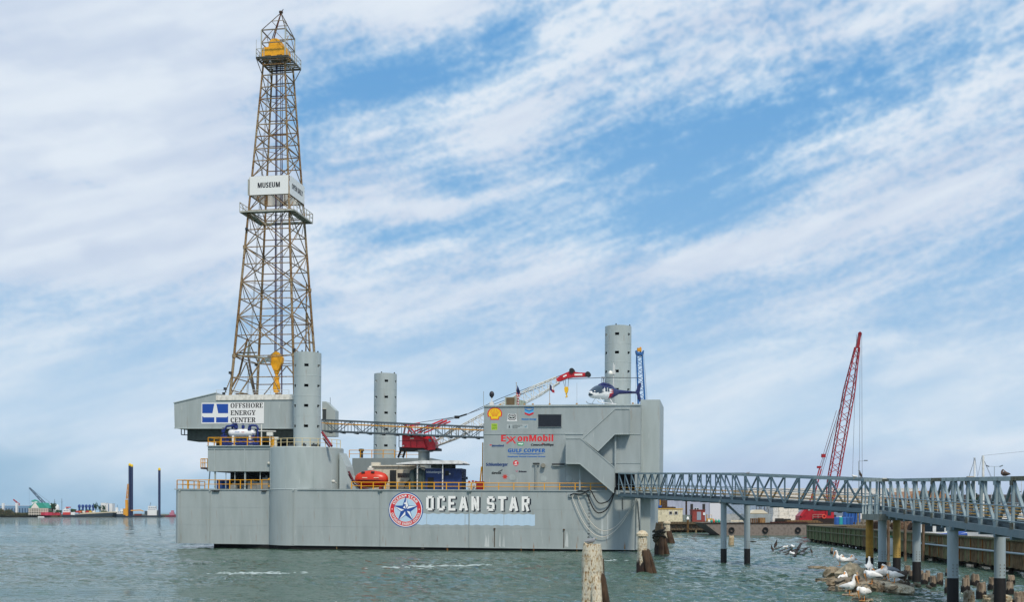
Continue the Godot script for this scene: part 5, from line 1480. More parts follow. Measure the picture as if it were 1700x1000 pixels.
	for b in [[Vector3(3.292, 10.987, -4.4), 0.4], [Vector3(3.655, 11.211, -4.8), 0.36], [Vector3(4.403, 11.154, -4.4), 0.42], [Vector3(4.779, 10.996, -4.6), 0.36]]:
		s = S(); s.lathe([Vector2(b[1], 0), Vector2(b[1], b[0].y - 8.6), Vector2(b[1] * 0.7, b[0].y - 8.35), Vector2(0.1, b[0].y - 8.2), Vector2(0, b[0].y - 8.2)], Vector3(b[0].x, 8.2, b[0].z), 16)
		single("gas_bottle", ["dark green gas bottle nearest the deckhouse windows", "second dark green gas bottle, taller and set back", "dark green gas bottle beside the front canopy post", "dark green gas bottle against the blue container"][n], "gas bottle", s, mat("3d4f50", 0.5, "mottle"), Vector3(b[0].x, 8.2, b[0].z), RIG, "gas bottles under the canopy")
		n += 1
	s = S(); s.tube(Vector3(2.622, 8.874, -3), Vector3(3.213, 9.37, -3), 0.16); s.tube(Vector3(2.964, 8.546, -3), Vector3(3.043, 9.287, -3), 0.1); s.tube(Vector3(3.213, 9.37, -3), Vector3(3.38, 9.617, -3), 0.08); s.tube(Vector3(2.54, 8.38, -3), Vector3(2.875, 9.04, -3), 0.08)
	single("deck_winch", "small black winch on a stand in front of the cream deckhouse", "winch", s, dark, Vector3(2.966, 8.299, -3), RIG)
	n = 0
	for p in [Vector3(11.629, 8.987, -3), Vector3(12.022, 9.083, -3.5), Vector3(12.545, 8.99, -3)]:
		s = S("c9ccca"); s.tube(Vector3(p.x, 8.2, p.z), Vector3(p.x, p.y + 0.3, p.z), 0.12); s.slab(Vector3(p.x, 8.6, p.z), Vector3(0.4, 0.5, 0.4), 0.1); s.tube(Vector3(p.x - 0.3, p.y, p.z), Vector3(p.x + 0.3, p.y, p.z), 0.08)
		pen(s, "a83028"); s.ball(Vector3(p.x, p.y + 0.3, p.z), Vector3(0.18, 0.14, 0.18), 8, 6)
		single("deck_hydrant", ["pale pipe hydrant next to the blue container's valve gear", "pale pipe hydrant between two others behind the rail", "pale pipe hydrant nearest the tall block's corner"][n], "hydrant", s, mat("ffffff", 0.5, "shape"), Vector3(p.x, 8.2, p.z), RIG, "hydrants behind the yellow rail")
		n += 1
	make_crane()
	make_helicopter()
	make_flags()

func lattice(to: Node3D, a: Vector3, b: Vector3, w0: float, w1: float, bays: int, chord: float, lace: float, m: Material, side := Vector3(0, 0, 1)) -> void:   # a four-chord boom between two points
	var d := (b - a).normalized()
	var u := d.cross(side).normalized()
	var v := d.cross(u).normalized()
	var c := func(k: int, t: float) -> Vector3:
		var w := lerpf(w0, w1, t) * 0.5
		return a.lerp(b, t) + u * w * (-1 if k % 4 in [0, 3] else 1) + v * w * (-1 if k % 4 in [0, 1] else 1)
	for k in 4:
		bar(to, "boom_chord", c.call(k, 0.0), c.call(k, 1.0), chord, m)
		for i in bays:
			bar(to, "boom_lacing", c.call(k, float(i) / bays), c.call(k + 1, (i + 1.0) / bays) if i % 2 == 0 else c.call(k + 1, (i + 1.0) / bays), lace, m) if i % 2 == 0 else bar(to, "boom_lacing", c.call(k + 1, float(i) / bays), c.call(k, (i + 1.0) / bays), lace, m)

func make_crane() -> void:
	var red := mat("e02636", 0.4, "mottle")
	var white := mat("dedcd2", 0.6, "mottle")
	var dark := mat("1c1e20", 0.6)
	var w := 13.0
	var c := thing("deck_crane", "red pedestal deck crane with a long white lattice boom and red boom head", "crane", Vector3(2.739, 12.625, -13), RIG)
	var s := S()
	s.tube(Vector3(2.739, 8.2, -13), Vector3(2.728, 13.981, -13), 0.832, -1.0, 24); s.tube(Vector3(2.729, 13.894, -13), Vector3(2.727, 14.113, -13), 1.225, -1.0, 24)
	part(c, "pedestal", s, mat("8d989a", 0.5, "paint"))
	s = S(); s.span(Vector3(-0.705, 14.544, -12) + Vector3(0, 0, -3.4), Vector3(3.521, 14.013, -12)); s.span(Vector3(3.109, 14.417, -12.2) + Vector3(0, 0, -2.6), Vector3(4.946, 14.065, -12.2)); part(c, "slew_frame", s, dark)
	s = S(); frontal(s, [Vector2(-0.203, 16.349), Vector2(0.021, 16.435), Vector2(2.264, 16.382), Vector2(2.894, 15.859), Vector2(3.352, 14.382), Vector2(-0.188, 14.477)], 11.6, 14.6)
	part(c, "machinery_house", s, red)
	s = S(); frontal(s, [Vector2(2.286, 16.379), Vector2(3.855, 16.329), Vector2(4.171, 15.98), Vector2(4.624, 15.196), Vector2(4.632, 14.153), Vector2(3.112, 14.068)], 12.0, 14.0)
	part(c, "cab", s, red)
	s = S(); frontal(s, [Vector2(3.605, 15.706), Vector2(3.918, 15.749), Vector2(4.144, 15.314), Vector2(3.743, 15.271)], 11.93, 11.99); s.quad(Vector3(3.901, 16.242, -12.2), Vector3(4.444, 15.327, -12.2), Vector3(4.048, 15.427, -13.8), Vector3(3.499, 16.352, -13.8))
	s.quad(Vector3(3.526, 16.351, -13.8), Vector3(4.075, 15.427, -13.8), Vector3(4.471, 15.327, -12.2), Vector3(3.928, 16.242, -12.2))
	part(c, "cab_window", s, mat("4f8a94", 0.1))
	s = S(); s.beam(Vector3(4.144, 16.051, -11.95), Vector3(4.641, 15.224, -11.95), 0.12, 0.1); part(c, "window_frame", s, mat("d9dcda", 0.5))
	s = S("f1efea"); s.box(Vector3(1.292, 15.75, -11.57), Vector3(0.55, 0.16, 0.03)); s.box(Vector3(0.004, 14.691, -11.55), Vector3(0.26, 0.18, 0.04)); part(c, "lettering", s, mat("ffffff", 0.5, "shape"))
	for q in [[Vector3(-0.142, 15.389, -11.57), Vector3(2.995, 15.379, -11.57)], [Vector3(1.115, 15.385, -11.57), Vector3(1.122, 14.472, -11.57)], [Vector3(2.011, 15.382, -11.57), Vector3(2.018, 14.47, -11.57)]]:
		bar(c, "panel_joint", q[0], q[1], 0.06, mat("6e1018", 0.6), 0.05)
	railing(c, [Vector3(-0.694, 14.489, -11.8), Vector3(-0.199, 14.488, -11.8)], 1.75, 0.5, dark, 0.045)
	railing(c, [Vector3(-1.535, 14.662, -14.8), Vector3(-0.694, 14.489, -11.8)], 1.75, 1.2, dark, 0.045)
	for q in [[664.0, 660.5], [668.0, 665.0]]:
		pass
	for q in [[Vector3(-0.476, 14.02, -12), Vector3(-0.958, 13.031, -12.3)], [Vector3(0.2, 14.019, -12), Vector3(-0.235, 13.03, -12.3)]]:
		bar(c, "stair_stringer", q[0], q[1], 0.14, dark, 0.3)
	for i in 4:
		bar(c, "stair_tread", Vector3(-0.476, 14.02, -12).lerp(Vector3(-0.958, 13.031, -12.3), (i + 0.7) / 4.4), Vector3(0.2, 14.019, -12).lerp(Vector3(-0.235, 13.03, -12.3), (i + 0.7) / 4.4), 0.25, dark, 0.06)
	# gantry and back stays
	for z in [0.0, -2.2]:
		var o := Vector3(0, 0, z)
		for q in [[Vector3(-0.044, 16.419, -12), Vector3(0.216, 17.77, -12)], [Vector3(0.216, 17.77, -12), Vector3(1.17, 16.501, -12)], [Vector3(0.216, 17.77, -12), Vector3(2.326, 17.976, -12)], [Vector3(1.528, 16.761, -12), Vector3(5.762, 18.433, -12)], [Vector3(2.284, 16.684, -12.2), Vector3(6.293, 18.402, -12.2)]]:
			bar(c, "gantry_member", q[0] + o, q[1] + o, 0.2, red, 0.2)
	# boom
	var f := Vector3(3.623, 14.636, -13)
	var k1 := Vector3(7.193, 16.37, -13)
	var k2 := Vector3(19.132, 22.514, -13)
	var tip := Vector3(22.243, 24.11, -13)
	lattice(c, f, k1, 0.5, 1.3, 6, 0.16, 0.09, white)
	lattice(c, k1, k2, 1.3, 1.5, 22, 0.14, 0.075, white)
	lattice(c, k2, tip, 1.5, 0.9, 5, 0.16, 0.09, white)
	s = S(); frontal(s, [Vector2(22.037, 24.237), Vector2(22.809, 24.783), Vector2(23.838, 25.239), Vector2(24.525, 25.204), Vector2(25.384, 25.065), Vector2(26.582, 25.031), Vector2(26.755, 24.791), Vector2(26.543, 24.521), Vector2(24.359, 24.439), Vector2(23.501, 24.287), Vector2(22.643, 23.931), Vector2(22.169, 23.851)], 12.6, 13.5)
	var head := part(c, "boom_head", s, mat("c41c2a", 0.4, "mottle"))
	s = S("f1ece6"); s.box(Vector3(25.218, 24.765, -12.57), Vector3(1.1, 0.24, 0.03))
	s.box(Vector3(23.287, 24.611, -12.57), Vector3(0.55, 0.2, 0.03), Basis(Vector3.BACK, 0.42))
	part(head, "white_marking", s, mat("ffffff", 0.5, "shape"))
	for q in [[Vector3(24.26, 25.351, -13), 0.36], [Vector3(26.54, 24.824, -13), 0.36]]:
		s = S(); s.tube(q[0] + Vector3(0, 0, 0.6), q[0] + Vector3(0, 0, -0.6), q[1], -1.0, 20); part(c, "head_sheave", s, dark)
	# ropes
	s = S()
	for q in [[Vector3(5.762, 18.433, -12), Vector3(7.441, 18.938, -13)], [Vector3(6.293, 18.402, -12.2), Vector3(7.709, 18.849, -13)], [Vector3(-0.059, 17.848, -13), Vector3(7.441, 18.938, -13)], [Vector3(8.598, 19.148, -13), Vector3(20.429, 23.359, -13)], [Vector3(8.51, 19.139, -13.4), Vector3(13.814, 21.573, -13.4)], [Vector3(13.814, 21.573, -13.4), Vector3(23.874, 25.202, -13)]]:
		s.tube(q[0], q[1], 0.04, 0.04, 5)
	part(c, "pendant_rope", s, mat("3a3c3e", 0.6))
	s = S(); s.slab(Vector3(7.575, 18.894, -13), Vector3(0.7, 0.4, 0.5), 0.12); s.tube(Vector3(7.62, 18.893, -13), Vector3(9.041, 19.318, -13), 0.12); part(c, "bridle", s, dark)
	var hb := thing("crane_hook_block", "yellow hook block hanging from the red boom head of the deck crane", "hook block", Vector3(23.471, 21.612, -13), RIG)
	s = S(); s.prism(PackedVector2Array([Vector2(-0.22, 0.5), Vector2(0.22, 0.5), Vector2(0.3, 0.2), Vector2(0.22, -0.2), Vector2(0.1, -0.42), Vector2(-0.1, -0.42), Vector2(-0.22, -0.2), Vector2(-0.3, 0.2)]), -0.2, 0.2, Transform3D(Basis.IDENTITY, Vector3(23.463, 22.596, -13)))
	part(hb, "block", s, mat("e6b414", 0.4))
	s = S(); s.rope(PackedVector3Array([Vector3(23.466, 22.211, -13), Vector3(23.468, 21.954, -13), Vector3(23.582, 21.782, -13), Vector3(23.497, 21.611, -13), Vector3(23.358, 21.716, -13)]), 0.1); part(hb, "hook", s, mat("e6b414", 0.4))
	s = S()
	for q in [[Vector3(22.932, 24.273, -13), Vector3(23.289, 22.855, -13)], [Vector3(23.277, 24.354, -13), Vector3(23.401, 22.897, -13)], [Vector3(23.794, 24.39, -13), Vector3(23.676, 22.894, -13)]]: s.tube(q[0], q[1], 0.03, 0.03, 5)
	part(hb, "fall_rope", s, mat("55585a", 0.6))

func make_helicopter() -> void:
	var o := Vector3(29.399, 19.815, -5)
	var h := thing("helicopter", "white and blue light helicopter parked on the helideck, nose towards the left", "helicopter", o, RIG)
	var b := Basis(Vector3.UP, deg_to_rad(-127.0)).scaled(Vector3.ONE * 1.22)   # its own axes: +x is the nose
	h.transform = RIG * Transform3D(b, o)
	base_of[h] = Vector3.ZERO
	var white := mat("eceeee", 0.3)
	var blue := mat("161c58", 0.3)
	var glass := mat("394a5c", 0.08)
	var red := mat("b8242c", 0.35)
	var steel := mat("8a8d90", 0.4)
	# stations along the body: x, centre height, half width, half height
	var st := [[2.05, 1.02, 0.1, 0.12], [1.95, 1.02, 0.32, 0.3], [1.7, 1.06, 0.5, 0.46], [1.3, 1.18, 0.62, 0.62], [0.85, 1.3, 0.66, 0.74], [0.3, 1.34, 0.66, 0.8], [-0.4, 1.34, 0.66, 0.8], [-1.1, 1.36, 0.6, 0.74], [-1.7, 1.42, 0.46, 0.54], [-2.3, 1.5, 0.3, 0.34]]
	var rows := []
	for q in st:
		var ring := PackedVector3Array()
		for j in 28:
			var a := TAU * j / 28
			var cx := cos(a)
			var cy := sin(a)
			var k := 1.0 / pow(pow(absf(cx), 2.6) + pow(absf(cy), 2.6), 1.0 / 2.6)
			ring.append(Vector3(q[0], q[1] + cy * k * q[3], -cx * k * q[2]))
		ring.reverse()
		rows.append(ring)
	rows.reverse()
	var body := S()
	body.grid(rows)
	var lower := S(); var upper := S(); var pane := S(); var stripe := S()
	for i in range(0, body.v.size(), 3):
		var m := (body.v[i] + body.v[i + 1] + body.v[i + 2]) / 3.0
		var to := lower
		if m.x < -0.75 or m.y > 1.72 - 0.1 * m.x and m.x < 1.0: to = upper
		if m.x > 0.5 and m.y > 1.12 and m.y < 1.98 and m.x < 1.98: to = pane
		if m.x < 0.42 and m.x > -0.6 and m.y > 1.3 and m.y < 1.78: to = pane
		if absf(m.x + 0.75 + (m.y - 1.2) * 0.55) < 0.16 and m.y < 1.7: to = stripe
		for j in 3: to.put(body.v[i + j], body.n[i + j])
	part(h, "fuselage", lower, white); part(h, "upper_fuselage", upper, blue); part(h, "window", pane, glass); part(h, "stripe", stripe, red)
	for z in [-0.675, 0.675]:
		for x in [0.45, -0.05]:
			bar(h, "door_frame", Vector3(x, 1.0, z), Vector3(x - 0.05, 1.8, z * 0.93), 0.06, white)
	var s := S()
	s.sweep([[Vector3(0.75, 1.98, 0), 0.05, 0.05], [Vector3(0.5, 2.05, 0), 0.26, 0.16], [Vector3(0, 2.16, 0), 0.36, 0.26], [Vector3(-0.8, 2.12, 0), 0.36, 0.28], [Vector3(-1.5, 1.95, 0), 0.28, 0.22], [Vector3(-2.0, 1.75, 0), 0.12, 0.1]], 14)
	part(h, "engine_cowling", s, blue)
	s = S(); s.sweep([[Vector3(-2.0, 1.48, 0), 0.36, 0.4], [Vector3(-2.6, 1.56, 0), 0.24, 0.26], [Vector3(-4.0, 1.64, 0), 0.17, 0.18], [Vector3(-5.6, 1.72, 0), 0.11, 0.12], [Vector3(-6.1, 1.74, 0), 0.08, 0.09]], 14); part(h, "tail_boom", s, blue)
	s = S(); s.prism(PackedVector2Array([Vector2(-5.5, 1.75), Vector2(-6.1, 2.85), Vector2(-6.45, 2.85), Vector2(-6.15, 1.75), Vector2(-6.5, 0.75), Vector2(-6.2, 0.72), Vector2(-5.75, 1.5)]), -0.05, 0.05); part(h, "tail_fin", s, blue)
	s = S(); s.slab(Vector3(-4.3, 1.66, 0), Vector3(0.45, 0.05, 2.0), 0.05); part(h, "tailplane", s, blue)
	s = S(); s.beam(Vector3(-6.1, 1.0, 0.16), Vector3(-6.0, 2.5, 0.16), 0.02, 0.12); part(h, "tail_rotor", s, steel)
	s = S(); s.tube(Vector3(-0.1, 2.35, 0), Vector3(-0.1, 2.95, 0), 0.06); s.slab(Vector3(-0.1, 2.95, 0), Vector3(0.5, 0.14, 0.24), 0.05); s.tube(Vector3(0.1, 2.4, 0.1), Vector3(0.05, 2.9, 0.1), 0.03); s.tube(Vector3(-0.3, 2.4, -0.1), Vector3(-0.25, 2.9, -0.1), 0.03); part(h, "rotor_mast", s, steel)
	var rd := (b.inverse() * Vector3(0.94, -0.035, 0.34)).normalized()
	for k in [1.0, -1.0]:
		s = S(); s.beam(Vector3(-0.1, 2.95, 0) + rd * 0.3 * k, Vector3(-0.1, 2.95 - 0.1, 0) + rd * 4.35 * k, 0.22, 0.04, Vector3.UP); part(h, "rotor_blade", s, mat("3c3f44", 0.5))
	for z in [-0.85, 0.85]:
		s = S(); s.rope(PackedVector3Array([Vector3(1.75, 0.3, z), Vector3(1.55, 0.1, z), Vector3(1.3, 0.05, z), Vector3(-1.3, 0.05, z)]), 0.05); part(h, "skid", s, white)
		for x in [0.8, -0.8]: bar(h, "skid_strut", Vector3(x, 0.65, z * 0.4), Vector3(x, 0.06, z), 0.07, white)
	s = S(); s.ball(Vector3(1.75, 0.92, 0), Vector3(0.36, 0.2, 0.4), 14, 8); part(h, "nose_panel", s, mat("1f3b4a", 0.1))

func make_flags() -> void:
	var p := thing("stars_and_stripes_flag", "US flag drooping on a bare pole at the block's roof edge", "flag", Vector3(18.173, 19.558, -2), RIG)
	var s := S(); s.tube(Vector3(18.173, 19.518, -2), Vector3(18.15, 22.453, -2), 0.05, 0.035); s.ball(Vector3(18.149, 22.493, -2), Vector3(0.08, 0.08, 0.08), 8, 6); part(p, "pole", s, mat("b5a898", 0.5))
	s = S()
	var a := Vector3(18.167, 22.332, -2)
	for i in 26:
		for j in 6:
			var f := func(u: float, v: float) -> Vector3: return a + Vector3(0.05 + u * (0.34 + 0.12 * sin(v * 5.0)) + 0.06 * sin(v * 9.0), -v * 2.35 - u * 0.7, 0.16 * sin(u * 7.0 + v * 4.0))
			var u0 := j / 6.0
			var v0 := i / 26.0
			pen(s, "2b3566" if v0 < 0.42 and u0 < 0.67 else ("b8303c" if (int(v0 * 13.0 + u0 * 4.0)) % 2 == 0 else "e8e4e0"))
			s.quad(f.call(u0, v0), f.call(u0, v0 + 1.0 / 26), f.call(u0 + 1.0 / 6, v0 + 1.0 / 26), f.call(u0 + 1.0 / 6, v0))
	part(p, "flag", s, mat("ffffff", 0.9, "shape"))
	p = thing("lone_star_flag", "blue, white and red state flag on a pole mid-way along the roof edge", "flag", Vector3(22.663, 19.519, -2), RIG)
	s = S(); s.tube(Vector3(22.663, 19.479, -2), Vector3(22.64, 22.359, -2), 0.05, 0.035); part(p, "pole", s, mat("b5a898", 0.5))
	s = S()
	a = Vector3(22.657, 22.279, -2)
	for i in 10:
		for j in 10:
			var f := func(u: float, v: float) -> Vector3: return a + Vector3(0.03 + u * 0.62, -v * 0.75 - u * 0.42 - 0.12 * sin(u * 3.0), 0.1 * sin(u * 8.0 + v))
			var u0 := j / 10.0
			var v0 := i / 10.0
			pen(s, "26335f" if u0 < 0.34 else ("ebebea" if v0 < 0.5 else "b32a36"))
			s.quad(f.call(u0, v0), f.call(u0, v0 + 0.1), f.call(u0 + 0.1, v0 + 0.1), f.call(u0 + 0.1, v0))
	part(p, "flag", s, mat("ffffff", 0.9, "shape"))

# ---------------------------------------------------------------- gangway from the rig to the shore
func truss(called: String, label: String, s0: Vector3, s1: Vector3, h0: float, h1: float, across: Vector3, bays: int, heavy: float, lean: int) -> Node3D:
	# s0, s1: the near bottom corner at each end; h0, h1: height there
	var steel := mat("6c8089", 0.5, "paint")
	var light := mat("879aa1", 0.5, "paint")
	var yellow := mat("d09a24", 0.5)
	var g := thing(called, label, "gangway", s0)
	var bot := func(t: float, k: float) -> Vector3: return s0.lerp(s1, t) + across * k
	var top := func(t: float, k: float) -> Vector3: return s0.lerp(s1, t) + across * k + Vector3(0, lerpf(h0, h1, t), 0)
	for k in [0.0, 1.0]:
		for i in bays:
			var t0 := float(i) / bays
			var t1 := (i + 1.0) / bays
			bar(g, "top_chord", top.call(t0, k), top.call(t1, k), 0.24 * heavy, mat("a3b3b4", 0.5, "mottle") if i % 3 else mat("9aa79c", 0.6, "rust") if lean == 2 and i % 2 == 0 else light, 0.22 * heavy)
			bar(g, "bottom_chord", bot.call(t0, k), bot.call(t1, k), 0.2 * heavy, steel, 0.4 * heavy)
			if (lean == 2 and k == 0.0) or (lean != 2 and (k == 0.0) == (i < bays * 0.45)): bar(g, "diagonal", top.call(t0, k), bot.call(t1, k) + Vector3(0, 0.12, 0), 0.14 * heavy, light if k == 0.0 else steel, 0.16 * heavy)
			else: bar(g, "diagonal", bot.call(t0, k) + Vector3(0, 0.12, 0), top.call(t1, k), 0.14 * heavy, light if k == 0.0 else steel, 0.16 * heavy)
		for i in bays + 1:
			var t := float(i) / bays
			bar(g, "upright", bot.call(t, k) - Vector3(0, 0.16, 0), top.call(t, k), 0.13 * heavy, light if k == 0.0 else steel, 0.15 * heavy)
		for y in [0.42, 0.98]:
			bar(g, "guard_rail", bot.call(0.0, k - 0.06 if k == 0.0 else 1.0) + Vector3(0, y * h0 * 0.5, 0), bot.call(1.0, k - 0.06 if k == 0.0 else 1.0) + Vector3(0, y * h1 * 0.5, 0), 0.08 * heavy, light)
		for y in [0.62, 0.95]:
			bar(g, "hand_rail", bot.call(0.0, absf(k - 0.12)) + Vector3(0, y, 0), bot.call(1.0, absf(k - 0.12)) + Vector3(0, y, 0), 0.055, yellow)
	for i in bays + 1:
		var t := float(i) / bays
		bar(g, "top_strut", top.call(t, 0.0), top.call(t, 1.0), 0.12 * heavy, steel, 0.12 * heavy)
		bar(g, "floor_bearer", bot.call(t, -0.04) - Vector3(0, 0.2, 0), bot.call(t, 1.04) - Vector3(0, 0.2, 0), 0.16, steel, 0.22)
		if i < bays: bar(g, "top_brace", top.call(t, float(i % 2)), top.call((i + 1.0) / bays, float((i + 1) % 2)), 0.09 * heavy, steel, 0.09)
	if lean == 2:
		for i in range(1, bays):
			var q := Vector3.ZERO
			for y in [0.12, 0.94]:
				q = bot.call(float(i) / bays, -0.03) + Vector3(0, y * lerpf(h0, h1, float(i) / bays), 0)
				bar(g, "gusset_plate", q - (s1 - s0).normalized() * 0.24, q + (s1 - s0).normalized() * 0.24, 0.03, mat("8d9a9a", 0.6, "rust") if i % 3 == 0 else light, 0.3)
	var fl := S()
	fl.beam(s0 + across * 0.5 + Vector3(0, -0.04, 0), s1 + across * 0.5 + Vector3(0, -0.04, 0), across.length() * 0.94, 0.08)
	part(g, "floor", fl, mat("5c686c", 0.8, "mottle"))
	var kick := S()
	for k in [0.08, 0.92]:
		kick.beam(s0 + across * k + Vector3(0, 0.2, 0), s1 + across * k + Vector3(0, 0.2, 0), 0.03, 0.24)
	part(g, "toe_board", kick, mat("4f5d63", 0.7))
	return g

func make_gangway() -> void:
	var steel := mat("8fa2a8", 0.5, "paint")
	var ax := Vector3(2.4, 0, 0.5)
	var a := Vector3(13.694, 7.298, -147)
	var b := Vector3(20.578, 6.179, -113)
	var c := Vector3(27.758, 5.113, -90)
	truss("gangway_span", "blue-grey lattice gangway span leaving the rig's doorway, the one farthest from shore", a, b, 2.75, 2.65, ax, 13, 0.8, 1)
	truss("gangway_span", "blue-grey lattice gangway span in the middle, between the slim twin columns and the yellow columns", b, c, 2.62, 2.42, ax, 10, 0.85, -1)
	var d := Vector3(26.747, 4.922, -82.5)
	var e := Vector3(20.6, 3.75, -40.0)
	truss("gangway_span", "heavy rust-flecked lattice gangway span nearest the viewer, running out of the frame", d, e, 2.38, 2.42, Vector3(2.5, 0, -0.3), 16, 0.86, 2)
	# landing where the gangway turns
	var l := thing("gangway_landing", "railed steel landing where the gangway turns, on the yellow columns", "landing", Vector3(28.6, 4.6, -87))
	var s := S()
	s.prism(PackedVector2Array([Vector2(27.462, 89.8), Vector2(25.929, 81.0), Vector2(25.929 + 3.6, 81.0), Vector2(27.462 + 3.6, 91.0)]), 4.42, 4.86, Transform3D(Basis(Vector3.RIGHT, Vector3.FORWARD, Vector3.UP), Vector3.ZERO))
	part(l, "slab", s, mat("8b8f88", 0.8, "mottle"))
	railing(l, [Vector3(27.462, 4.86, -89.7), Vector3(25.929, 4.86, -81.1)], 1.35, 1.7, mat("a8b6b8", 0.5), 0.05)
	var tb := S()
	tb.beam(Vector3(27.805, 7.529, -90), Vector3(26.834, 7.332, -82.5), 0.3, 0.26)
	part(l, "header_beam", tb, mat("d9d8cd", 0.6, "mottle"))
	for q in [[Vector3(27.512, 4.86, -88), 7.5], [Vector3(27.066, 4.86, -85), 7.4], [Vector3(26.791, 4.86, -82.7), 7.35]]:
		bar(l, "frame_post", q[0], Vector3(q[0].x, q[1], q[0].z), 0.14, steel, 0.14)
	# columns: grey or yellow pipe above a black tide band
	var spots := [[1201.0, 113.0, 6.03, 0, "left of the slim twin grey columns under the farther gangway span"], [1240.0, 113.0, 6.03, 0, "right of the slim twin grey columns under the farther gangway span"],
		[1443.0, 89.9, 4.45, 1, "left of the two yellow columns under the landing"], [1488.0, 89.9, 4.5, 2, "right of the two yellow columns, its paint half greyed"],
		[1464.0, 82.5, 4.45, 0, "grey column standing between the two yellow columns"], [1521.0, 82.5, 4.5, 0, "thick grey column just right of the yellow columns"],
		[1581.0, 61.6, 4.0, 0, "grey column with a cap beam, left of the near pair"], [1659.0, 61.6, 3.95, 0, "rightmost and nearest grey column under the near gangway span"]]
	for q in spots:
		var x: float = (q[0] - 850.0) / 1900.0 * q[1]
		var at := Vector3(x, 0, -q[1])
		var r := 0.29
		var o := thing("gangway_column", "round steel column, " + q[4], "column", at, WORLD, "columns under the gangway")
		var sh := S()
		sh.lathe([Vector2(r, 1.4), Vector2(r, q[2]), Vector2(0, q[2])], at, 28)
		part(o, "shaft", sh, [mat("9fadb2", 0.5, "paint"), mat("b98a2e", 0.6, "mottle"), mat("b39550", 0.6, "mottle")][q[3]])
		sh = S()
		sh.lathe([Vector2(r + 0.012, -2.5), Vector2(r + 0.012, 1.42), Vector2(r, 1.43)], at, 28)
		part(o, "tide_band", sh, mat("1b1a1c", 0.7, "mottle"))
		sh = S()
		for i in 4:
			for dx in [-0.1, 0.12]: sh.ball(at + Vector3(dx, 1.6 + i * 0.18, r), Vector3(0.03, 0.03, 0.02), 6, 4)
		part(o, "bolt", sh, mat("6b5a40", 0.7)).set_meta("kind", "stuff")
	for q in [[1201.0, 1240.0, 113.0, 6.089], [1581.0, 1659.0, 61.6, 4.05]]:
		var z: float = q[2]
		s = S()
		s.span(Vector3((q[0] - 858.0) / 1900.0 * z, q[3] - 0.1, -z - 0.3), Vector3((q[1] - 842.0) / 1900.0 * z, q[3] + 0.14, -z + 0.3))
		single("cap_beam", "flat steel cap beam across " + ("the slim twin columns" if z > 100 else "the two nearest columns"), "beam", s, mat("7f8f94", 0.6, "paint"), Vector3((q[0] - 850.0) / 1900.0 * z, q[3], -z), WORLD, "cap beams on the gangway columns")
	s = S()
	s.beam(Vector3(21.173, 5.852, -113.0), Vector3(23.076, 4.067, -113.0), 0.2, 0.2)
	single("column_brace", "slanting steel brace between the slim twin columns", "brace", s, mat("7f8f94", 0.6, "paint"), Vector3(21.173, 5.852, -113.0))

# ---------------------------------------------------------------- timber: dolphins, pile stubs, bulkhead
func pile(s: Shape, a: Vector3, b: Vector3, r: float, seed_: int, seg := 16) -> void:   # an old, uneven timber pile: grooved, knotty, with a worn head
	var f := FastNoiseLite.new()
	f.seed = seed_; f.frequency = 0.9; f.fractal_octaves = 3
	var rows := []
	for i in 13:
		var t := i / 12.0
		var ring := PackedVector3Array()
		for j in seg:
			var q := TAU * j / seg
			var d := Vector3(cos(q), 0, -sin(q))
			var rr := r * (1.04 - 0.08 * t + 0.17 * f.get_noise_3d(d.x * 2.4, t * (b - a).length() * 0.5, d.z * 2.4) + 0.09 * f.get_noise_3d(d.x * 6.0 + 30, t, d.z * 6.0))
			if i == 12: rr *= 0.84
			ring.append(a.lerp(b, minf(t, 0.985) if i < 12 else 1.0) + d * rr + Vector3(0, r * 0.55 * f.get_noise_2d(d.x * 3.0, d.z * 3.0) if i > 10 else 0.0, 0))
		rows.append(ring)
	s.grid(rows)
	var top: PackedVector3Array = rows[12]
	var mid := Vector3.ZERO
	for q in top: mid += q / seg
	for j in seg: s.tri(mid + Vector3(0, 0.04 * r, 0), top[j], top[(j + 1) % seg])

func wet_foot(s: Shape, p: Vector3, r: float, h: float, seed_: int) -> void:   # the dark, weedy part that the tide reaches, with a ragged upper edge
	var f := FastNoiseLite.new()
	f.seed = seed_; f.frequency = 1.3
	var seg := 24
	var rows := [PackedVector3Array(), PackedVector3Array(), PackedVector3Array()]
	for j in seg:
		var q := TAU * j / seg
		var d := Vector3(cos(q), 0, -sin(q))
		var y := h * (1.0 + 0.7 * f.get_noise_2d(d.x * 2.6, d.z * 2.6))
		rows[0].append(p + d * r * 1.14 - Vector3(0, 1.5, 0)); rows[1].append(p + d * r * 1.17 + Vector3(0, y * 0.75, 0)); rows[2].append(p + d * r * 1.02 + Vector3(0, y, 0))
	s.grid(rows)

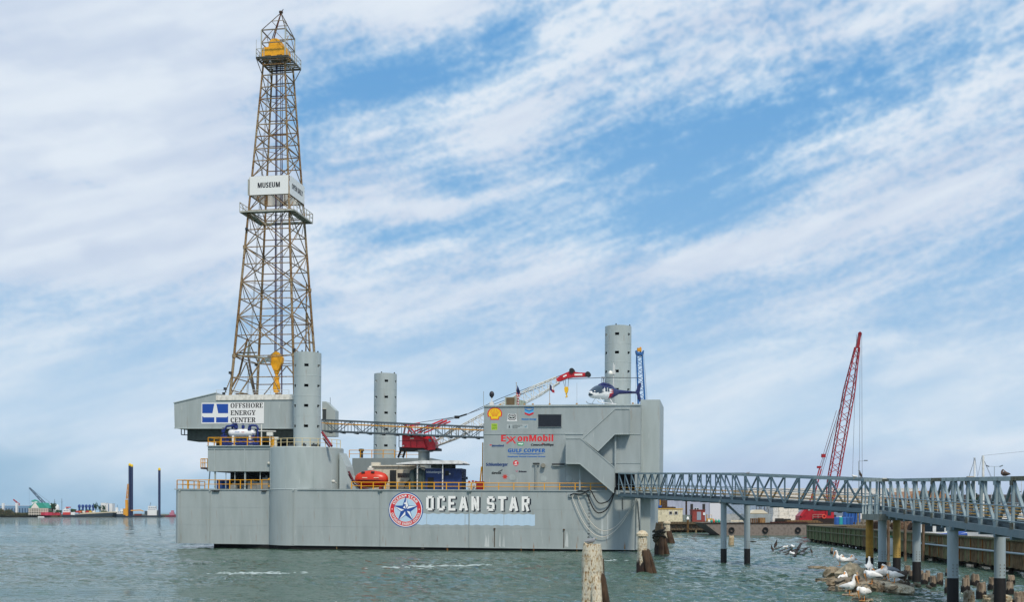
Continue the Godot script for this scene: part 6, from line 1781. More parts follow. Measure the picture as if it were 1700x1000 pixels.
func make_timber() -> void:
	var guano := mat("dedbd2", 0.9, "guano")
	var brown := mat("64503f", 0.9, "wood")
	var wet := mat("3a2318", 0.7, "wood")
	# mooring dolphins: an upright pile cluster with raking piles
	var spots := [[Vector3(3.661, 0, -52.303), 0.5, 3.448, "thick guano-white mooring dolphin in the foreground with a gull on its head"],
		[Vector3(10.691, 0, -94.04), 0.42, 3.133, "white-capped mooring dolphin with a brown raking pile, off the rig's right corner"],
		[Vector3(17.582, 0, -136.912), 0.5, 3.722, "dark rope-wrapped mooring dolphin beyond the white-capped one"],
		[Vector3(25.7, 0, -190), 0.55, 3.3, "farthest mooring dolphin, pale head and two raking brown legs"]]
	for n in 4:
		var q = spots[n]
		var p: Vector3 = q[0]
		var o := thing("mooring_dolphin", q[3], "mooring dolphin", p)
		var r: float = q[1]
		var h: float = q[2]
		var s := S()
		pile(s, p + Vector3(0, -2, 0), p + Vector3(0, h, 0), r * (1.0 if n else 0.98), n + 3, 18)
		part(o, "upright_pile", s, guano if n != 2 else mat("8b7a66", 0.9, "guano"))
		s = S()
		wet_foot(s, p, r, h * (0.2 if n == 0 else 0.3), n + 50)
		part(o, "wet_foot", s, wet)
		for k in 2:
			var foot: Vector3 = [Vector3(0.55, 0, 0.62), Vector3(0.95, 0, -0.1)][k] * (1.0 if n else 0.8)
			var head: Vector3 = [Vector3(0.12, 0, 0.34), Vector3(0.36, 0, 0.0)][k]
			if n == 0: foot = [Vector3(0.22, 0, 0.75), Vector3(0.66, 0, 0.2)][k]
			if n == 2 and k == 0: foot = Vector3(0.2, 0, 0.7)
			var up: float = h * (0.6 if k == 0 else 0.62)
			s = S()
			pile(s, p + foot + (foot - head) * 0.5 - Vector3(0, up * 0.5, 0), p + head + Vector3(0, up, 0), r * (0.68 if n else 0.5), n * 7 + k + 11)
			part(o, "raking_pile", s, guano if n == 0 and k == 0 else brown)
		if n == 0:
			s = S(); pile(s, p + Vector3(0.46, -1, -0.5), p + Vector3(0.42, h * 0.82, -0.4), 0.16, 40); part(o, "rear_pile", s, mat("6e5a40", 0.9, "wood"))
			s = S(); s.tube(p + Vector3(0.34, h * 0.43, 0.0), p + Vector3(0.68, h * 0.41, 0.05), 0.13, 0.13, 12); part(o, "rubber_buffer", s, mat("20242c", 0.6))
			s = S()
			pile(s, p + Vector3(-0.22, -1, 0.1), p + Vector3(-0.16, h * 0.9, 0.12), 0.3, 44); part(o, "upright_pile", s, guano)
		if n == 1 or n == 3:
			s = S(); s.lathe([Vector2(r * 1.16, h - 0.1), Vector2(r * 1.18, h + 0.1), Vector2(r * 0.6, h + 0.34), Vector2(0, h + 0.4)], p, 16); part(o, "cap", s, mat("e4dccb", 0.9, "guano"))
		if n == 2:
			s = S()
			for k in 3:
				var ring := PackedVector3Array()
				for i in 17: ring.append(p + Vector3(cos(TAU * i / 16) * (r + 0.22), h * (0.55 + 0.12 * k) + 0.25 * sin(TAU * i / 16 + k), sin(TAU * i / 16) * (r + 0.22)))
				s.rope(ring, 0.12, 7)
			part(o, "rope_turn", s, mat("3c3832", 0.9))
			s = S(); s.tube(p + Vector3(-0.7, h * 0.42, 0.4), p + Vector3(0.5, h * 0.66, 0.4), 0.2, 0.2, 10); part(o, "old_fender", s, mat("57564e", 0.9, "guano"))
	# sawn-off pile stubs near the shore: x, top and foot in the sight line, width
	var stubs := [[1534.0, 952.0, 972.0, 10.5], [1539.0, 948.0, 965.0, 9.0], [1548.0, 957.0, 977.0, 10.0], [1559.0, 952.0, 973.0, 10.0], [1572.0, 945.0, 956.0, 6.5], [1571.0, 962.0, 985.0, 7.0], [1602.0, 961.0, 984.0, 13.0], [1604.0, 956.0, 972.0, 8.0], [1618.0, 954.0, 973.0, 14.0], [1628.0, 968.0, 993.0, 14.5],
		[1646.0, 960.0, 980.0, 12.5], [1651.0, 974.0, 991.0, 7.0], [1677.0, 956.0, 969.0, 12.0], [1674.5, 967.0, 987.0, 13.0], [1688.0, 984.0, 1006.0, 13.0], [1696.0, 983.0, 1004.0, 12.0], [1692.0, 992.0, 1016.0, 17.0], [1474.0, 934.0, 948.0, 8.0], [1505.5, 940.0, 954.0, 10.0], [1512.0, 948.0, 964.0, 9.5], [1496.0, 952.0, 965.0, 11.0], [1380.0, 910.0, 920.0, 4.0], [1528.0, 948.0, 960.0, 8.0]]
	var words := ["pale short stub, first right of the thick grey column", "low stub set just behind the first one", "stub with a tufted dark head, third from the thick grey column", "even-topped stub left of the cap-beam column", "thin stub standing far back beside the cap-beam column", "thin tall stub pressed against the cap-beam column's foot", "wide stub with a second one behind it, right of the cap-beam column", "ragged dark stub behind the wide one", "broad flat-topped stub midway between the two near columns", "split-headed wide stub in front of the broad flat one",
		"brown stub left of the rightmost column", "slim pale stub touching the rightmost column's foot", "weathered stub far back, right of the rightmost column", "dark-sided stub just right of the rightmost column", "cut stub at the picture's lower right, left one of three", "cut stub at the picture's lower right, behind its two neighbours", "widest pale stub in the lower right corner", "small stub behind the pelicans, right of a grey column", "stub close to the foot of the half-greyed yellow column", "pale stub left of the thick grey column's foot", "stub at the right tip of the pelican rocks", "lone thin stub in open water before the green bulkhead", "small stub tucked behind the thick grey column"]
	for n in stubs.size():
		var q = stubs[n]
		var z: float = 9310.0 / (q[2] - 853.0)
		var p := Vector3((q[0] - 850.0) / 1900.0 * z, 0, -z)
		var s := S()
		pile(s, p + Vector3(0, -1.5, 0), p + Vector3(0.02, (q[2] - q[1]) / 1900.0 * z, 0), q[3] / 3800.0 * z, 60 + n)
		var o := single("pile_stub", words[n], "pile", s, mat("c0b3a4", 0.9, "wood"), p, WORLD, "sawn pile stubs in the shallows")
		s = S()
		wet_foot(s, p, q[3] / 3800.0 * z, (q[2] - q[1]) / 1900.0 * z * 0.45, n)
		part(o, "wet_foot", s, mat("241b17", 0.6, "wood"))
	# sheet bulkhead along the boat basin: boards, wale timbers, piles
	var a := Vector3(52.611, 0, -204)
	var b := Vector3(40.263, 0, -90)
	var c := b + (b - a).normalized() * 46.0
	var bulk := thing("bulkhead", "long bulkhead of upright boards, green with algae, above dark piles beside the boat basin", "bulkhead", a)
	var along := (c - a).normalized()
	var out := along.cross(Vector3.UP).normalized()
	if out.x > 0: out = -out
	var turn := Basis(along, Vector3.UP, along.cross(Vector3.UP))
	var length := (c - a).length()
	var g := RandomNumberGenerator.new()
	g.seed = 77
	var looks := [mat("83936c", 0.9, "algae"), mat("6f8258", 0.9, "algae"), mat("8a8468", 0.9, "algae"), mat("886c54", 0.9, "algae"), mat("98806c", 0.9, "algae")]
	var board := S()
	board.prism(PackedVector2Array([Vector2(-0.27, 0), Vector2(-0.2, 0.07), Vector2(0.2, 0.07), Vector2(0.27, 0), Vector2(0.27, -0.06), Vector2(-0.27, -0.06)]), -1.1, 1.1, Transform3D(Basis(Vector3.RIGHT, Vector3.FORWARD, Vector3.UP), Vector3.ZERO))
	var bm := board.done(Vector3.ZERO)
	var n := int(length / 0.57)
	for i in n:
		var t := (i + 0.5) / n
		var o := MeshInstance3D.new()
		o.name = "board"
		o.mesh = bm
		var k := g.randf() + t * 1.5
		o.material_override = looks[0 if k < 0.45 else 1 if k < 0.8 else 2 if k < 1.2 else 3 if k < 1.7 else 4]
		bulk.add_child(o, true)
		o.transform = Transform3D(Basis(-along, Vector3.UP, out) if out.dot(turn.z) < 0 else turn, a.lerp(c, t) + Vector3(0, 1.58 + g.randf_range(-0.06, 0.06), 0) + out * g.randf_range(0, 0.03) - a)
	var s := S()
	s.beam(a + Vector3(0, 2.74, 0), c + Vector3(0, 2.74, 0), 0.5, 0.16)
	part(bulk, "cap_timber", s, mat("7d8466", 0.9, "wood"))
	s = S()
	s.beam(a + out * 0.18 + Vector3(0, 1.9, 0), a.lerp(c, 0.55) + out * 0.18 + Vector3(0, 1.9, 0), 0.16, 0.14)
	part(bulk, "wale_timber", s, mat("a3a98e", 0.9, "wood"))
	s = S()
	s.tube(a.lerp(c, 0.5) + out * 0.3 + Vector3(0, 1.72, 0), c + out * 0.3 + Vector3(0, 1.72, 0), 0.09)
	part(bulk, "pipe", s, mat("aab6bc", 0.5))
	s = S()
	s.beam(a - out * 0.4 + Vector3(0, 1.4, 0), c - out * 0.4 + Vector3(0, 1.4, 0), 0.1, 2.4)
	s.beam(a - out * 1.7 + Vector3(0, 2.62, 0), c - out * 1.7 + Vector3(0, 2.62, 0), 3.0, 0.12)
	s.span(a + Vector3(-0.1, 0.5, 0.0), a + Vector3(7, 2.65, -0.3))
	part(bulk, "backing", s, mat("4a463c", 0.9, "wood"))
	for i in 66:
		var p := a.lerp(c, (i + 0.5) / 66.0) - out * (0.2 if i % 2 else 1.2)
		s = S()
		pile(s, p + Vector3(0, -2, 0), p + Vector3(0, 0.9 if i % 2 else 1.0, 0), 0.2, 200 + i, 9)
		part(bulk, "pile", s, mat("3c332b", 0.9, "wood") if i % 4 else mat("8d8170", 0.9, "wood"))
	for i in 44:
		var p := a.lerp(c, (i + 0.5) / 44.0) + out * 0.12
		bar(bulk, "tie_rod_strap", p + Vector3(0, 0.6, 0), p + Vector3(0, 2.6, 0), 0.1, mat("a06a3c", 0.9) if i > 20 else mat("55603c", 0.9), 0.06)

# ---------------------------------------------------------------- rocks and birds
func rock(s: Shape, at: Vector3, size: Vector3, seed_: int, tilt := 0.0) -> void:
	var f := FastNoiseLite.new()
	f.seed = seed_; f.frequency = 0.9; f.fractal_octaves = 3
	var b := Basis(Vector3.BACK, tilt) * Basis(Vector3.UP, seed_ * 1.7)
	var rows := []
	for i in 8:
		var a := PI * i / 7.0
		var ring := PackedVector3Array()
		for j in 12:
			var q := TAU * j / 12
			var d := Vector3(sin(a) * cos(q), -cos(a), -sin(a) * sin(q))
			var box := d / maxf(maxf(absf(d.x), absf(d.y)), absf(d.z))
			d = d.lerp(box, 0.5) * (1.0 + 0.42 * f.get_noise_3dv(d * 1.5) + 0.2 * f.get_noise_3dv(d * 4.5))
			ring.append(at + b * (d * size * 0.5))
		rows.append(ring)
	for i in 7:
		for j in 12:
			var k := (j + 1) % 12
			s.quad(rows[i][j], rows[i][k], rows[i + 1][k], rows[i + 1][j])

func make_rocks() -> void:
	var pale := mat("d8d2c4", 0.95, "guano")
	var tan_ := mat("e0d8c4", 0.95, "stone")
	var dark := mat("aca498", 0.9, "guano")
	var grey := mat("a39d94", 0.95, "stone")
	var list := [[Vector3(24.327, 0, -82.389), Vector3(1.9, 1.15, 1.6), tan_, 0.45, "big tan tilted slab in the middle of the pelican rocks"], [Vector3(24.408, 0, -87.009), Vector3(1.9, 0.85, 1.2), dark, 0.0, "dark block with a pale top at the left of the pelican rocks"], [Vector3(25.462, 0, -83.125), Vector3(1.6, 0.9, 1.4), pale, -0.2, "pale rough block behind the tall pelican"],
		[Vector3(21.298, 0, -73.307), Vector3(1.5, 0.8, 1.0), grey, 0.2, "grey boulder below the tan slab"], [Vector3(22.54, 0, -74.48), Vector3(1.7, 0.75, 1.0), grey, -0.1, "grey-brown boulder among the standing pelicans"], [Vector3(20.423, 0, -71.069), Vector3(1.9, 0.5, 0.7), dark, 0.05, "low wet black rock at the left waterline"], [Vector3(22.765, 0, -82.389), Vector3(1.8, 0.25, 0.7), dark, 0.0, "flat dark slab awash at the far left"],
		[Vector3(23.789, 0, -71.069), Vector3(4.3, 0.55, 1.6), pale, -0.14, "long pale slab sloping into the water at the right of the rocks"], [Vector3(23.428, 0, -72.734), Vector3(3.2, 0.62, 1.2), dark, -0.05, "long black slab in front of the pale one"], [Vector3(24.379, 0, -76.942), Vector3(2.2, 0.7, 1.3), dark, 0.0, "dark rock under the resting pelican"], [Vector3(22.293, 0, -71.069), Vector3(1.8, 0.55, 1.0), dark, 0.1, "small dark rock under the bent pelican"],
		[Vector3(27.925, 0, -90.388), Vector3(2.6, 0.6, 1.0), dark, 0.0, "dark rock at the back of the heap, by a yellow column"], [Vector3(20.244, 0, -67.956), Vector3(2.0, 0.2, 0.6), dark, 0.0, "thin slab awash under the front pelican"], [Vector3(19.533, 0, -63.767), Vector3(1.3, 0.22, 0.6), dark, 0.0, "thin slab awash under the wing-spreading pelican"], [Vector3(20.603, 0, -73.307), Vector3(1.4, 0.25, 0.6), grey, 0.0, "flat grey slab half under water left of the tan slab"],
		[Vector3(26.297, 0, -62.067), Vector3(1.5, 0.5, 0.8), pale, 0.0, "pale boulder at the bottom edge, below the rightmost column"], [Vector3(24.928, 0, -62.483), Vector3(0.7, 0.7, 0.6), dark, 0.0, "black rock at the bottom edge below the near columns"], [Vector3(27.3, 0, -102.308), Vector3(1.7, 0.2, 0.5), dark, 0.0, "small dark slab awash left of the rocks"], [Vector3(25.31, 0, -73.307), Vector3(1.5, 0.4, 0.8), grey, -0.1, "grey slab end at the right tip of the rocks"]]
	for n in list.size():
		var q = list[n]
		var s := S()
		rock(s, q[0] + Vector3(0, q[1].y * 0.32, 0), q[1] * Vector3(1, 1.35, 1), n + 5, q[3])
		single("rubble_rock", q[4], "rock", s, q[2], q[0], WORLD, "rubble rocks in the shallows")
	var g := RandomNumberGenerator.new()
	g.seed = 31
	var heap := S()   # small broken stone between the rocks, past counting
	for i in 120:
		var p := (Vector3(21.028, 0, -73.307)).lerp(Vector3(23.854, 0, -72.171), g.randf()) + Vector3(g.randfn() * 0.9, g.randf_range(0.0, 0.5), g.randfn() * 1.3)
		rock(heap, p, Vector3(g.randf_range(0.2, 0.6), g.randf_range(0.15, 0.4), g.randf_range(0.2, 0.5)), i + 400, g.randf_range(-0.6, 0.6))
	struct("broken_stone", heap, mat("b0a594", 0.95, "stone")).set_meta("kind", "stuff")
	# drift timbers farther out
	var n := 0
	for q in [[1292.0, 918.0, 1316.0, 914.0], [1300.0, 921.0, 1338.0, 919.0], [1310.0, 912.0, 1326.0, 920.0], [1318.0, 925.0, 1330.0, 912.0], [1283.0, 917.0, 1300.0, 914.0], [1325.0, 915.0, 1347.0, 917.0], [1303.0, 924.0, 1322.0, 922.0], [1314.0, 910.0, 1306.0, 918.0], [1330.0, 923.0, 1340.0, 916.0]]:
		var z0: float = 9310.0 / (q[1] - 853.0)
		var z1: float = 9310.0 / (q[3] - 853.0)
		var s := S()
		pile(s, Vector3((q[0] - 850.0) / 1900.0 * z0, 0.15 + 0.12 * (n % 3), -z0), Vector3((q[2] - 850.0) / 1900.0 * z1, 0.5 + 0.12 * (n % 4), -z1), 0.2, 300 + n, 8)
		single("drift_timber", ["dark drift timber on the left slope of the floating wreckage", "long dark timber across the front of the wreckage", "short timber at the middle of the wreckage", "timber sticking up behind the white birds", "thin timber trailing off the wreckage's left end", "timber trailing off the wreckage's right end", "low timber at the front edge of the wreckage", "upturned timber beside the standing black bird", "timber slanting at the wreckage's right side"][n], "timber", s, mat("3b2c22", 0.9, "wood"), Vector3((q[0] - 850.0) / 1900.0 * z0, 0, -z0), WORLD, "drift timbers of the wreckage")
		n += 1

func bird(called: String, label: String, category: String, at: Vector3, turn: float, size: float, pose: String, coat: String, bill: String, group := "") -> void:
	# local axes: +x ahead, y up, feet on the ground; one skin from tail to crown
	var o := thing(called, label, category, at, WORLD, group)
	o.transform = Transform3D(Basis(Vector3.UP, turn).scaled(Vector3.ONE * size * (1.02 if called == "pelican" else 1.0)), at)
	base_of[o] = Vector3.ZERO
	var m := mat(coat, 0.9, "")
	var bm := mat(bill, 0.6)
	var h := 0.46
	var spine := []
	var head := Vector3.ZERO
	var beak := Vector3.ZERO
	match pose:
		"tall":
			spine = [[Vector3(-0.52, h - 0.16, 0), 0.02, 0.02], [Vector3(-0.4, h - 0.08, 0), 0.1, 0.06], [Vector3(-0.2, h, 0), 0.2, 0.18], [Vector3(0.04, h + 0.08, 0), 0.24, 0.23], [Vector3(0.2, h + 0.2, 0), 0.17, 0.17], [Vector3(0.26, h + 0.34, 0), 0.1, 0.1], [Vector3(0.25, h + 0.48, 0), 0.065, 0.065], [Vector3(0.29, h + 0.6, 0), 0.06, 0.06], [Vector3(0.37, h + 0.66, 0), 0.07, 0.075], [Vector3(0.45, h + 0.64, 0), 0.045, 0.045]]
			head = Vector3(0.43, h + 0.63, 0); beak = Vector3(0.62, h + 0.24, 0)
		"bent":
			spine = [[Vector3(-0.56, h + 0.02, 0), 0.02, 0.02], [Vector3(-0.42, h + 0.02, 0), 0.12, 0.07], [Vector3(-0.2, h + 0.02, 0), 0.22, 0.2], [Vector3(0.06, h + 0.04, 0), 0.25, 0.24], [Vector3(0.26, h + 0.1, 0), 0.17, 0.17], [Vector3(0.38, h + 0.22, 0), 0.09, 0.09], [Vector3(0.46, h + 0.24, 0), 0.065, 0.065], [Vector3(0.53, h + 0.17, 0), 0.075, 0.07], [Vector3(0.55, h + 0.08, 0), 0.045, 0.045]]
			head = Vector3(0.55, h + 0.1, 0); beak = Vector3(0.4, h - 0.3, 0)
		"rest":
			h = 0.22
			spine = [[Vector3(-0.62, h - 0.04, 0), 0.03, 0.02], [Vector3(-0.45, h, 0), 0.15, 0.09], [Vector3(-0.2, h + 0.04, 0), 0.25, 0.2], [Vector3(0.1, h + 0.06, 0), 0.27, 0.22], [Vector3(0.3, h + 0.12, 0), 0.17, 0.17], [Vector3(0.38, h + 0.26, 0), 0.09, 0.09], [Vector3(0.32, h + 0.38, 0), 0.065, 0.065], [Vector3(0.22, h + 0.42, 0), 0.075, 0.07], [Vector3(0.12, h + 0.38, 0), 0.045, 0.045]]
			head = Vector3(0.14, h + 0.38, 0); beak = Vector3(-0.18, h + 0.2, 0.12)
		"upright":
			spine = [[Vector3(-0.26, 0.02, 0), 0.03, 0.02], [Vector3(-0.18, 0.2, 0), 0.08, 0.06], [Vector3(-0.06, 0.42, 0), 0.16, 0.15], [Vector3(0.02, 0.6, 0), 0.15, 0.14], [Vector3(0.05, 0.76, 0), 0.08, 0.08], [Vector3(0.04, 0.88, 0), 0.05, 0.05], [Vector3(0.08, 0.96, 0), 0.05, 0.05], [Vector3(0.14, 0.97, 0), 0.03, 0.03]]
			head = Vector3(0.13, 0.97, 0); beak = Vector3(0.3, 0.98, 0)
		_:   # a gull standing level
			h = 0.3
			spine = [[Vector3(-0.5, h + 0.02, 0), 0.02, 0.02], [Vector3(-0.34, h + 0.02, 0), 0.09, 0.06], [Vector3(-0.1, h + 0.04, 0), 0.17, 0.15], [Vector3(0.12, h + 0.08, 0), 0.17, 0.16], [Vector3(0.24, h + 0.17, 0), 0.1, 0.1], [Vector3(0.29, h + 0.24, 0), 0.085, 0.085], [Vector3(0.38, h + 0.24, 0), 0.05, 0.05]]
			head = Vector3(0.36, h + 0.24, 0); beak = Vector3(0.5, h + 0.2, 0)
	var squat := 0.72 if pose in ["tall", "bent", "rest"] else 1.0
	for q in spine: q[0].x *= squat
	head.x *= squat; beak.x *= squat
	var s := S()
	s.sweep(spine, 14)
	part(o, "body", s, m)
	s = S(); s.tube(head, head.lerp(beak, 1.12) if called == "pelican" else beak, 0.06 if pose in ["tall", "bent", "rest"] else 0.025, 0.015, 8); part(o, "beak", s, bm)
	var mid: Vector3 = spine[3][0]
	var dark := coat != "efeeea"
	for z in [-1.0, 1.0]:
		s = S()
		if pose == "upright": s.sweep([[Vector3(0.02, 0.66, 0.12 * z), 0.03, 0.05], [Vector3(-0.08, 0.45, 0.15 * z), 0.05, 0.12], [Vector3(-0.24, 0.1, 0.06 * z), 0.02, 0.03]], 10)
		else: s.sweep([[Vector3(mid.x + 0.12, mid.y + 0.02, mid.z + 0.17 * z), 0.03, 0.05], [Vector3(mid.x - 0.14, mid.y + 0.02, 0.22 * z), 0.06, 0.15], [Vector3(mid.x - 0.42, mid.y - 0.02, 0.15 * z), 0.05, 0.09], [Vector3(mid.x - 0.62, mid.y - 0.06, 0.05 * z), 0.02, 0.02]], 10)
		part(o, "wing", s, mat("e4e3df", 0.9) if not dark else mat("4c4038" if coat != "8f9296" else "85898e", 0.9))
		if pose in ["tall", "bent"]:
			s = S(); s.sweep([[Vector3(mid.x - 0.3, mid.y - 0.13, 0.15 * z), 0.03, 0.03], [Vector3(mid.x - 0.62, mid.y - 0.16, 0.05 * z), 0.02, 0.02]], 8); part(o, "wing_tip", s, mat("2a2a2c", 0.9))
		if h > 0.25:
			bar(o, "leg", Vector3(mid.x - 0.06, 0, 0.08 * z), Vector3(mid.x - 0.06, mid.y - 0.12, 0.09 * z), 0.04, bm)
			s = S(); s.prism(PackedVector2Array([Vector2(mid.x - 0.1, 0.08 * z), Vector2(mid.x + 0.1, 0.02 * z), Vector2(mid.x + 0.12, 0.13 * z)]), 0.0, 0.03, Transform3D(Basis(Vector3.RIGHT, Vector3.BACK, Vector3.DOWN), Vector3(0, 0.03, 0))); part(o, "foot", s, bm)
		s = S(); s.ball(head + Vector3(-0.03, 0.02, 0.055 * z), Vector3(0.012, 0.012, 0.01), 6, 4); part(o, "eye", s, mat("1a1a1a", 0.3))

func make_birds() -> void:
	var w := "efeeea"
	var o := "e09a58"
	var g := "white pelicans on the rubble rocks"
	bird("pelican", "white pelican standing alone on the dark block at the back left of the rocks", "pelican", Vector3(25.008, 0, -87.83) + Vector3(0.1, 0.88, 0), 2.7, 1.0, "tall", w, o, g)
	bird("pelican", "white pelican hunched behind the tan slab, left of two neighbours", "pelican", Vector3(24.456, 0, -83.874) + Vector3(0, 1.21, -0.6), 3.4, 0.95, "rest", w, o, g)
	bird("pelican", "white pelican hunched behind the tan slab, in the middle of three", "pelican", Vector3(24.941, 0, -83.874) + Vector3(0, 1.21, -0.5), 0.3, 0.95, "rest", w, o, g)
	bird("pelican", "white pelican hunched at the back right, nearest the yellow column", "pelican", Vector3(25.614, 0, -84.636) + Vector3(0, 0.96, -0.5), 2.9, 0.95, "rest", w, o, g)
	bird("pelican", "white pelican standing tallest in the middle of the rocks, neck straight up", "pelican", Vector3(23.974, 0, -76.942) + Vector3(0, 0.74, 0), 1.2, 1.05, "tall", w, o, g)
	bird("pelican", "large white pelican lying on the dark rock with its head turned back", "pelican", Vector3(23.651, 0, -73.307) + Vector3(0, 0.81, 0), 0.25, 1.15, "rest", w, o, g)
	bird("pelican", "grey-winged pelican behind the lying one, head down", "pelican", Vector3(24.696, 0, -74.48) + Vector3(0, 0.71, -0.2), 2.4, 1.0, "bent", "8f9296", o)
	bird("pelican", "white pelican preening on the long pale slab", "pelican", Vector3(23.498, 0, -70.53) + Vector3(0, 0.62, 0.1), 2.9, 1.0, "bent", w, o, g)
	bird("pelican", "white pelican bending forward just in front of the tallest one", "pelican", Vector3(22.124, 0, -70.53) + Vector3(0, 0.56, 0.1), 2.6, 1.1, "bent", w, o, g)
	bird("pelican", "white pelican at the front left waterline, long bill pointing down", "pelican", Vector3(19.92, 0, -67.464) + Vector3(0, 0.06, 0), -0.5, 1.05, "tall", w, o, g)
	bird("pelican", "white pelican nearest the viewer, stretching with its head low", "pelican", Vector3(19.4, 0, -63.333) + Vector3(0, 0.06, 0), 3.7, 1.05, "bent", w, o, g)
	bird("pelican", "dark brown pelican facing right by the slab's right end", "pelican", Vector3(24.576, 0, -72.171) + Vector3(0, 0.46, 0), 0.5, 1.1, "bent", "5a4a40", "8a7a68")
	bird("pelican", "second dark brown pelican lower down by the slab's right end", "pelican", Vector3(24.728, 0, -72.171) + Vector3(0, 0.1, 0), -0.3, 0.9, "rest", "51443c", "8a7a68")
	bird("pelican", "white pelican lying between the tallest one and the lying large one", "pelican", Vector3(23.638, 0, -74.48) + Vector3(0, 0.72, -0.4), 2.2, 0.9, "rest", w, o, g)
	bird("pelican", "white pelican crouched low at the left foot of the tan slab", "pelican", Vector3(21.56, 0, -74.48) + Vector3(0, 0.5, 0), 0.6, 0.9, "rest", w, o, g)
	bird("pelican", "white pelican with its neck up behind the preening one on the pale slab", "pelican", Vector3(24.189, 0, -73.889) + Vector3(0, 0.6, -0.4), 2.0, 0.85, "tall", w, o, g)
	bird("pelican", "white pelican crouched at the far right end of the pale slab", "pelican", Vector3(24.577, 0, -72.734) + Vector3(0, 0.35, -0.3), 3.5, 0.85, "rest", w, o, g)
	bird("pelican", "grey-brown pelican crouched between the tan slab and the grey boulder", "pelican", Vector3(22.031, 0, -73.307) + Vector3(0, 0.55, 0), 0.9, 0.9, "rest", "8a7e74", "b89a70")
	bird("gull", "grey gull sitting on the head of the foreground dolphin", "gull", Vector3(3.689, 0, -52.303) + Vector3(-0.082, 3.421, 0), 0.5, 0.62, "gull", "8f9296", "c8b060")
	bird("gull", "white gull resting on the left of the floating wreckage", "gull", Vector3(33.706, 0, -141.061) + Vector3(0, 0.5, 0), 0.2, 0.8, "gull", w, "c8a060", "white gulls on the wreckage")
	bird("gull", "white gull on top of the floating wreckage's middle", "gull", Vector3(33.022, 0, -134.928) + Vector3(0, 0.7, 0), 1.6, 0.9, "gull", w, "c8a060", "white gulls on the wreckage")
	bird("gull", "white gull lowest on the front of the floating wreckage", "gull", Vector3(30.315, 0, -124.133) + Vector3(0, 0.2, 0), 1.9, 1.0, "gull", w, "c8a060", "white gulls on the wreckage")
	bird("cormorant", "black cormorant standing upright on the wreckage", "cormorant", Vector3(34.067, 0, -147.778) + Vector3(0, 0.4, 0), 0.4, 1.1, "upright", "221f1e", "6a5a48")
	bird("cormorant", "black cormorant on the lower left rim of the wreckage", "cormorant", Vector3(32.491, 0, -143.231) + Vector3(0, 0.1, 0), 2.6, 0.9, "upright", "2b2624", "6a5a48")
	bird("cormorant", "dark bird sitting on a bit of wood right of the wreckage", "cormorant", Vector3(35.741, 0, -136.912) + Vector3(0, 0.1, 0), 2.6, 0.7, "upright", "221f1e", "6a5a48")
	bird("cormorant", "dark bird perched on the gangway's top rail before the red boom", "cormorant", Vector3(27.483, 7.686, -90.4), 3.1, 0.62, "upright", "3a2c26", "6a5a48")
	bird("gull", "white gull perched on the gangway's top rail beside the dark bird", "gull", Vector3(27.204, 7.678, -91), 3.1, 0.5, "gull", w, "c8a060")
	bird("gull", "small gull perched on the gangway's top rail above the slim twin columns", "gull", Vector3(22.225, 8.538, -108), 0.0, 0.5, "gull", "8f9296", "c8a060")
	bird("pelican", "brown and white pelican perched on the near gangway's top rail at the right", "pelican", Vector3(22.79, 6.602, -53.0), 2.2, 0.5, "rest", "5f4c42", "8a7a68")
	for n in 3:
		var p: Vector3 = [Vector3(34.206, 0, -179.038), Vector3(41.702, 0, -198.085), Vector3(27.44, 0, -103.444)][n]
		var s := S()
		if n == 0: pile(s, p + Vector3(0, -0.6, 0), p + Vector3(0.1, 1.35, 0), 0.42, 71)
		else: rock(s, p, Vector3(1.4, 0.3, 0.6), 90 + n)
		single(["floating_stump", "drift_log", "drift_log"][n], ["pale guano-covered stump in the water between the slim twin columns", "small drift log beyond the slim twin columns", "small drift log left of the pelican rocks"][n], ["stump", "log", "log"][n], s, mat("cfc2ac", 0.9, "guano") if n == 0 else mat("3b2c22", 0.9, "wood"), p)

